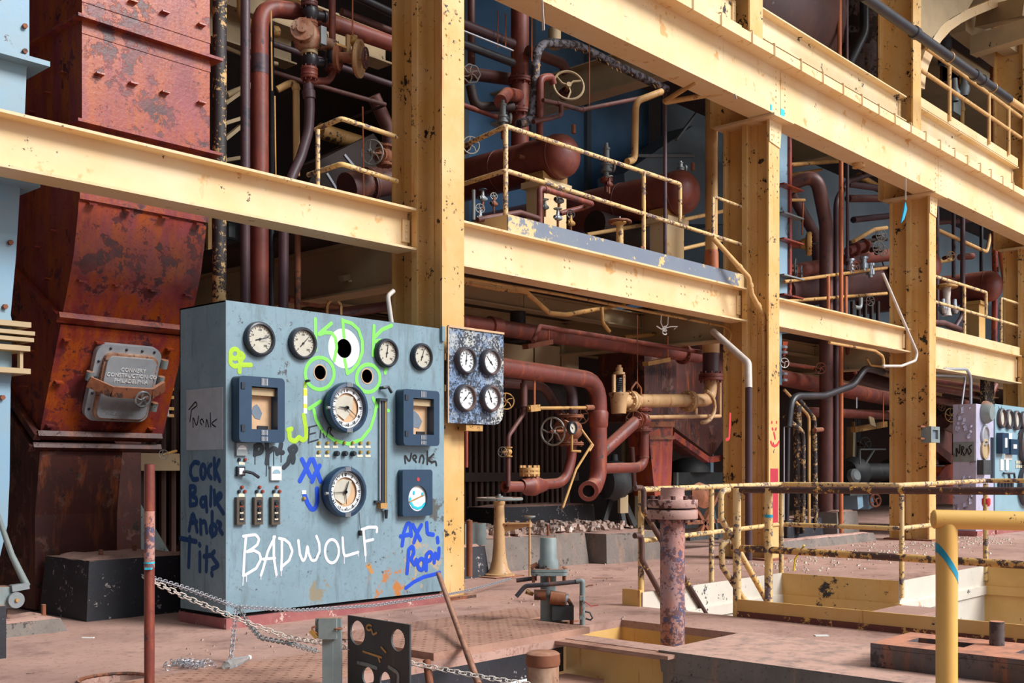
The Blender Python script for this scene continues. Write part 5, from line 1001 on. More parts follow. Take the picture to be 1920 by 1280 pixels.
safety_valve(1137, 268, 330, 9.2, 10, 'grey safety valve above the right gas vessel')
safety_valve(1276, 302, 322, 9.3, 7, 'small grey vent valve on the end of the right gas vessel')
hs = thing('wheel_stand', 'short yellow valve stand with a rusty wheel on the gallery edge', 'valve stand', aY(1162, 470, 8.5))
p = aY(1162, 470, 8.5); MB().lathe(p, EZ, [(0, .06), (.03, .05), (.33, .045), (.36, .09), (.38, .09), (.38, 0)], 12).build('stand', 'yellow_pipe', hs); q_ = aY(1162, 416, 8.5); wheel_mesh(q_, EZ, wid(q_, 20), 6, .02).build('handwheel', 'rust', hs); MB().cyl(q_ - EZ * .08, q_ + EZ * .07, .012).build('spindle', 'wire_grey', hs)
# small fittings crowded on the gallery
random.seed(5)
for i, (u, v, y, m, n, lab) in enumerate(((1048, 375, 8.4, 'dull_steel', 8, 'grey union valve on the bent red gallery pipe'), (1046, 408, 8.4, 'chrome', 7, 'bright valve at the foot of the bent red gallery pipe'), (900, 410, 8.4, 'chrome', 8, 'bright small valve left of the railing corner, low'), (905, 372, 8.5, 'dull_steel', 7, 'grey small valve left of the railing corner, higher'), (926, 382, 8.5, 'rust', 6, 'rusty small valve near the corner post'), (1142, 345, 8.75, 'red_pipe', 6, 'small red valve on the right gas vessel'), (1070, 418, 8.4, 'old_gold', 7, 'tan small valve on the gallery floor'), (1022, 388, 8.5, 'dull_steel', 6, 'grey fitting under the middle rail'))):
    c = aY(u, v, y); t = thing('small_valve', lab, 'valve', c); R = wid(c, n); MB().lathe(c - EX * R * 1.4, EX, [(0, R * .5), (R * .5, R * .5), (R * .6, R * .75), (R * 1.4, R * .95), (R * 2.2, R * .75), (R * 2.3, R * .5), (R * 2.8, R * .5)], 10).lathe(c, EZ, [(0, R * .6), (R * 1.6, R * .4), (R * 2, R * .4), (R * 2, 0)], 10).build('valve_body', m, t)
    wheel_mesh(c + EZ * R * 2.4, EZ if i % 2 else V(-.4, -.8, .1), R * 1.1, 5, R * .14).build('handwheel', 'bezel' if i % 3 == 0 else 'wheel_grey', t); MB().cyl(c - EZ * R * 3, c, R * .35, n=8).build('stem', 'rust', t)
pipe('gallery_pipe', 'red-brown bent pipe standing on the gallery in front of the cream saddle', pts3([(1012, 418, 8.3), (1012, 352, 8.3), (1110, 382, 8.3), (1098, 388, 8.5), (1050, 400, 8.6)]), pk(1012, 380, 8.3, 5.5), 'red_pipe', bend=.06, cuffs=(.25,))
pipe('gallery_pipe', 'red-brown pipe crossing the gallery floor under the corner railing', pts3([(895, 412, 8.3), (975, 398, 8.3), (1012, 410, 8.3), (1012, 425, 8.3)]), pk(960, 400, 8.3, 5), 'brown_pipe', bend=.08)
pipe('gallery_rod', 'upright grey rod among the small valves left of the corner post', pts3([(888, 356, 8.4), (888, 412, 8.4)]), .02, 'dull_steel', cat='rod')
for i, (L, lab) in enumerate((([(1280, 412, 9.2), (1392, 388, 9.2)], 'upper'), ([(1265, 470, 9.2), (1360, 448, 9.2)], 'middle'), ([(1100, 440, 9.6), (1215, 420, 9.6)], 'lower left'))):
    pipe('yellow_pipe', 'thin tan rail running back across the gallery behind the right gas vessel, ' + lab, pts3(L), .03, 'yellow_pipe')
tag(MB().cyl(aY(1115, 420, 9.8), aY(1240, 455, 9.8), .2, n=20).build('pipe_header', 'dark_brown', None), 'dark brown header below the right gas vessel', 'pipe')
# conduit down the smiley column
t = pipe('conduit', 'yellow conduit jogging down the side of the smiley column', pts3([(1336, 445, 7.85), (1404, 520, 7.72), (1410, 552, 7.72), (1432, 592, 7.72), (1434, 1040, 7.72)]), .034, 'yellow_pipe', cat='conduit', bend=.08, cuffs=(.13, .2, .27))
t = pipe('drain_pipe', 'cream drain pipe turning maroon half way down in front of the smiley column', pts3([(1337, 621, 8.25), (1403, 680, 7.5), (1404, 727, 7.45)]), .047, 'pipe_white', bend=.1)
MB().tube(pts3([(1404, 727, 7.45), (1404, 1050, 7.45)]), .048, 14).build('maroon_length', 'purple_pipe', t)

# ================================================================ CENTRE BAY, LOWER STOREY
t = pipe('header_pipe', 'long fat red-brown header running below the gallery to a bolted flange', pts3([(862, 604, 9.6), (1310, 668, 9.6)]), pk(1000, 620, 9.6, 15), 'red_pipe', flanges=(.93,), cuffs=(.24,), n=18, fs=1.5)
t = pipe('header_pipe', 'thinner red pipe hung in front of the fat header', pts3([(1000, 640, 9.0), (1012, 612, 9.1), (1325, 662, 9.1)]), pk(1100, 630, 9.1, 4.5), 'red_pipe', bend=.05)
tr = thing('pipe_trapeze', 'rusty trapeze hanger under the red header, left', 'hanger', aY(1010, 645, 9.1)); MB().bar(aY(985, 650, 9.1), aY(1032, 641, 9.1), .10, .06).build('channel', 'rust', tr, False); MB().cyl(aY(1029, 610, 9.1), aY(1029, 645, 9.1), .01).build('rod', 'orange_pipe', tr)
tr = thing('pipe_trapeze', 'yellow trapeze hanger under the red header, right', 'hanger', aY(1235, 680, 9.1)); MB().bar(aY(1210, 682, 9.1), aY(1252, 674, 9.1), .10, .06).build('channel', 'old_gold', tr, False); MB().cyl(aY(1252, 630, 9.1), aY(1252, 676, 9.1), .01).build('rod', 'orange_pipe', tr)
dp = thing('drain_manifold', 'red manifold with a Y branch and an open flange hanging over the floor', 'pipe', aY(1122, 925, 8.9))
M = lambda u, v, y=8.9: aY(u, v, y)
rA = pk(1122, 800, 8.9, 16)
MB().tube(rounded([M(862, 672) - EX * .9, M(1122, 714), M(1122, 890), M(1114, 912), aY(1104, 920, 8.55)], .33), rA, 20).build('main_pipe', 'red_pipe', dp)
MB().lathe(M(1122, 802), EZ, [(0, rA), (.03, rA * 1.12), (.2, rA * 1.18), (.23, rA * 1.02)], 20).build('sleeve', 'red_pipe', dp)
ax_ = (aY(1104, 920, 8.55) - M(1114, 912)).normalized(); ce = aY(1104, 920, 8.55)
MB().lathe(ce, ax_, [(-.05, rA), (-.05, rA * 1.12), (.05, rA * 1.14), (.05, rA * .68), (-.08, rA * .62), (-.08, 0)], 24).build('open_flange', 'red_pipe', dp, True, None, 'open flange with a mouth painted dark')
MB().cyl(ce - ax_ * .02, ce + ax_ * .001, rA * .66, n=20).build('bore_shade', 'hollow_shade', dp)  # near-black disc standing for the shade inside the pipe
MB().tube([M(1126, 850), aY(1192, 790, 8.8)], pk(1150, 820, 8.9, 12), 16).build('branch', 'red_pipe', dp)
MB().tube(rounded([M(1122, 878), M(1208, 876), M(1207, 780)], .2), pk(1200, 850, 8.9, 9.5), 16).build('loop', 'red_pipe', dp)
for v in (810, 858): MB().lathe(M(1207, v), EZ, [(0, pk(1207, v, 8.9, 10)), (.01, pk(1207, v, 8.9, 10.4)), (.02, pk(1207, v, 8.9, 10))], 14).build('weld_seam', 'rust', dp)
valve(dp, M(1205, 787), EZ, aY(1168, 787, 8.65) - M(1205, 787), .115, 'red_pipe', 'rust', wheel=.12, yoke=.36, spokes=5)
mb_ = MB().tube([M(1207, 776), M(1207, 748)], pk(1207, 770, 8.9, 8), 14); mb_.build('riser', 'red_pipe', dp)
yp = thing('relief_line', 'cream relief line with a spring safety valve and flanged elbow in the lower bay', 'pipe', aY(1170, 790, 8.9))
MB().tube(rounded([M(1165, 752), M(1332, 750), M(1333, 700)], .36), pk(1250, 752, 8.9, 12.5), 18).build('pipe_length', 'tan_pipe', yp)
for u in (1182, 1291): flange_mesh(M(u, 752), EX, pk(u, 752, 8.9, 20), .05, 8, 20).build('flange', 'tan_pipe', yp)
MB().lathe(M(1160, 775), EZ, [(0, 0), (0, .10), (.12, .11), (.22, .12), (.26, .14), (.28, .14), (.28, .06), (.3, 0)], 18).build('valve_body', 'tan_pipe', yp)
for s in (-1, 1): MB().bar(M(1160 + s * 9, 740), M(1160 + s * 9, 702), .03, .05).build('spring_frame', 'tan_pipe', yp, False)
sp = [M(1160, 738) + V(.045 * math.cos(k * .8), .045 * math.sin(k * .8), k * .0034) for k in range(64)]; MB().tube(sp, .009, 6).build('spring', 'bezel', yp)
MB().lathe(M(1161, 702), EZ, [(0, .08), (.03, .08), (.04, .05), (.09, .05), (.10, .03), (.13, .03), (.13, 0)], 12).build('cap', 'tan_pipe', yp)
MB().tube([M(1333, 625), M(1333, 700)], pk(1333, 650, 8.9, 15.5), 20).build('maroon_length', 'purple_pipe', yp); MB().tube([M(1333, 560), M(1333, 662)], pk(1333, 650, 8.9, 16), 20).build('cream_length', 'tan_pipe', yp); flange_mesh(M(1333, 707), EZ, pk(1333, 700, 8.9, 23), .05, 10, 24).build('flange', 'red_pipe', yp)
st_ = aY(1193, 735, 8.85); 
for s in (-1, 1): MB().tube(rounded([aY(1193, 716, 8.85), aY(1193 + s * 9, 728, 8.85), aY(1193 + s * 9, 752, 8.85)], .04), .014, 6).build('hanger_strap', 'rust', yp)
MB().tube(pts3([(1215, 782, 8.8), (1350, 780, 8.8)]), .03, 10).build('drip_line', 'tan_pipe', yp); MB().tube(pts3([(1350, 780, 8.8), (1350, 715, 8.8)]), .022, 8).build('drip_riser', 'tan_pipe', yp); MB().tube(pts3([(1305, 780, 8.8), (1305, 766, 8.85)]), .025, 8).build('drip_stub', 'tan_pipe', yp)
MB().tube([aY(1318 + 22 * math.cos(k / 3), 762 - 30 * math.sin(k / 3) , 8.7) for k in range(-5, 5)], .03, 8).build('strap_band', 'tan_pipe', yp)
# check valve line
cl = thing('check_valve_line', 'rusty line with a gate valve and a yellow-capped check valve in the lower bay', 'pipe', aY(990, 930, 9.1))
N_ = lambda u, v, y=9.1: aY(u, v, y); rc = pk(1070, 800, 9.1, 9.5)
MB().tube(rounded([N_(1040, 700), N_(1072, 720), N_(1075, 800)], .25), pk(1070, 740, 9.1, 10.5), 14).build('lagged_bend', 'purple_pipe', cl)
MB().tube(rounded([N_(1072, 790), N_(1072, 860), N_(1058, 905), N_(985, 910)], .5), rc, 16).build('pipe_length', 'red_pipe', cl)
valve(cl, N_(1070, 806), EZ, aY(1003, 811, 8.95) - N_(1070, 806), .15, 'rust', 'wheel_grey', wheel=.175, yoke=.46, spokes=5)
MB().lathe(N_(1022, 910), N_(955, 910) - N_(1022, 910), [(0, rc), (.05, rc * 1.3), (.12, rc * 1.5), (.22, rc * 2.0), (.34, rc * 1.9), (.42, rc * 1.2), (.46, rc * 1.2)], 18).build('check_valve', 'red_pipe', cl)
g_ = MB(); pc_ = N_(993, 893); g_.lathe(pc_, EZ, [(0, .10), (.03, .13), (.055, .13), (.055, .115), (.075, .115), (.075, .13), (.11, .13), (.11, 0)], 20)
for k in range(10): a = math.pi * .2 * k; g_.cyl(pc_ + V(math.cos(a), math.sin(a), 0) * .115 + EZ * .0, pc_ + V(math.cos(a), math.sin(a), 0) * .115 + EZ * .14, .016, n=6)
g_.build('bolted_cap', 'yellow_pipe', cl, True, None, 'yellow bolted cap')
MB().lathe(N_(978, 912), N_(935, 912) - N_(978, 912), [(0, rc), (.24, rc), (.25, rc * 1.15), (.31, rc * 1.15), (.31, rc * .6), (.2, rc * .5), (.2, 0)], 14).build('open_end', 'red_pipe', cl)
g = gauge(cl, 1070, 802, .085, 8.8, 'dial_ivory', -45, None, deep=.05, label='small black rimmed gauge'); MB().tube(pts3([(1072, 815, 8.82), (1072, 845, 8.82), (1088, 846, 8.82)]), .018, 8).build('gauge_cock', 'old_gold', cl)
pipe('arched_pipe', 'red-brown pipe arching over left of the lagged bend, in shadow', pts3([(940, 718, 9.4), (1020, 724, 9.4), (1050, 775, 9.4), (1065, 800, 9.6)]), pk(1020, 730, 9.4, 8.5), 'brown_pipe', bend=.3)
pipe('cross_pipe', 'dark pipe in shadow behind the arched one', pts3([(940, 705, 9.9), (1060, 712, 9.9)]), pk(1000, 710, 9.9, 7), 'dark_brown')
sm = pipe('sample_pipe', 'thin jogged maroon pipe with a sleeve and a tiny valve left of the large handwheel', pts3([(982, 700, 9.0), (982, 775, 9.0), (953, 818, 9.0), (953, 912, 9.0)]), pk(960, 850, 9, 4.2), 'brown_pipe', bend=.12)
MB().tube(pts3([(982, 718, 9.0), (982, 762, 9.0)]), pk(982, 740, 9, 7), 12).build('sleeve', 'brown_pipe', sm); valve(sm, aY(953, 847, 9.0), EZ, aY(928, 847, 8.9) - aY(953, 847, 9.0), .045, 'old_gold', 'wheel_grey', wheel=.06, yoke=.16)
wheel_thing(949, 752, 8.8, 15, (-.5, -.8, 0), 'dull brass handwheel half hidden by the gauge board', 5, 'old_gold')
wheel_thing(1090, 780, 9.3, 14, (-.5, -.8, 0), 'brown handwheel in shadow right of the small black gauge', 5, 'rust')
hr = thing('support_rod', 'tan horizontal spindle rod on a drop hanger in front of the boiler tubes', 'rod', aY(1000, 770, 8.9)); MB().cyl(M(990, 765), M(1108, 764), .022, n=8).build('spindle', 'old_gold', hr); MB().cyl(M(1002, 690), M(1002, 770), .014, n=8).build('drop_rod', 'orange_pipe', hr); MB().bar(M(992, 766), M(1010, 764), .06, .08).build('clamp', 'old_gold', hr); MB().cyl(M(1098, 764), M(1112, 764), .035, n=8).build('coupling', 'rust', hr)
tag(MB().tube([M(1110, 832, 8.7), M(1080, 880, 8.6), M(1055, 952, 8.5)], .016, 8).build('lever_rod', 'old_gold', None), 'long tan lever rod leaning down to the rubble', 'rod')
tag(MB().tube([M(1090, 805, 8.8), M(1112, 835, 8.7), M(1105, 845, 8.7)], .016, 8).build('lever_rod', 'old_gold', None), 'short bent lever at the top of the long tan rod', 'rod')
pipe('drop_pipe', 'short maroon pipe end hanging under the gauge board', pts3([(874, 805, 8.2), (874, 876, 8.2)]), pk(874, 840, 8.2, 4), 'red_pipe')
pipe('drop_pipe', 'thin maroon pipe in the shadow right of the loop', pts3([(1185, 838, 9.5), (1190, 920, 9.5)]), pk(1185, 880, 9.5, 4.5), 'brown_pipe')
pipe('riser_pipe', 'black upright pipe behind the red header in the lower bay', pts3([(971, 535, 10), (971, 640, 10)]), pk(971, 580, 10, 15), 'black_pipe')
pipe('conduit', 'tan conduit wandering under the gallery beam', pts3([(862, 527, 8.6), (935, 541, 8.6), (985, 546, 8.6), (1030, 587, 8.8), (1062, 590, 8.8), (1170, 570, 9.2)]), .03, 'old_gold', cat='conduit', bend=.25)
pipe('conduit', 'thin tan conduit along the bottom of the gallery beam', pts3([(862, 520, 8.3), (1050, 552, 8.3), (1360, 612, 8.3), (1372, 625, 8.2), (1365, 648, 8.2)]), .018, 'old_gold', cat='conduit', bend=.15)
pipe('conduit', 'short tan conduit hook below the gallery beam, centre', pts3([(1128, 576, 8.9), (1130, 605, 8.9), (1143, 622, 8.9)]), .026, 'old_gold', cat='conduit', bend=.1)
pipe('yellow_pipe', 'tan rail behind the cream down pipe below the mezzanine', pts3([(1170, 632, 9.6), (1318, 618, 9.6)]), .035, 'old_gold')
wr = thing('wire_curls', 'bright curled wire hanging under the gallery beam', 'wire', aY(1247, 625, 8.3))
MB().tube([aY(1240, 590, 8.3), aY(1239, 605, 8.3), aY(1244, 616, 8.3), aY(1252, 608, 8.3), aY(1253, 590, 8.3)], .008, 6).build('loop', 'label_white', wr); MB().tube([aY(1246 + 4 * math.cos(k * .9), 613 + k * .9 - 3 * math.sin(k * .9), 8.3) for k in range(16)], .008, 6).build('curl', 'label_white', wr); MB().tube(pts3([(1231, 611, 8.3), (1240, 617, 8.3), (1258, 612, 8.3), (1270, 612, 8.3), (1264, 617, 8.3)]), .008, 6).build('tail', 'label_white', wr)
lt = thing('casing', 'olive lit casing panels behind the red header, lower bay', 'casing', aY(1000, 690, 11.4))
for a, b in ((930, 1000), (1003, 1050), (1053, 1085)): p, q_ = aY(a, 690, 11.4), aY(b, 650, 11.4); MB().box(p.x, q_.x, 11.4, 11.45, p.z, q_.z).build('casing_plate', 'tan_steel', lt, False)
# floor pads and rubble
b4 = block('foundation_pad', (9.35, 11.55, 9.15, 10.7, .42), 'concrete', 'wide broken concrete pad heaped with rubble behind the wheel stand', cat='foundation pad')
b5 = block('foundation_block', (11.3, 13.6, 10.6, 11.3, .72), 'black_block', 'long black block behind the rubble heap', cat='foundation block')
b6 = block('foundation_block', (8.5, 9.35, 8.9, 9.6, .36), 'black_block', 'grey-black block just right of the tall column foot', cat='foundation block')
pad2 = block('foundation_pad', (11.62, 12.9, 8.9, 10.2, .40), 'concrete', 'crumbling pad end with a dark face, centre of the floor', cat='foundation pad')
rb = MB(); random.seed(21)
def chunk(mb, c, s):
    pts = [V(random.uniform(.6, 1), 0, 0) for _ in range(6)]; vs = []
    for zz in (0, 1):
        for k in range(5): a = k * 1.256 + random.uniform(-.3, .3); r_ = s * random.uniform(.5, 1) * (1 - .35 * zz); vs.append(Vector(c) + V(r_ * math.cos(a), r_ * math.sin(a), zz * s * random.uniform(.5, .9)))
    mb.add(vs, [(4, 3, 2, 1, 0), (5, 6, 7, 8, 9)] + [(k, (k + 1) % 5, 5 + (k + 1) % 5, 5 + k) for k in range(5)])
for k in range(420): chunk(rb, (random.uniform(9.5, 12.75), random.uniform(9.2, 10.5), .415 + random.uniform(0, .06)), random.uniform(.02, .10))
tag(rb.build('rubble', 'rubble_mat', None, False), 'heap of broken concrete chips on the pads behind the wheel stand', 'rubble', kind='stuff')
rb = MB()
for k in range(420):
    x, y = random.choice(((random.uniform(9, 14), random.uniform(6.3, 9)), (random.uniform(12, 22), random.uniform(5.4, 8)), (random.uniform(3, 8), random.uniform(5.4, 7.3)), (random.uniform(15, 20), random.uniform(6.5, 8.5)))); (any(abs(x - q) < .35 and 7.4 < y < 8.5 for q in (C1, C2, C3)) or chunk(rb, (x, y, 0), random.uniform(.006, .022)))
tag(rb.build('floor_grit', 'rubble_mat', None, False), 'scattered paint flakes and grit on the floor', 'grit', kind='stuff')
rb = MB()
for k in range(420):
    x, y = random.uniform(12.5, 21), random.gauss(7.0, .45)
    if not any(abs(x - q) < .35 and 7.4 < y < 8.5 for q in (C1, C2, C3)): chunk(rb, (x, y, 0), random.uniform(.008, .03))
tag(rb.build('paint_flakes', 'dial_ivory', None, False), 'pale paint flakes strewn on the floor before the second bay', 'flakes', kind='stuff')
tag(MB().tube(pts3([(880, 1080, 8.6), (880, 975, 8.6)]), .035, 10).build('stub_post', 'rust', None), 'rusty stub post between the tall column and the wheel stand', 'post')
gm_ = thing('blue_machine', 'grey-blue cast base on the block right of the tall column', 'machine', aY(895, 1000, 9.1)); p = aY(872, 1012, 9.1); q_ = aY(912, 988, 9.1); MB().box(p.x, q_.x, 9.1, 9.4, .36, q_.z + .05).build('base', 'grey_machine', gm_, False); MB().lathe(aY(880, 988, 9.2), EZ, [(0, .1), (.06, .1), (.06, .05), (.1, 0)], 12).build('boss', 'grey_machine', gm_)
pm = thing('pump', 'dark dirty pump on an iron frame behind the open flange', 'pump', aY(1150, 960, 10.2)); p = aY(1152, 900, 10.2)
MB().lathe(aY(1130, 905, 10.2), V(1, -.3, 0), [(0, 0), (0, .15), (.05, .24), (.2, .28), (.35, .24), (.45, .16), (.5, .16), (.5, 0)], 18).build('casing', 'dark_machine', pm); MB().lathe(p, EZ, [(0, .2), (.2, .16), (.28, .16), (.3, .06), (.4, .05), (.4, 0)], 14).build('bonnet', 'dark_machine', pm)
for u in (1130, 1170, 1190): MB().bar(aY(1155, 905, 10.2), aY(u, 985, 10.2), .05, .10).build('leg', 'dark_machine', pm, False)
MB().box(aY(1163, 940, 10).x, aY(1178, 940, 10).x, 10.0, 10.05, aY(1163, 962, 10).z, aY(1163, 928, 10).z).build('name_card', 'tan_steel', pm, False)
MB().bar(aY(1160, 910, 10.0), aY(1192, 908, 10.0), .04, .07).build('arm', 'blue_duct', pm, False)
tk = thing('tank', 'dark grey tank with a domed top left of the smiley column', 'tank', aY(1320, 1000, 11.0))
p, q_ = aY(1265, 985, 11.0), aY(1355, 885, 11.0); MB().box(p.x, q_.x, 11.0, 11.4, .2, q_.z).build('box_body', 'dark_machine', tk, False); MB().lathe(V((p.x + q_.x) / 2, 11.25, q_.z), EZ, [(0, .40), (.1, .38), (.2, .28), (.26, .12), (.27, 0)], 20).build('dome', 'dark_machine', tk); MB().box(q_.x - .5, q_.x - .4, 10.95, 11.05, q_.z, q_.z + .4).build('strut', 'blue_duct', tk, False)
MB().box(p.x - .04, p.x + .02, 10.93, 11.0, .2, q_.z).build('edge', 'grey_machine', tk, False)
cr = thing('old_crane_gear', 'rusty tangled gear and struts behind the flanged stand pipe', 'machinery', aY(1310, 1000, 9.6))
for a, b, m in (((1295, 940), (1330, 1000), 'rust'), ((1330, 930), (1345, 1010), 'dark_machine'), ((1345, 925), (1310, 1000), 'rust'), ((1290, 1010), (1370, 1002), 'dark_machine'), ((1285, 980), (1360, 975), 'rust')): MB().bar(aY(*a, 9.6), aY(*b, 9.6), .08, .06).build('strut', m, cr, False)
MB().lathe(aY(1312, 930, 9.6), V(-.2, -1, .3), [(0, 0), (0, .2), (.05, .22), (.09, .15), (.14, .08), (.14, 0)], 12).build('gear', 'rust', cr)
# ================================================================ SECOND AND THIRD BAYS
t = pipe('riser_pipe', 'big brown riser bending over at the top, just right of the smiley column', pts3([(1470, 352, 9.5), (1530, 325, 9.0), (1549, 420, 9.0), (1549, 1005, 9.0)]), pk(1549, 500, 9, 12.5), 'brown_pipe', bend=.7, n=20)
MB().cyl(aY(1541, 805, 8.9), aY(1527, 806, 8.7), .04, n=10).build('stub', 'rust', t)
MB().box(t.location.x - .3, t.location.x + .3, 8.7, 9.3, 0, .12).build('foot_block', 'kerb_red', t, False)
pipe('riser_pipe', 'orange riser pipe standing right of the big brown one', pts3([(1577, 290, 8.7), (1577, 1000, 8.7)]), pk(1577, 600, 8.7, 4), 'orange_pipe')
pipe('riser_pipe', 'dark purple riser between the big brown and the orange pipes', pts3([(1655, 318, 9.0), (1590, 340, 9.0), (1568, 375, 9.0), (1568, 1000, 9.0)]), pk(1568, 500, 9, 5.5), 'purple_pipe', bend=.4)
pipe('riser_pipe', 'thin maroon riser right of the orange pipe, upper storey', pts3([(1589, 300, 8.9), (1589, 495, 8.9), (1588, 590, 8.9)]), pk(1589, 400, 8.9, 3), 'purple_pipe', cuffs=(.62,))
for u, lab in ((1553, 'left'), (1586, 'right')): pipe('pipe_stub', 'short orange-painted pipe stub standing on the second beam, ' + lab, pts3([(u, 518, 8.4), (u, 590, 8.4)]), pk(u, 550, 8.4, 3), 'orange_pipe')
for i, (L, n, m, lab) in enumerate((([(1485, 365, 9.8), (1528, 440, 9.6), (1536, 510, 9.6)], 10, 'brown_pipe', 'dark slanting pipe behind the big brown riser'), ([(1590, 345, 9.5), (1665, 355, 9.5)], 6, 'purple_pipe', 'dark purple pipe high in the second bay, upper'), ([(1590, 372, 9.6), (1665, 372, 9.6)], 7, 'brown_pipe', 'dark brown pipe high in the second bay, middle'), ([(1600, 412, 9.8), (1665, 405, 9.8)], 6, 'purple_pipe', 'dark purple pipe high in the second bay, lower'),
     ([(1465, 310, 9.2), (1600, 300, 9.4)], 4, 'old_gold', 'tan strut crossing under the girder, second bay, first'), ([(1465, 330, 9.4), (1540, 318, 10)], 3, 'old_gold', 'tan strut crossing under the girder, second bay, second'), ([(1610, 330, 9.6), (1640, 348, 9.6)], 7, 'old_gold', 'fat tan pipe end under the girder in the second bay'), ([(1600, 452, 9.0), (1640, 430, 9.0), (1662, 427, 9.0)], 4, 'yellow_pipe', 'tan bent pipe in the second bay upper storey'),
     ([(1470, 528, 8.8), (1662, 502, 8.8)], 3.5, 'old_gold', 'tan rail across the second bay, upper'), ([(1470, 565, 8.8), (1662, 550, 8.8)], 3.5, 'old_gold', 'tan rail across the second bay, lower'), ([(1590, 455, 9.1), (1662, 448, 9.1)], 4, 'dark_brown', 'dark pipe beside the tan bent pipe'), ([(1470, 375, 9.0), (1508, 375, 9.0)], 3, 'old_gold', 'short tan bar above the yellow disc valve'), ([(1506, 380, 9.0), (1504, 440, 9.0)], 1.5, 'orange_pipe', 'thin orange rod carrying the yellow disc valve'))):
    pipe('cross_pipe', lab, pts3(L), pk(L[0][0], L[0][1], L[0][2], n), m, bend=.2)
dv = thing('disc_valve', 'yellow disc valve with a bolted rim right of the smiley column, upper storey', 'valve', aY(1515, 480, 8.9)); c = aY(1515, 457, 8.9); dn = V(.5, -.85, 0)
MB().lathe(c, dn, [(-.12, 0), (-.12, .08), (-.05, .1), (-.02, .2), (.02, .21), (.05, .2), (.05, .16), (.03, .14), (.03, 0)], 26).build('disc', 'old_gold', dv)
r = MB(); s, u_, a_ = basis(dn)
for k in range(14): q_ = 2 * math.pi * k / 14; r.dome(c + (s * math.cos(q_) + u_ * math.sin(q_)) * .18 + a_ * .05, dn, .014, .014, 6, 3)
r.build('bolts', 'rust', dv, True, 'stuff'); MB().cyl(c - a_ * .1, c - a_ * .35, .07, n=12).build('neck', 'rust', dv); MB().cyl(c + a_ * .03, c + a_ * .14, .015, n=6).build('spindle', 'bezel', dv)
for u, v, n, lab in ((1480, 430, 13, 'upper'), (1492, 502, 17, 'lower'), (1503, 512, 14, 'right')): wheel_thing(u, v, 8.9, n, (.35, -.9, 0), 'dark spoked handwheel near the yellow disc valve, ' + lab, 5, 'dark_machine')
for u, v, n, lab in ((1652, 441, 11, 'upper'), (1647, 464, 12, 'lower'), (1656, 470, 10, 'right')): wheel_thing(u, v, 9.0, n, (-.5, -.8, 0), 'grey spoked handwheel left of the lamp box column, upper storey, ' + lab, 6)
wheel_thing(1604, 500, 8.7, 9, (-.5, -.8, 0), 'small rusty handwheel on the tan rail, second bay', 5, 'rust'); wheel_thing(1632, 564, 8.7, 9, (-.5, -.8, 0), 'small grey handwheel low in the second bay, upper storey', 5)
for i, (u, v, lab) in enumerate(((1595, 502, 'left'), (1620, 498, 'middle'), (1632, 510, 'right'))):
    c = aY(u, v, 8.8); tag(MB().lathe(c - EZ * .1, EZ, [(0, .04), (.05, .04), (.05, .08), (.14, .08), (.14, .05), (.22, .05), (.22, .08), (.26, .08), (.26, 0)], 12).build('steam_trap', 'chrome', None), 'bright steam trap on the tan rail, %s of three' % lab, 'steam trap')
va = thing('gas_vessel', 'dark red horizontal vessel along the back of the second bay', 'vessel', aY(1570, 540, 9.9)); MB().cyl(aY(1462, 548, 9.9), aY(1668, 525, 9.9), pk(1570, 540, 9.9, 30), n=28).build('shell', 'brown_pipe', va)
vb = thing('gas_vessel', 'brown pipe-like vessel above the tan rail, second bay', 'vessel', aY(1600, 495, 9.4)); MB().cyl(aY(1470, 512, 9.5), aY(1536, 500, 9.5), pk(1500, 500, 9.5, 14), n=20).build('shell', 'vessel', vb); MB().cyl(aY(1590, 486, 9.5), aY(1668, 478, 9.5), pk(1600, 480, 9.5, 12), n=20).build('shell_right', 'vessel', vb)
pipe('cross_pipe', 'red flanged pipe cluster left of the grey handwheels', pts3([(1590, 470, 9.1), (1628, 458, 9.1)]), .08, 'red_pipe', flanges=(.3, .75))
pipe('drain_pipe', 'bright hooked drain pipe low in the second bay upper storey', pts3([(1602, 575, 8.6), (1614, 578, 8.6), (1614, 558, 8.6)]), .035, 'dull_steel', bend=.1)
for k in range(5): pipe('small_riser', '%s short dark riser behind the second beam, counted from the big brown riser' % ('first', 'second', 'third', 'fourth', 'fifth')[k], pts3([(1598 + 12 * k, 565, 9.3), (1598 + 12 * k, 625, 9.3)]), .04, 'dark_brown', cat='pipe', group='short dark risers behind the second beam')
# third bay upper
v3, c3, R3 = vessel(1733, 500, 8.95, 31, 9.5, 'rusty red gas vessel half hidden behind the lamp box column')
v4, c4, R4 = vessel(1850, 537, 8.95, 29, 12, 'rusty red gas vessel with an orange-stained domed end at the far right')
s = thing('vessel_saddle', 'yellow box saddle under the far right gas vessel', 'saddle', V(c4.x, 9.3, 3.71)); MB().box(c4.x - .35, c4.x + .05, 9.0, 9.3, 3.71, c4.z - R4).build('pedestal', 'gold_wall', s, False); MB().box(c4.x - .4, c4.x + .1, 8.95, 9.35, c4.z - R4 - .08, c4.z - R4).build('cap', 'gold_wall', s, False)
ry = 8.02
rail('guard_rail', 'cream rust-specked railing in front of the far right gas vessels',
     [('top_rail', rounded([Rr(1738, 513), Rr(1849, 548), Rr(1849, 590)], .03), .03), ('middle_rail', [Rr(1738, 561), Rr(1912, 612)], .03), ('post', [Rr(1808, 538), Rr(1808, 640)], .035), ('gate_post', rounded([Rr(1877, 660), Rr(1877, 559), Rr(1915, 571)], .03), .03)])
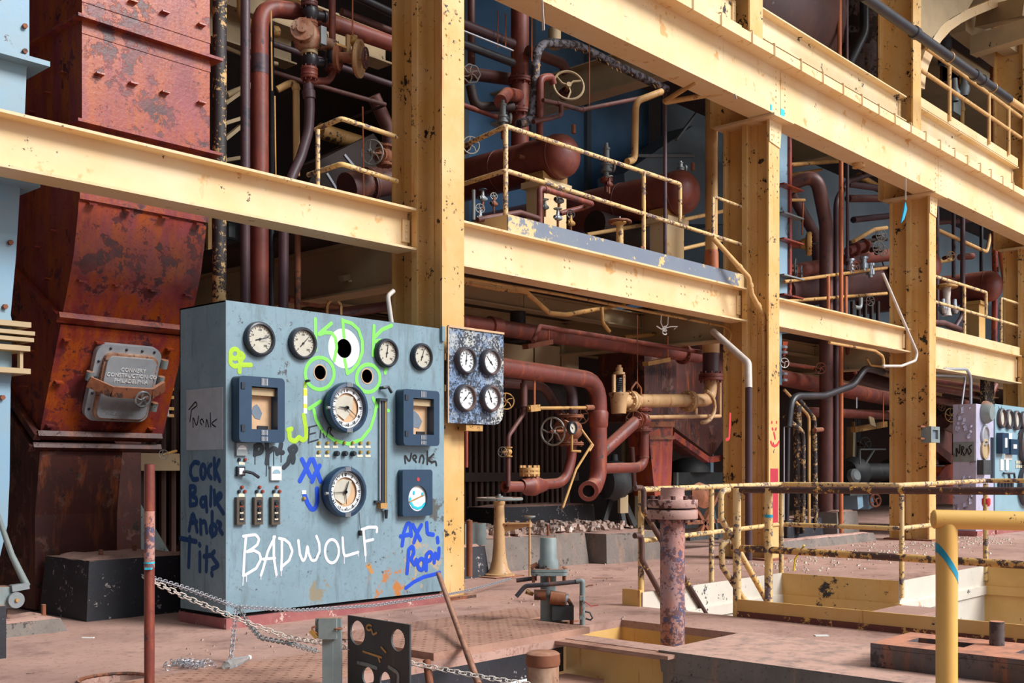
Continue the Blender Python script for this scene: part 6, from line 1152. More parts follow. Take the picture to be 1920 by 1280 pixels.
for i, (L, n, m, lab) in enumerate((([(1757, 380, 8.8), (1757, 610, 8.8)], 4, 'purple_pipe', 'first purple riser right of the lamp box column'), ([(1788, 380, 9.4), (1788, 520, 9.4)], 3.5, 'purple_pipe', 'second purple riser right of the lamp box column, behind'), ([(1805, 390, 8.7), (1805, 590, 8.7), (1790, 615, 8.7)], 4.5, 'purple_pipe', 'third purple riser right of the lamp box column, bending at its foot'), ([(1840, 420, 9.2), (1840, 640, 9.2)], 3.5, 'black_pipe', 'black riser with white drips behind the far right vessel'), ([(1864, 430, 8.9), (1866, 520, 8.9), (1864, 650, 8.9)], 5.5, 'red_duct', 'mottled red riser at the far right vessel end'), ([(1884, 560, 8.9), (1884, 660, 8.9)], 5, 'rust', 'rusty riser behind the far right gate post'),
     ([(1745, 425, 9.2), (1850, 473, 9.2), (1857, 440, 9.2)], 4, 'yellow_pipe', 'tan pipe sloping across the third bay with a hooked end'), ([(1745, 418, 10), (1820, 412, 10)], 5, 'brown_pipe', 'brown pipe along the top of the third bay'), ([(1760, 490, 9), (1782, 487, 9)], 4, 'yellow_pipe', 'short tan valve pipe in the third bay'), ([(1800, 482, 9.1), (1823, 480, 9.1)], 6, 'red_pipe', 'red elbow stub in the third bay'), ([(1745, 605, 8.5), (1770, 606, 8.5), (1800, 618, 8.5)], 6, 'brown_pipe', 'red-brown pipe along the far right toe board'), ([(1872, 440, 9.1), (1890, 560, 9.3)], 6, 'orange_pipe', 'slanting rusty strap at the far right'))):
    pipe('riser_pipe' if i < 6 else 'cross_pipe', lab, pts3(L), pk(L[0][0], L[0][1], L[0][2], n), m, bend=.2)
wheel_thing(1783, 480, 8.7, 9, (-.5, -.8, 0), 'small tan handwheel in the third bay', 5, 'old_gold')
hs = thing('wheel_stand', 'cream valve stand with a scalloped yellow wheel, far right gallery', 'valve stand', aY(1775, 590, 8.5)); p = aY(1775, 592, 8.5); MB().lathe(p, EZ, [(0, .10), (.1, .08), (.35, .07), (.62, .09), (.66, .13), (.66, 0)], 14).build('stand', 'pipe_white', hs); q_ = aY(1775, 537, 8.5); wheel_mesh(q_, EZ, wid(q_, 17), 6, .035).build('handwheel', 'old_gold', hs)
for i, (u, lab) in enumerate(((1768, 'left'), (1790, 'right'))): tag(MB().lathe(aY(u, 588, 8.5), EZ, [(0, .05), (.08, .1), (.14, .1), (.16, .05), (.3, .04), (.3, 0)], 12).build('steam_trap', 'chrome', None), 'bright steam trap at the foot of the far right valve stand, %s' % lab, 'steam trap')
# lower storey of the second bay
B = lambda u, v, y: aY(u, v, y)
pipe('header_pipe', 'fat red header just right of the smiley column, lower storey', pts3([(1455, 706, 9.6), (1680, 750, 9.6)]), pk(1500, 710, 9.6, 15), 'red_pipe', n=18)
pipe('header_pipe', 'red and blue-stained header lower in the second bay', pts3([(1510, 772, 9.8), (1668, 778, 9.8)]), pk(1600, 775, 9.8, 9), 'red_pipe', n=16)
pipe('header_pipe', 'dark red header at the back of the second bay', pts3([(1590, 700, 10.3), (1668, 722, 10.3)]), pk(1600, 710, 10.3, 14), 'brown_pipe', n=16)
pipe('lagged_hose', 'grey lagged hose snaking across the risers of the second bay', pts3([(1478, 800, 8.5), (1484, 742, 8.5), (1545, 742, 8.45), (1600, 722, 8.4), (1622, 690, 8.4), (1655, 697, 8.5)]), pk(1560, 740, 8.45, 6.5), 'black_pipe', cat='hose', bend=.55)
t = pipe('sample_pipe', 'thin red valve pipe above the fat red header', pts3([(1474, 682, 8.9), (1530, 690, 8.9)]), pk(1500, 685, 8.9, 3.5), 'red_pipe', cuffs=(.6,)); 
wheel_thing(1539, 690, 8.7, 10, (-.6, -.7, 0), 'rusty handwheel in front of the big brown riser', 5, 'rust'); wheel_thing(1471, 680, 8.4, 9, (-.5, -.8, 0), 'pale handwheel at the edge of the smiley column', 3, 'label_white')
pipe('drop_pipe', 'red slanting drop pipe with a coupling under the second beam', pts3([(1588, 640, 9.2), (1590, 662, 9.2), (1604, 700, 9.2)]), pk(1590, 660, 9.2, 3.5), 'red_pipe', cuffs=(.4,))
for i, (L, n, m, lab) in enumerate((([(1478, 800, 8.7), (1475, 1010, 8.7)], 4, 'black_pipe', 'blue-black upright pipe beside the smiley column foot'), ([(1495, 760, 8.9), (1497, 1000, 8.9)], 8, 'black_peel', 'black flaking upright pipe, first of the group beside the big brown riser'), ([(1472, 782, 8.6), (1506, 810, 8.8), (1506, 1000, 8.8)], 4.5, 'black_peel', 'black pipe with orange flakes, second of the group beside the big brown riser'), ([(1470, 730, 9), (1517, 780, 8.8), (1517, 985, 8.8)], 2.8, 'yellow_pipe', 'tan upright conduit of the group beside the big brown riser'), ([(1495, 745, 9), (1527, 785, 8.9), (1530, 990, 8.9)], 4.5, 'black_peel', 'black pipe with a tan jog, nearest the big brown riser')), 0):
    pipe('riser_pipe', lab, pts3(L), pk(L[0][0], L[0][1] + 50, L[0][2], n), m, bend=.18)
for u, v0, v1, lab in ((1656, 735, 800, 'orange hanger rod at the lamp box column'), (1606, 745, 765, 'thin grey rod over the blue-stained header'), (1470, 800, 975, 'thin pale rod beside the smiley column foot')): tag(MB().tube(pts3([(u, v0, 8.6), (u, v1, 8.6)]), .012, 6).build('hanger_rod', 'wire_grey' if u != 1656 else 'orange_pipe', None), lab, 'rod')
pipe('conduit', 'cream conduit bending down under the second beam', pts3([(1555, 642, 8.0), (1640, 657, 8.0), (1656, 668, 8.0), (1657, 690, 8.0)]), .025, 'yellow_pipe', cat='conduit', bend=.12)
pipe('conduit', 'thin grey conduit stub under the second beam', pts3([(1625, 672, 8.4), (1632, 685, 8.4), (1655, 687, 8.4)]), .02, 'old_gold', cat='conduit', bend=.1)
pipe('hanging_pipe', 'long thin pale pipe hanging askew off the lamp box column', pts3([(1655, 512, 7.75), (1720, 662, 7.5), (1716, 676, 7.5), (1690, 686, 7.6), (1655, 686, 7.7)]), .024, 'pipe_white', bend=.1)
rg = thing('hanging_rag', 'green rag on a wire hanging from the girder at the lamp box column', 'rag', aY(1697, 400, 7.45)); MB().bar(aY(1698, 335, 7.47), aY(1698, 375, 7.47), .02, .008).build('wire', 'pipe_white', rg); MB().prism([aY(1698, 378, 7.47), aY(1701, 392, 7.47), aY(1696, 410, 7.47), aY(1690, 418, 7.47), aY(1695, 395, 7.47)], (0, .02, 0)).build('rag', 'teal', rg, False)
tag(MB().lathe(aY(1610, 312, 7.7), EZ, [(-.02, 0), (-.02, .1), (.08, .1), (.08, 0)], 16).build('lamp_stub', 'yellow_pipe', None), 'round yellow lamp boss under the girder in the second bay', 'lamp')
cs = thing('machine_bed', 'blue-grey cast machine frame with two legs in the second bay', 'machine', aY(1620, 960, 9.4))
MB().bar(B(1580, 925, 9.4), B(1640, 922, 9.4), .3, .08).build('bed', 'dark_machine', cs, False)
for u in (1612, 1632): MB().prism([B(u - 5, 925, 9.3), B(u + 5, 925, 9.3), B(u + 7, 950, 9.3), B(u - 3, 955, 9.3)], (0, .3, 0)).build('leg', 'blue_duct', cs, False)
wheel_mesh(B(1641, 938, 9.2), V(-.5, -.8, 0), .12, 4, .02).build('handwheel', 'rust', cs)
bp = thing('dark_pump', 'dark pump and motor set seen through the second bay', 'pump', aY(1600, 890, 10.5)); MB().lathe(B(1588, 885, 10.5), V(1, -.2, 0), [(0, 0), (0, .25), (.2, .34), (.45, .3), (.5, .2), (1.5, .2), (1.5, .3), (2.1, .3), (2.1, 0)], 20).build('casing', 'dark_machine', bp); MB().lathe(B(1598, 893, 10.2), V(-.3, -1, .2), [(0, .16), (.1, .15), (.14, .1), (.14, 0)], 16).build('cover', 'dull_steel', bp); MB().box(B(1585, 905, 10.5).x, B(1680, 905, 10.5).x, 10.3, 11, B(1600, 920, 10.5).z, B(1600, 905, 10.5).z).build('bed', 'dark_machine', bp, False)
tp = thing('tan_post', 'tan wooden post deep in the second bay', 'post', aY(1594, 890, 11)); MB().bar(B(1594, 900, 11), B(1596, 800, 11), .16, .12).build('post', 'tan_steel', tp, False); MB().bar(B(1600, 870, 11), B(1600, 790, 11), .06, .05).build('strip', 'old_gold', tp, False); tag(MB().bar(B(1600, 805, 10), B(1660, 795, 10), .10, .12).build('tan_beam', 'old_gold', None, False), 'short tan beam under the blue-stained header', 'beam'); tag(MB().bar(B(1630, 788, 9.7), B(1640, 792, 9.7), .2, .02, V(0, -1, .3)).build('tilted_card', 'tan_steel', None, False), 'pale card leaning under the blue-stained header', 'card')
wheel_thing(1622, 832, 10.4, 12, (-.5, -.8, 0), 'dark handwheel deep in the second bay', 5, 'dark_machine')
for L in (((1612, 842), (1660, 842)), ((1612, 842), (1612, 870)), ((1640, 842), (1622, 870))): tag(MB().bar(B(*L[0], 10.2), B(*L[1], 10.2), .03, .03).build('frame_strut', 'dull_steel', None, False), {1660: 'pale horizontal strut deep in the second bay', 1612: 'pale upright strut deep in the second bay', 1622: 'pale slanting strut deep in the second bay'}[L[1][0]], 'strut')
for c, m, lab in (((16.6, 17.9, 8.9, 9.7, .42), 'black_block', 'dark block with white streaks in the second bay'), ((18.0, 18.9, 8.7, 9.6, .52), 'concrete', 'stained concrete block left of the lamp box column'), ((15.4, 18.8, 8.35, 8.6, .14), 'concrete', 'low concrete kerb at the feet of the second bay risers')): block('foundation_block', c, m, lab)
pu = thing('small_pump', 'grey pump and motor on a dark plinth at the foot of the smiley column', 'pump', aZ(1510, 1010)); o = aZ(1510, 1012); P = lambda u, v: aY(u, v, o.y)
a, b = P(1472, 1028), P(1525, 1002); MB().box(a.x, b.x, o.y, o.y + .5, 0, b.z).build('plinth', 'black_block', pu, False)
MB().cyl(P(1508, 985), P(1542, 985), wid(o, 9), n=18).build('motor', 'dark_machine', pu); MB().cyl(P(1540, 985), P(1544, 985), wid(o, 8), n=18).build('motor_end', 'dull_steel', pu); MB().lathe(P(1486, 982), EX, [(0, 0), (0, .08), (.03, .15), (.14, .17), (.22, .12), (.3, .06), (.3, 0)], 18).build('volute', 'grey_machine', pu)
MB().tube(rounded([P(1490, 972), P(1500, 960), P(1508, 962), P(1512, 985)], .05), .03, 8).build('outlet', 'grey_machine', pu); MB().tube(rounded([P(1477, 985), P(1484, 1000), P(1486, 1040)], .05), .045, 10).build('drain', 'dull_steel', pu); MB().box(P(1480, 1000).x, P(1540, 1000).x, o.y - .02, o.y + .3, b.z, b.z + .06).build('bed', 'dark_machine', pu, False)
# lamp box on the third column
lb = thing('wall_box', 'small grey-green box with a glass front on the lamp box column', 'box', aY(1757, 830, 7.4)); a, b = aY(1746, 829, 7.4), aY(1762, 800, 7.4); MB().plate((0, 7.4, 0), EX, EZ, [(a.x, a.z), (b.x, a.z), (b.x, b.z), (a.x, b.z)], [[(a.x + .07, a.z + .06), (b.x - .07, a.z + .06), (b.x - .07, b.z - .06), (a.x + .07, b.z - .06)]], (0, .18, 0)).build('case', 'grey_machine', lb, False); MB().box(a.x + .06, b.x - .06, 7.44, 7.45, a.z + .05, b.z - .05).build('window', 'slate_patch', lb, False)
for z in (a.z + .05, b.z - .02): MB().box(a.x - .2, a.x, 7.5, 7.56, z, z + .03).build('strap', 'rust', lb, False)
# third bay lower pipes
for i, (L, n, m, lab) in enumerate((([(1740, 712, 8.9), (1842, 728, 8.9), (1850, 716, 8.9)], 5, 'red_pipe', 'upper orange-red pipe of the pair above the lilac cabinet'), ([(1740, 725, 8.7), (1855, 745, 8.7), (1866, 722, 8.7)], 7, 'red_pipe', 'lower orange-red pipe of the pair above the lilac cabinet'), ([(1740, 748, 9.2), (1810, 757, 9.2)], 9, 'red_pipe', 'dark red pipe below the orange-red pair'), ([(1768, 790, 9.2), (1790, 800, 9.4)], 14, 'brown_pipe', 'brown elbow left of the lilac cabinet'))): pipe('header_pipe', lab, pts3(L), pk(L[0][0], L[0][1], L[0][2], n), m, bend=.3)
pipe('conduit', 'bright hooked conduit dropping to the lilac cabinet', pts3([(1770, 692, 8.0), (1812, 692, 7.9), (1820, 705, 7.9), (1820, 760, 7.9)]), .03, 'wire_grey', cat='conduit', bend=.2); pipe('conduit', 'thin slanting pale conduit above the lilac cabinet', pts3([(1743, 703, 8.1), (1810, 705, 8.1), (1803, 760, 8.1)]), .022, 'wire_grey', cat='conduit', bend=.05)
wheel_thing(1783, 778, 9.0, 13, (-.5, -.8, 0), 'dark handwheel left of the lilac cabinet, larger', 5, 'old_gold'); wheel_thing(1766, 763, 9.0, 7, (-.5, -.8, 0), 'tiny rusty handwheel left of the lilac cabinet', 5, 'rust')
rp = thing('red_hopper', 'dark red hopper plates left of the lilac cabinet', 'hopper', aY(1765, 960, 9.6)); MB().prism([B(1742, 790, 9.6), B(1785, 790, 9.6), B(1785, 850, 9.6), B(1770, 870, 9.6), B(1742, 850, 9.6)], (0, .4, 0)).build('upper_plate', 'brown_duct', rp, False); MB().bar(B(1745, 835, 9.5), B(1788, 870, 9.5), .2, .2).build('flange', 'brown_duct', rp, False); MB().prism([B(1772, 875, 9.4), B(1787, 868, 9.4), B(1787, 945, 9.4), B(1750, 945, 9.4), B(1750, 905, 9.4)], (0, .3, 0)).build('lower_plate', 'red_duct', rp, False)
for v0, v1, u1 in ((872, 868, 1770), (886, 892, 1762)): tag(MB().bar(B(1742, v0, 9.0), B(u1, v1 + 5, 9.0), .03, .03).build('handle_bar', 'wire_grey', None, False), 'pale bar left of the lilac cabinet, %s' % ('upper' if v0 == 872 else 'lower'), 'bar')
# far panel
FY = 7.47; fx0, fx1, fx2 = aY(1830, 850, FY).x, aY(1863, 850, FY).x, 25.2
fc = thing('lilac_cabinet', 'lilac cabinet with peeling paint and a black scrawl on its side, far right', 'cabinet', V(fx0 + .5, 8, 0)); zt = 2.52
dp_ = aX(1787, 850, fx0).y
MB().box(fx0, fx1, FY, dp_, .1, zt).build('body', 'panel_lilac', fc, False); MB().box(fx0 - .02, fx1, FY - .03, dp_ + .02, 0, .1).build('plinth', 'kerb_red', fc, False)
a, b = aX(1788, 865, fx0), aX(1827, 828, fx0); MB().box(fx0 - .012, fx0, b.y, a.y, aX(1808, 865, fx0).z, b.z).build('side_cover', 'grey_machine', fc, False)
strokes(MB(), [[(1794, 855), (1792, 835), (1799, 855), (1800, 834)], [(1803, 852), (1803, 836), (1808, 838), (1804, 845), (1808, 852)], [(1811, 850), (1813, 838), (1816, 850)], [(1822, 834), (1816, 838), (1822, 845), (1817, 852)]], 2.2, lambda u, v: aX(u, v, fx0 - .012), V(-.004, 0, 0)).build('scrawl', 'marker_black', fc, False, None, 'black marker scrawl NRMS')
fr = lambda u, v: aY(u, v, FY); random.seed(9); k_ = MB()
for i in range(46):
    yv = random.uniform(FY + .05, dp_ - .05); zv = random.choice((random.uniform(1.9, 2.5), random.uniform(.3, 1.2))); s = random.uniform(.03, .09); k_.prism([(fx0, yv, zv), (fx0 - .03, yv + s * .4, zv - s * .3), (fx0 - .05, yv + s * .3, zv - s * 1.2), (fx0 - .01, yv - s * .2, zv - s)], (.003, 0, 0))
k_.build('peeling_flakes', 'panel_lilac', fc, False, 'stuff')
for u, v, R in ((1845, 816, .2), (1845, 842, .2)): p = fr(u, v); MB().lathe(p, -EY, [(0, R * 1.0), (.04, R), (.05, R * .8), (.02, R * .75), (.02, 0)], 20).build('gauge', 'tan_steel' if v > 830 else 'wire_grey', fc)
p = fr(1845, 773); MB().lathe(p, -EY, [(0, .22), (.06, .22), (.16, .16), (.16, 0)], 18).build('gong', 'grey_machine', fc)
p = fr(1839, 876); MB().box(p.x - .2, p.x + .2, FY - .12, FY, p.z - .14, p.z + .14).build('switch', 'dark_machine', fc, False)
p, q_ = fr(1857, 896), fr(1862, 820); MB().box(p.x, q_.x, FY - .01, FY, p.z, q_.z).build('dark_slot', 'bezel', fc, False)
fp = thing('instrument_console', 'pale blue instrument panel with gauges at the far right edge', 'control panel', V(23.5, 8, 0)); MB().box(fx1 + .02, fx2, FY - .02, dp_, .1, 2.56).build('body', 'panel_far', fp, False); MB().box(fx1 + .02, fx2, FY - .05, dp_, 0, .1).build('plinth', 'kerb_red', fp, False)
fr = lambda u, v: aY(u, v, FY - .02)
for u, v in ((1875, 784), (1889, 786), (1903, 788), (1917, 789)): p = fr(u, v); MB().lathe(p, -EY, [(0, .2), (.06, .2), (.08, .17), (.03, .15), (.03, 0)], 22).build('gauge', 'bezel_rust', fp); MB().lathe(p - EY * .031, -EY, [(0, .15), (.002, 0)], 18).build('dial', 'dial_ivory', fp)
for u0, v0, u1, v1, m in ((1868, 812, 1880, 850, 'navy'), (1884, 824, 1898, 852, 'navy')): 
    p, q_ = fr(u0, v1), fr(u1, v0); o_ = MB().box(p.x, q_.x, FY - .14, FY - .02, p.z, q_.z).build('square_recorder', m, fp, False); MB().box(p.x + .12, q_.x - .12, FY - .15, FY - .14, p.z + .12, q_.z - .1).build('chart', 'dial_white', o_, False)
p, q_ = fr(1882, 862), fr(1897, 812); MB().box(p.x, q_.x, FY - .03, FY - .02, p.z, q_.z).build('paper_patch', 'label_white', fp, False)
for v in (835, 910): p = fr(1920, v); MB().lathe(p, -EY, [(0, .42), (.1, .42), (.14, .36), (.08, .34), (.08, 0)], 28).build('round_recorder', 'bezel_rust', fp); MB().lathe(p - EY * .081, -EY, [(0, .34), (.002, 0)], 24).build('dial', 'dial_white', fp)
for u in (1877, 1887): p = fr(u, 872); MB().box(p.x - .08, p.x + .08, FY - .04, FY - .02, p.z - .1, p.z + .12).build('meter', 'label_white', fp, False); p = fr(u + 2, 887); MB().tube([p - EY * .03, p - EY * .08 + EX * .15, p - EY * .08 + V(.18, 0, -.1)], .025, 6).build('lever', 'bezel', fp)
for u in range(1870, 1895, 6): p, q_ = fr(u, 915), fr(u + 3, 902); MB().box(p.x, q_.x, FY - .06, FY - .02, p.z, q_.z).build('push_button_station', 'bezel', fp, False)
for v in (866, 874):
    for u in range(1905, 1920, 4): p = fr(u, v); MB().box(p.x - .04, p.x + .04, FY - .04, FY - .02, p.z - .03, p.z + .03).build('name_tag', 'label_cream', fp, False)
strokes(MB(), [[(1872, 762), (1875, 772), (1878, 762)], [(1908, 815), (1912, 805), (1910, 812)]], 1.6, fr, V(0, -.004, 0)).build('scrawl', 'spray_black', fp, False)
tag(MB().box(24.4, 25.0, 8.4, 8.5, 2.62, 3.5).build('dark_shutter', 'black_peel', None, False), 'dark dented shutter above the far panel', 'shutter')
# ================================================================ UPPER RIGHT
dr = thing('boiler_drum', 'huge dark brown boiler drum glimpsed above the upper beam', 'boiler drum', V(17, 10.5, 8)); 
MB().lathe(V(14.6, 10.3, 9.6), EX, [(0, 0), (0, 1.2), (.3, 1.42), (4.2, 1.42), (4.4, 1.3), (4.4, 0)], 36).build('shell', 'drum_mat', dr); MB().box(14.3, 15.0, 9.2, 9.4, 7.8, 11).build('end_plate', 'red_duct', dr, False)
sv = thing('silver_drum', 'mottled silver and brown upright drum right of the boiler drum', 'drum', V(19.0, 10.2, 7.8)); MB().cyl((aY(1632, 60, 10.2).x, 10.2, 7.81), (aY(1632, 60, 10.2).x, 10.2, 11.5), .75, n=32).build('shell', 'mottled_silver', sv)
for u, y, n, m, lab in ((1574, 8.9, 4, 'orange_pipe', 'orange riser in front of the boiler drum'), (1588, 8.9, 3, 'purple_pipe', 'dark riser in front of the boiler drum'), (1647, 8.9, 3, 'old_gold', 'tan ladder rail in front of the silver drum')): pipe('riser_pipe', lab, pts3([(u, -40, y), (u, 190, y)]), pk(u, 80, y, n), m)
pipe('bent_pipe', 'black glossy pipe curving down in front of the silver drum', pts3([(1621, -40, 9.0), (1621, 62, 9.0), (1588, 128, 9.2)]), pk(1621, 60, 9, 9), 'black_pipe', bend=.5)
bpz = 7.1
t = pipe('lagged_pipe', 'long black lagged pipe slanting past the upper columns with wire bands', pts3([(1618, -8, bpz), (1892, 186, bpz)]), pk(1750, 90, bpz, 9), 'black_pipe', cuffs=(.3, .72, .78), n=18)
MB().tube(pts3([(1888, 183, bpz), (1945, 222, bpz)]), pk(1750, 90, bpz, 7), 14).build('cream_length', 'yellow_pipe', t)
for f in (.53, .86): a, b = aY(1618, -8, bpz), aY(1892, 186, bpz); c = a.lerp(b, f); MB().ring(c, b - a, pk(1750, 90, bpz, 9.2), .012, 20, 6).build('wire_band', 'old_gold', t)
yb_ = 8.1
U = lambda u, v: aY(u, v, yb_)
br_ = thing('curved_brace', 'cream curved knee brace sweeping up from the upper column to the roof', 'brace', U(1725, 160))
out_ = [U(*q) for q in ((1720, 162), (1721, 140), (1727, 115), (1737, 90), (1751, 66), (1769, 45), (1789, 30), (1815, 17), (1850, 3), (1890, -14), (1930, -30))]
inn = [U(*q) for q in ((1734, 167), (1736, 145), (1742, 122), (1752, 98), (1766, 76), (1783, 57), (1803, 43), (1828, 30), (1862, 16), (1900, 2), (1938, -10))]
m = MB(); n_ = min(len(inn), len(out_))
for k in range(n_ - 1): m.hexa([inn[k], inn[k + 1], inn[k + 1] + EY * .25, inn[k] + EY * .25, out_[k], out_[k + 1], out_[k + 1] + EY * .25, out_[k] + EY * .25])
m.build('flange_strip', 'cream', br_)
MB().prism([U(1723, 60), U(1737, 90), U(1768, 45), U(1815, 17), U(1860, -60), U(1723, -60)], (0, .02, 0)).build('gusset', 'tan_steel', br_, False)
rail('guard_rail', 'rusty pink railing of the upper gallery at the far right', [('top_rail', [aY(1737, 90, 7.95), aY(1925, 228, 7.95)], .04), ('middle_rail', [aY(1722, 128, 7.95), aY(1925, 266, 7.95)], .04), ('post', [aY(1780, 125, 7.95), aY(1780, 226, 7.95)], .04), ('post', [aY(1854, 178, 7.95), aY(1854, 270, 7.95)], .04), ('post', [aY(1891, 200, 7.95), aY(1891, 290, 7.95)], .04)], 'yellow_pipe')
v5 = thing('round_tank', 'dull red domed tank behind the upper gallery railing', 'tank', aY(1745, 230, 9.2)); MB().lathe(V(aY(1742, 240, 9.6).x, 9.6, 7.81), EZ, [(0, 0), (0, .62), (.75, .62), (1.0, .52), (1.15, .3), (1.2, 0)], 28).build('shell', 'drum_mat', v5)
for u, n, m, lab in ((1866, 9, 'orange_pipe', 'rust-orange upright pipe behind the upper gallery railing'), (1803, 5, 'old_gold', 'corroded upright pipe with valves behind the upper gallery railing'), (1888, 5, 'black_peel', 'black flaking upright pipe at the right edge, upper gallery')): pipe('riser_pipe', lab, pts3([(u, 120, 9.2), (u, 290, 9.2)]), pk(u, 200, 9.2, n), m, cuffs=(.2, .5))
pipe('riser_pipe', 'black pipe with a bright yellow band high behind the curved brace', pts3([(1770, 50, 9.3), (1770, 120, 9.3)]), pk(1770, 80, 9.3, 11), 'black_pipe', cuffs=(.5,))
for i, (u, v) in enumerate(((1790, 190), (1808, 180))): c = aY(u, v, 9); tag(MB().lathe(c, EZ, [(0, .08), (.1, .12), (.2, .12), (.3, .07), (.5, .06), (.5, 0)], 12).build('safety_valve', 'dull_steel', None), 'grey valve behind the upper gallery railing, %s of two' % ('left', 'right')[i], 'valve')
tag(MB().box(aY(1788, 1, 9.1).x, aY(1802, 1, 9.1).x, 9.1, 9.15, aY(1788, 208, 9.1).z, aY(1788, 160, 9.1).z).build('control_box', 'grey_machine', None, False), 'grey control box behind the upper gallery railing', 'box')
sg = thing('warning_sign', 'small white sign with a red ring hanging behind the black lagged pipe', 'sign', aY(1797, 135, 8.4)); MB().prism([aY(1789, 122, 8.4), aY(1806, 130, 8.4), aY(1807, 138, 8.4), aY(1790, 134, 8.4)], (0, .01, 0)).build('board', 'label_white', sg, False); MB().ring(aY(1792, 124, 8.38), EY, .09, .02, 14, 5).build('red_ring', 'sign_red', sg)
pl_ = thing('louvre_wall', 'red-brown louvred panel high behind the black lagged pipe', 'louvres', aY(1800, 110, 11))
for k in range(9): a, b = aY(1765, 96 + k * 7, 11), aY(1835, 88 + k * 7, 11); MB().bar(a, b, .06, .22).build('louvre_slat', 'brown_pipe', pl_, False)
# roof steel, top right
for i, (a, b, w_, h_, m, lab) in enumerate((((1795, 40, 9), (1930, 145, 9), .35, .5, 'tan_steel', 'long tan roof purlin slanting down at the top right, front'), ((1770, 50, 10), (1930, 160, 10), .3, .45, 'dark_brown', 'dark roof purlin behind the front one'), ((1825, 88, 8.6), (1930, 55, 7.4), .3, .4, 'tan_steel', 'tan roof tie crossing the purlin, lower'), ((1840, 35, 8.6), (1930, 12, 7.4), .3, .4, 'tan_steel', 'tan roof tie near the corner, upper'), ((1880, 75, 8.2), (1930, 110, 8.2), .3, .4, 'tan_steel', 'short tan roof strut at the right edge'))): tag(MB().bar(aY(*a), aY(*b), w_, h_).build('roof_member', m, None, False), lab, 'roof beam')
for i, (a, b, m) in enumerate((((1760, 90), (1900, 190), 'tan_steel'), ((1770, 75), (1905, 165), 'black_peel'))): tag(MB().bar(aY(*a, 10.4), aY(*b, 10.4), .4, .35).build('roof_member', 'tan_steel' if i == 0 else 'black_peel', None, False), ('tan chipped rafter behind the louvres', 'black chipped rafter behind the louvres')[i], 'roof beam')
cb_ = thing('cable_conduit', 'white conduit and junction box lying on the crane girder, top centre', 'conduit', aY(1330, 30, 7.4)); MB().tube([aY(1245, -10, 7.5), aY(1285, 15, 7.5), aY(1320, 27, 7.45)], .03, 8).build('conduit', 'label_white', cb_); MB().cyl(aY(1322, 30, 7.45), aY(1334, 32, 7.45), .06, n=12).build('junction_box', 'label_white', cb_); MB().tube(rounded([aY(1334, 34, 7.45), aY(1346, 42, 7.45), aY(1345, 56, 7.4)], .05), .02, 8).build('tail', 'wire_grey', cb_)
# ================================================================ FOREGROUND
# stair-pit railings
fy = PY1 + .03
F = lambda u, v: aY(u, v, fy)
zr = 1.10
def zp(x, y, z): return V(x, y, z)
rail('guard_rail', 'chipped yellow railing round the far side of the stair pit',
     [('top_rail', rounded([zp(8.25, fy, 1.075), zp(PX1 + .03, fy, 1.10), zp(PX1 + .03, PY0 - .0, 1.10), zp(PX2 + .02, PY0, 1.13), zp(PX2 + .02, 2.2, 1.15)], .05), .027), ('middle_rail', rounded([zp(8.25, fy, .60), zp(PX1 + .03, fy, .66), zp(PX1 + .03, PY0, .66), zp(PX2 + .02, PY0, .68), zp(PX2 + .02, 2.2, .68)], .05), .025),
      ('post', [zp(8.26, fy, .12), zp(8.26, fy, 1.07)], .028), ('post', [F(1334, 1108), F(1334, 916)], .026), ('post', [zp(PX1 + .0, fy - .03, -.02), zp(PX1 + .0, fy - .03, 1.08)], .026), ('post', [zp(PX1 + .0, PY0 - .03, -.04), zp(PX1 + .0, PY0 - .03, 1.08)], .026), ('post', [zp(PX2 - .02, PY0 - .03, -.05), zp(PX2 - .02, PY0 - .03, 1.1)], .03)])
tag(MB().box(PX0 - .02, PX0 + .02, PY1 - .0, PY1 + .2, 0, .15).build('toe_plate', 'gold_wall', None, False), 'small yellow rounded toe plate at the head of the pit stair', 'plate')
H1 = lambda u, v: aY(u, v, 5.86)
rail('stair_rail', 'far handrail going down the pit stair, yellow turning to black and brown', [('top_rail', rounded([H1(1190, 914), H1(1207, 914), H1(1207, 958), H1(1330, 1162)], .06), .026), ('lower_rail', rounded([H1(1190, 1004), H1(1203, 1004), H1(1204, 1050), H1(1238, 1112), H1(1260, 1150)], .06), .026)], 'worn_rail', cat='handrail')
H2 = lambda u, v: aY(u, v, 4.95)
rail('stair_rail', 'near handrail of the pit stair beside the front railing', [('top_rail', rounded([H2(1366, 918), H2(1352, 920), H2(1352, 972), H2(1440, 1130)], .06), .026), ('lower_rail', rounded([H2(1366, 1016), H2(1353, 1018), H2(1354, 1062), H2(1400, 1130)], .06), .026)], 'rail_paint', cat='handrail')
gx = 8.24
G = lambda u, v: aX(u, v, gx)
rail('guard_rail', 'worn brown front railing with yellow flakes along the pit kerb', [('top_rail', [V(gx, 4.93, 1.085), V(gx, 1.2, 1.115)], .03), ], 'worn_rail')
rail('guard_rail', 'yellow middle rail with brown bare patches along the pit kerb', [('middle_rail', [V(gx, 4.95, .585), V(gx, 1.2, .57)], .03)], 'rail_half')
rail('rail_stanchion', 'yellow front railing post nearest the stair head', [('post', [V(gx - .01, 4.9, .0), V(gx - .01, 4.9, 1.1)], .035)], 'rail_paint', cat='post')
rail('rail_stanchion', 'chipped yellow front railing post with a teal band, second along the kerb', [('post', [G(1441, 1127), G(1441, 915)], .034)], 'rail_paint', cat='post')
p = G(1441, 967); tag(MB().cyl(p - EZ * .012, p + EZ * .012, .036, n=14).build('tape_band', 'teal', None), 'teal tape band on the second front railing post', 'tape')
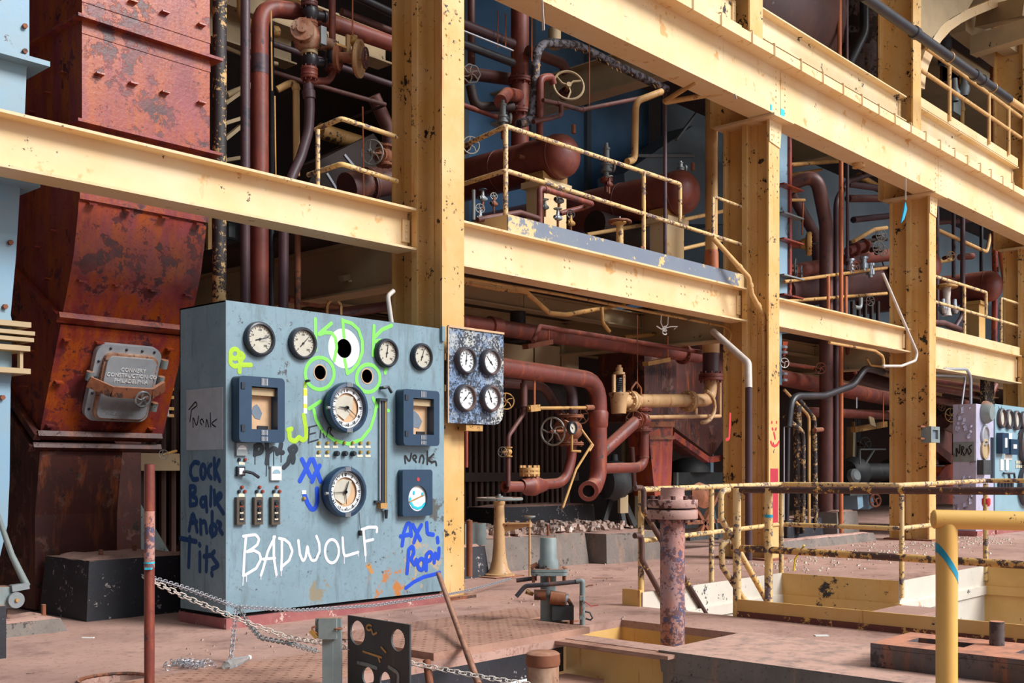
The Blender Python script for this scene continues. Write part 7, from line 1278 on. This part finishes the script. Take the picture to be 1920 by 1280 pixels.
p = G(1508, 1022); tag(MB().tube([p, p + V(.02, .03, -.03), p + V(.03, .1, -.12), p + V(.03, .11, -.22)], .008, 6).build('plastic_tie', 'yellow_tie', None), 'yellow plastic tie hanging off the front middle rail', 'tie')
tag(MB().lathe(V(PX2 + .0, PY0 - .03, .83), EZ, [(0, .04), (.03, .05), (.09, .05), (.1, .03)], 10).build('red_tape', 'spray_red', None), 'red tape lump on the far right pit post', 'tape')
# plain yellow handrail at the right
yr = thing('foreground_rail', 'thick plain yellow handrail with a blue tape band, nearest the viewer at the right', 'handrail', V(6.1, 2.3, 0)); d0 = 5.95
def atD(u, v, D): return V(0, 0, EYE) + ray(u, v) * D
ph = atD(1775, 975, d0); hd = V(.12, -1, 0).normalized()
MB().tube([V(ph.x, ph.y, -.3), V(ph.x, ph.y, ph.z - .02)], .057, 24).build('post', 'clean_yellow', yr)
rt_ = (aX(1920, 978, ph.x + .45) - ph); 
e0 = atD(1752, 973, d0); e1 = atD(1990, 978, d0 * .985)
MB().tube([e0, e1], .052, 24).build('top_rail', 'clean_yellow', yr); MB().dome(e0, (e0 - e1), .052, .02, 20, 5).build('end_cap', 'clean_yellow', yr)
bd_ = MB(); s_, u_, a_ = basis(EZ); nb_ = 28
lo_, hi_ = [], []
for k in range(nb_):
    q = 2 * math.pi * k / nb_; d = V(math.cos(q), math.sin(q), 0); sl = d.dot(RT) * -.088; c = V(ph.x, ph.y, ph.z - .235) + d * .0585 + EZ * sl; lo_.append(c - EZ * .026); hi_.append(c + EZ * .026)
bd_.add(lo_ + hi_, [(k, (k + 1) % nb_, nb_ + (k + 1) % nb_, nb_ + k) for k in range(nb_)]); bd_.build('tape_band', 'teal', yr, True, None, 'slanting blue tape band')
# concrete slab, lower block and rusty casting
sl_ = thing('concrete_slab', 'dusty grey concrete slab with a chipped edge, bottom right', 'slab', V(6.8, 3, -.3))
MB().hexa([(6.27, 1.5, -.14), (7.4, 1.5, -.14), (7.4, 4.33, -.14), (6.27, 4.33, -.14), (6.25, 1.5, .012), (7.42, 1.5, .012), (7.42, 4.34, .012), (6.25, 4.34, .012)]).build('top_slab', 'concrete', sl_, False); MB().box(6.275, 7.37, 1.5, 4.32, -.9, -.14).build('lower_block', 'concrete', sl_, False)
a, b, c = aZ(1628, 1212, .012), aZ(1650, 1262, .012), aZ(1920, 1240, .012)
rc_ = thing('iron_casting', 'rusty iron casting with oblong pockets on the concrete slab, bottom right', 'casting', V(7.0, 2.4, .012))
xa, xb = 6.62, 7.25; y1_ = aX(1632, 1200, xa).y; hz = .15
MB().plate((0, 0, .012 + hz), EX, EY, [(xa, y1_ - 2.2), (xb, y1_ - 2.2), (xb, y1_), (xa, y1_)], [[(xa + .22, y1_ - .5), (xa + .42, y1_ - .5), (xa + .42, y1_ - .14), (xa + .22, y1_ - .14)], [(xa + .22, y1_ - 1.15), (xa + .42, y1_ - 1.15), (xa + .42, y1_ - .8), (xa + .22, y1_ - .8)]], (0, 0, -.03)).build('top_plate', 'rust_steel', rc_, False)
MB().box(xa, xa + .03, y1_ - 2.2, y1_, .012, hz - .02).build('side_wall', 'rust_steel', rc_, False); MB().box(xb - .03, xb, y1_ - 2.2, y1_, .012, hz - .02).build('side_wall', 'rust_steel', rc_, False); MB().box(xa + .031, xb - .031, y1_ - .03, y1_ - .001, .012, hz - .02).build('side_wall', 'rust_steel', rc_, False)
p = V(xa + .45, y1_ - .62, hz); MB().cyl(p, p + EZ * .16, .045, n=14).build('stud', 'rust_steel', rc_); p = V(xa + .35, y1_ - 1.1, hz); MB().lathe(p, EZ, [(0, .05), (.03, .045), (.05, 0)], 10).build('bolt_head', 'rust', rc_)
# mottled flanged stand pipe
fp_ = thing('flanged_standpipe', 'mottled pink and blue stand pipe with a bolted flange pair, in the floor opening', 'pipe', V(6.85, 4.75, -.5))
Df = 8.2; q0 = lambda v: (atD(1261, v, Df))
R0 = Df / FPX * 23; MB().lathe(V(q0(1215).x, q0(1215).y, -.5), EZ, [(0, 0), (0, R0), (q0(968).z + .5, R0)], 28).build('pipe_length', 'mottled', fp_)
b0 = q0(962); RF = Df / FPX * 47
for z0, z1, m in ((q0(972).z, q0(955).z, 'pink_flange'), (q0(951).z, q0(936).z, 'pink_flange')): MB().lathe(V(b0.x, b0.y, z0), EZ, [(0, 0), (0, RF * .98), (.006, RF), (z1 - z0 - .006, RF), (z1 - z0, RF * .98), (z1 - z0, 0)], 36).build('flange', m, fp_)
MB().lathe(V(b0.x, b0.y, q0(936).z), EZ, [(0, R0 * 1.05), (.02, R0 * .98), (q0(914).z - q0(936).z - .01, R0 * .96), (q0(914).z - q0(936).z, R0 * 1.0), (q0(914).z - q0(936).z, R0 * .82), (.0, R0 * .8), (0, 0)], 28).build('neck', 'pink_flange', fp_); MB().cyl(V(b0.x, b0.y, q0(925).z), V(b0.x, b0.y, q0(922).z), R0 * .8, n=20).build('bore_shade', 'hollow_shade', fp_)  # mouth filled by a near-black disc, painted as inner shade
for k in range(10):
    a = 2 * math.pi * k / 10; o_ = V(b0.x + math.cos(a) * RF * .82, b0.y + math.sin(a) * RF * .82, 0); MB().cyl(V(o_.x, o_.y, q0(936).z), V(o_.x, o_.y, q0(929).z), .019, n=6).cyl(V(o_.x, o_.y, q0(978).z), V(o_.x, o_.y, q0(972).z), .017, n=6).build('bolt', 'brown_pipe', fp_)
# capped post
cpz = atD(1018, 1240, 6.5); Rc = 6.5 / FPX * 31; cp_ = thing('capped_post', 'rust-orange capped pipe post rising out of the floor opening, bottom centre', 'post', V(cpz.x, cpz.y, -.6))
MB().lathe(V(cpz.x, cpz.y, -.6), EZ, [(0, 0), (0, Rc * .97), (cpz.z + .6, Rc * .97)], 26).build('pipe_length', 'rusty_cream', cp_); tz = atD(1018, 1221, 6.5).z; MB().lathe(V(cpz.x, cpz.y, atD(1018, 1248, 6.5).z), EZ, [(0, Rc * .95), (.008, Rc * 1.03), (.03, Rc * 1.05), (tz - atD(1018, 1248, 6.5).z - .012, Rc * 1.02), (tz - atD(1018, 1248, 6.5).z, Rc * .85), (tz - atD(1018, 1248, 6.5).z, 0)], 26).build('cap', 'rust', cp_)
# leaning iron bar and short stub
tag(MB().tube([aY(822, 1076, 7.05), atD(898, 1285, 6.45)], .022, 10).build('leaning_bar', 'rust', None), 'long rusty iron bar leaning on the control panel corner', 'bar')
tag(MB().tube([atD(800, 1238, 6.4), atD(808, 1300, 6.3)], .024, 10).build('short_stub', 'rust', None), 'short rusty pipe stub behind the chain, bottom centre', 'stub')
# red stanchion
rs = thing('red_stanchion', 'rusty red pipe stanchion with teal tape, holding the chains, left foreground', 'stanchion', V(3.27, 5.83, 0)); pr = aZ(280, 1290); Rr_ = wid(pr, 9.5)
MB().tube([V(pr.x, pr.y, 0), V(pr.x, pr.y, EYE + (CY - 870) / FPX * depth(pr))], Rr_, 18).build('pipe_length', 'red_pipe', rs)
zf = lambda v: EYE + (CY - v) / FPX * depth(pr)
MB().cyl(V(pr.x, pr.y, zf(1065)), V(pr.x, pr.y, zf(958)), Rr_ * 1.02, n=18).build('bare_band', 'mottled', rs, True, None, 'bare grey band'); MB().cyl(V(pr.x, pr.y, zf(1056)), V(pr.x, pr.y, zf(1053)), Rr_ * 1.04, n=18).build('tape_band', 'tape_cyan', rs); q = V(pr.x, pr.y, zf(1065)) - FW * Rr_ * 1.05 + RT * .005; MB().bar(q - RT * .018, q + RT * .018, .025, .01).build('tape_knot', 'tape_cyan', rs); MB().cyl(V(pr.x, pr.y, zf(872)), V(pr.x, pr.y, zf(869.5)), Rr_ * .8, n=14).build('bore_shade', 'hollow_shade', rs)  # top disc near black, standing for shade in an open pipe end
# chains
def chain(name, label, pts, L, mat, rad, cat='chain', n_links=True):
    """Real links, each an object, sharing one link mesh; every second link turned a quarter."""
    P = []
    for a, b in zip(pts, pts[1:]):
        for k in range(16): P.append(a.lerp(b, k / 16))
    P.append(pts[-1]); seg = [0]
    for a, b in zip(P, P[1:]): seg.append(seg[-1] + (b - a).length)
    t = thing(name, label, cat, min(P, key=lambda p: p.z)); pitch = L * .72; n = int(seg[-1] / pitch); w_ = L * .32
    ov = [V(L / 2 - w_ + w_ * math.sin(a), w_ * math.cos(a), 0) if a <= math.pi else V(-L / 2 + w_ + w_ * math.sin(a), w_ * math.cos(a), 0) for a in [2 * math.pi * k / 12 for k in range(12)]]
    lm = MB().tube(ov, rad, 5, closed=True); me = bpy.data.meshes.new('chain_link'); me.from_pydata(lm.v, [], lm.f); me.polygons.foreach_set('use_smooth', [True] * len(me.polygons)); me.materials.append(MATS[mat]); o0 = Vector(t['_o']); j = 0
    for i in range(n):
        d = (i + .5) * pitch
        while seg[j + 1] < d: j += 1
        c = P[j].lerp(P[j + 1], (d - seg[j]) / max(1e-6, seg[j + 1] - seg[j])); x = (P[j + 1] - P[j]).normalized(); y, z, _ = basis(x); tw = .35 + (math.pi / 2 if i % 2 else 0); yy = y * math.cos(tw) + z * math.sin(tw); zz = x.cross(yy)
        o = bpy.data.objects.new('chain_link', me); COL.objects.link(o); o.parent = t; o.matrix_local = Matrix((( x.x, yy.x, zz.x, c.x - o0.x), (x.y, yy.y, zz.y, c.y - o0.y), (x.z, yy.z, zz.z, c.z - o0.z), (0, 0, 0, 1)))
    return t
S0 = V(pr.x, pr.y, zf(1082)) - RT * .035
chain('chain', 'upper pale chain from the red stanchion past the panel towards the wheel stand', [S0 + EZ * .012, aY(350, 1103, 6.0), aY(443, 1137, 6.3), aY(560, 1144, 6.6), aY(700, 1135, 7.0), aY(830, 1116, 7.25), aY(880, 1106, 7.55), aY(960, 1084, 8.1)], .042, 'wire_grey', .0032)
chain('chain', 'lower chain from the red stanchion sagging towards the bottom of the picture', [S0, aY(350, 1120, 5.75), aY(445, 1160, 5.6), aY(540, 1195, 5.45), aY(616, 1207, 5.1), aY(690, 1222, 4.9), aY(780, 1245, 4.7), aY(900, 1268, 4.4), aY(1000, 1284, 4.2)], .048, 'pipe_white', .0038)
chain('chain', 'thin chain hanging from the upper chain to the floor by the bottle', [aY(444, 1138, 6.3), aY(438, 1190, 6.2), aZ(432, 1240, .01)], .05, 'wire_grey', .0035)
chain('chain', 'thin chain looping from the upper chain towards the blue-grey box post', [aY(447, 1138, 6.3), aY(466, 1170, 6.1), aY(490, 1196, 5.8), aY(545, 1206, 5.4), aZ(600, 1222, .1)], .05, 'dull_steel', .0035)
cpl = MB(); random.seed(2)
for k in range(70):
    c = aZ(random.gauss(352, 17), random.gauss(1243, 3.2), .012 + random.uniform(0, .03)); a = random.uniform(0, 3.1); cpl.ring(c, V(math.cos(a), math.sin(a), random.uniform(.2, 1)), .017, .003, 8, 4)
tag(cpl.build('chain_heap', 'wire_grey', None, True, 'stuff'), 'small heap of loose chain on the floor right of the red stanchion', 'chain', kind='stuff')
# plastic bottle lying on the floor
bo_ = thing('plastic_bottle', 'clear plastic bottle lying on the floor under the chains', 'bottle', aZ(445, 1245)); a = aZ(424, 1248, .035); b = aZ(468, 1232, .035); ax = (b - a); L = ax.length
MB().lathe(a, ax, [(0, 0), (0, .028), (.012, .033), (.05, .034), (.06, .031), (.07, .034), (.11, .034), (.15, .03), (L - .03, .014), (L - .02, .014), (L - .02, 0)], 18).build('bottle_body', 'clear_plastic', bo_); MB().cyl(b - ax.normalized() * .025, b, .016, n=14).build('cap', 'label_white', bo_)
# blue-grey box post with lock
bp_ = thing('box_post', 'blue-grey steel post with a padlock and ring, left of the holed plate', 'post', aZ(625, 1290)); pb = aZ(625, 1295); Dp = depth(pb); W = lambda u, v, dd=0: V(0, 0, EYE) + ray(u, v) * (Dp + dd)
bl_ = V(W(609, 1290).x, W(609, 1290).y, 0); MB().bar(V(W(615, 1200).x, W(615, 1200).y, -.05), W(615, 1190), .035, .06, RT).bar(V(W(632, 1200, .02).x, W(632, 1200, .02).y, -.05), W(632, 1158, .02), .055, .05, RT).build('upright', 'grey_machine', bp_, False)
MB().bar(W(615, 1197, -.02), W(615, 1158, -.02), .05, .10, RT).bar(W(602, 1195), W(602, 1158), .04, .06, RT).build('lock_box', 'grey_machine', bp_, False)
MB().ring(W(634, 1178, -.03), EZ, .022, .005, 16, 6).build('ring', 'rust', bp_); MB().tube(rounded([W(604, 1190, -.03), W(590, 1185, -.04), W(584, 1176, -.04), W(592, 1174, -.04)], .02), .006, 6).build('shackle', 'rust', bp_); MB().bar(W(582, 1182, -.05), W(594, 1196, -.05), .022, .018).build('padlock', 'brass', bp_, False)
# holed plate
hx = 4.05; hp = thing('holed_plate', 'dark steel plate with round holes and yellow crayon marks standing at the floor opening', 'plate', V(hx, 4.7, -.3)); K = lambda u, v: (aX(u, v, hx).y, aX(u, v, hx).z)
def khole(u, v, ru, rv): c = K(u, v); a_ = K(u + ru, v); b_ = K(u, v - rv); return [(c[0] + abs(a_[0] - c[0]) * math.cos(2 * math.pi * k / 24), c[1] + (b_[1] - c[1]) * math.sin(2 * math.pi * k / 24)) for k in range(24)]
k0, k1, k2, k3 = K(652, 1153), K(768, 1171), K(768, 1300), K(652, 1300)
hm = MB().plate((hx, 0, 0), EY, EZ, [k0, k1, (k1[0], -.3), (k0[0], -.3)], [khole(670, 1186, 14, 23), khole(746, 1200, 13, 21), khole(690, 1268, 11, 18), khole(722, 1276, 10, 17)], (.012, 0, 0)).build('plate', 'dark_machine', hp, False)
kx = lambda u, v: aX(u, v, hx)
strokes(MB(), [arc((693, 1176), 5, 5, 40, 320, 10), [(698, 1181), (700, 1190), (707, 1186)], [(716, 1213), (724, 1222)], [(682, 1221), (716, 1232)], [(710, 1230), (713, 1240)]], 4, kx, V(-.004, 0, 0)).build('crayon_marks', 'old_gold', hp, False, 'stuff', 'yellow crayon marks')
strokes(MB(), [[(672, 1242), (690, 1246), (706, 1252)], [(730, 1250), (748, 1262), (746, 1290)]], 7, kx, V(-.003, 0, 0)).build('paint_remnant', 'grey_machine', hp, False)['kind'] = 'stuff'
# valve at the opening
vt = thing('floor_valve', 'grey cylinder valve with bolted flange and brown solenoid block at the floor opening', 'valve', V(6.76, 5.77, 0)); Dv = 9.0; vq = lambda u, v, d=0: atD(u, v, Dv + d); bs = vq(1028, 1176); Sx = Dv / FPX
ctr = lambda v: V(bs.x, bs.y, vq(1028, v).z)
MB().lathe(ctr(1068), EZ, [(0, Sx * 19), (Sx * 17, Sx * 19), (Sx * 21, Sx * 16), (Sx * 59, Sx * 15.5), (Sx * 61, Sx * 14), (Sx * 61, 0)], 28).build('cylinder', 'grey_machine', vt)
MB().lathe(ctr(1004), EZ, [(0, Sx * 3), (Sx * 9, Sx * 3), (Sx * 9, Sx * 2), (Sx * 20, Sx * 2), (Sx * 20, 0)], 10).build('spindle', 'rust', vt)
MB().plate(ctr(1070), RT, FW, rr(-Sx * 33, Sx * 36, -Sx * 26, Sx * 26, Sx * 10), [], EZ * Sx * 5).plate(ctr(1077), RT, FW, rr(-Sx * 33, Sx * 35, -Sx * 26, Sx * 26, Sx * 10), [], EZ * Sx * 6).build('bolted_flange', 'grey_machine', vt)
for s, f in ((-28, -18), (30, -18), (-24, 18), (30, 18), (0, -22)): p = ctr(1090) + RT * Sx * s + FW * Sx * f; MB().cyl(p, p + EZ * Sx * 27, Sx * 3, n=8).build('flange_bolt', 'rust', vt)
MB().cyl(ctr(1180), ctr(1076), Sx * 15, n=20).build('lower_barrel', 'grey_machine', vt); MB().cyl(ctr(1180) + RT * Sx * 20, ctr(1110) + RT * Sx * 20, Sx * 8, n=14).build('side_barrel', 'grey_machine', vt)
MB().cyl(ctr(1112) - RT * Sx * 27 - FW * .1, ctr(1112) - RT * Sx * 5 - FW * .1, Sx * 10, n=18).cyl(ctr(1116) + RT * Sx * 2 - FW * .12, ctr(1120) + RT * Sx * 30 - FW * .12, Sx * 13, n=20).build('solenoid', 'rust', vt); MB().cyl(ctr(1120) + RT * Sx * 30 - FW * .12, ctr(1121) + RT * Sx * 34 - FW * .12, Sx * 11, n=18).build('solenoid_end', 'dull_steel', vt)
MB().bar(ctr(1145) + RT * Sx * 6 - FW * .1, ctr(1145) + RT * Sx * 46 - FW * .1, .10, Sx * 26).build('terminal_box', 'dark_machine', vt, False)
MB().tube(rounded([vq(968, 1118, -.1), vq(985, 1098, -.1), vq(1020, 1096, -.15), vq(1085, 1090, -.15)], .06), Sx * 4.2, 10).build('flexible_hose', 'bezel_rust', vt); MB().tube(rounded([vq(1080, 1089, -.15), vq(1092, 1087, -.15), vq(1092, 1180, -.15)], .03), Sx * 5.2, 12).build('conduit', 'grey_machine', vt)
MB().bar(vq(1090, 1117, -.2), vq(1090, 1160, -.2), .055, .03, RT).build('conduit_body', 'grey_machine', vt); MB().bar(vq(1090, 1125, -.225), vq(1090, 1152, -.225), .028, .012, RT).build('open_cover', 'rust', vt)
MB().tube([vq(1097, 1146, -.15), vq(1106, 1148, -.15), vq(1111, 1158, -.15), vq(1107, 1162, -.15), vq(1098, 1159, -.15)], .008, 6).build('cable_loop', 'ink', vt); MB().tube([vq(1097, 1128, -.15), vq(1108, 1136, -.15), vq(1122, 1134, -.15)], .004, 5).build('red_wire', 'sign_red', vt); MB().tube([vq(1098, 1100, -.1), vq(1104, 1097, -.1), vq(1112, 1096, -.1)], .006, 5).build('broken_wire', 'rust', vt)
MB().tube([vq(1052, 1120, -.1), vq(1066, 1125, -.1), vq(1072, 1135, -.1), vq(1072, 1180, -.1)], Sx * 4, 10).build('drain_pipe', 'rust', vt); MB().cyl(vq(968, 1088), vq(1000, 1084), .018, n=8).build('side_rod', 'bezel_rust', vt); MB().cyl(vq(986, 1108, -.05), vq(1000, 1114, -.05), Sx * 5, Sx * 3.5, 10).build('plug', 'old_gold', vt); MB().box(bs.x - .16, bs.x + .2, bs.y - .16, bs.y + .16, 0, .012).build('foot_plate', 'rust', vt, False)
MB().cyl(vq(997, 1066), vq(1010, 1060), Sx * 8, n=10).build('side_knuckle', 'rust', vt)
# wheel stand
ws = thing('wheel_stand', 'cream valve pedestal with a big flat handwheel and a bracket arm, centre of the floor', 'valve stand', V(9.43, 8.83, 0)); bs = aZ(936, 1080); Sx = depth(bs) / FPX; zq = lambda v: EYE + (CY - v) * Sx
MB().lathe(V(bs.x, bs.y, 0), EZ, [(0, 0), (0, Sx * 29), (.03, Sx * 29), (.04, Sx * 23), (.10, Sx * 17), (.22, Sx * 13), (.35, Sx * 11.5), (zq(947), Sx * 9.5), (zq(945), Sx * 11), (zq(940), Sx * 11), (zq(937), Sx * 7), (zq(937), 0)], 26).build('pedestal', 'tan_pipe', ws)
MB().box(bs.x - .26, bs.x + .22, bs.y - .2, bs.y + .2, 0, .012).build('foot_plate', 'rust', ws, False)
wt = wheel_mesh(V(bs.x, bs.y, zq(935)), EZ, Sx * 42, 5, Sx * 3.2); wt.build('handwheel', 'grey_machine', ws); MB().cyl(V(bs.x, bs.y, zq(938)), V(bs.x, bs.y, zq(926)), Sx * 3, n=8).build('spindle', 'dull_steel', ws); MB().lathe(V(bs.x, bs.y, zq(933)), EZ, [(0, Sx * 6), (.02, Sx * 5), (.02, 0)], 10).build('nut', 'rust', ws)
ar = V(bs.x, bs.y, 0); e = ar + RT * Sx * 57; MB().prism([ar + RT * Sx * 9 + EZ * zq(981), e + EZ * zq(980), e + EZ * zq(986), ar + RT * Sx * 9 + EZ * zq(998)], FW * .05).bar(ar + RT * Sx * 9 + EZ * zq(981), e + EZ * zq(980), .12, .015).build('bracket_arm', 'tan_pipe', ws, False)
MB().cyl(e + EZ * 0, e + EZ * zq(973), Sx * 2.2, n=10).build('indicator_rod', 'tan_pipe', ws); MB().cyl(e + EZ * zq(988), e + EZ * zq(978), Sx * 4.2, n=10).build('rod_guide', 'tan_pipe', ws); MB().lathe(e + EZ * zq(972), EZ, [(0, Sx * 4), (Sx * 3, Sx * 11), (Sx * 5.5, Sx * 11), (Sx * 6, 0)], 16).build('rod_cap', 'grey_machine', ws)
# small litter
for u, v, m, lab, s in ((858, 1089, 'ink', 'dark scrap of metal on the floor right of the column foot', (.08, .015)), (585, 1258, 'label_white', 'white scrap of paper on the floor', (.03, .02)), (1540, 1191, 'label_white', 'white paper scrap on the walkway', (.05, .03)), (1130, 1083, 'rust', 'thin rusty strip lying on the floor beyond the valve', (.12, .01)), (165, 1195, 'label_white', 'pale splinter on the floor left of the stanchion', (.045, .012)), (545, 1205, 'tape_cyan', 'cyan scrap near the chain', (.02, .02))): p = aZ(u, v, .004); tag(MB().bar(p - RT * s[0], p + RT * s[0], s[1] * 2, .006).build('floor_scrap', m, None, False), lab, 'litter')
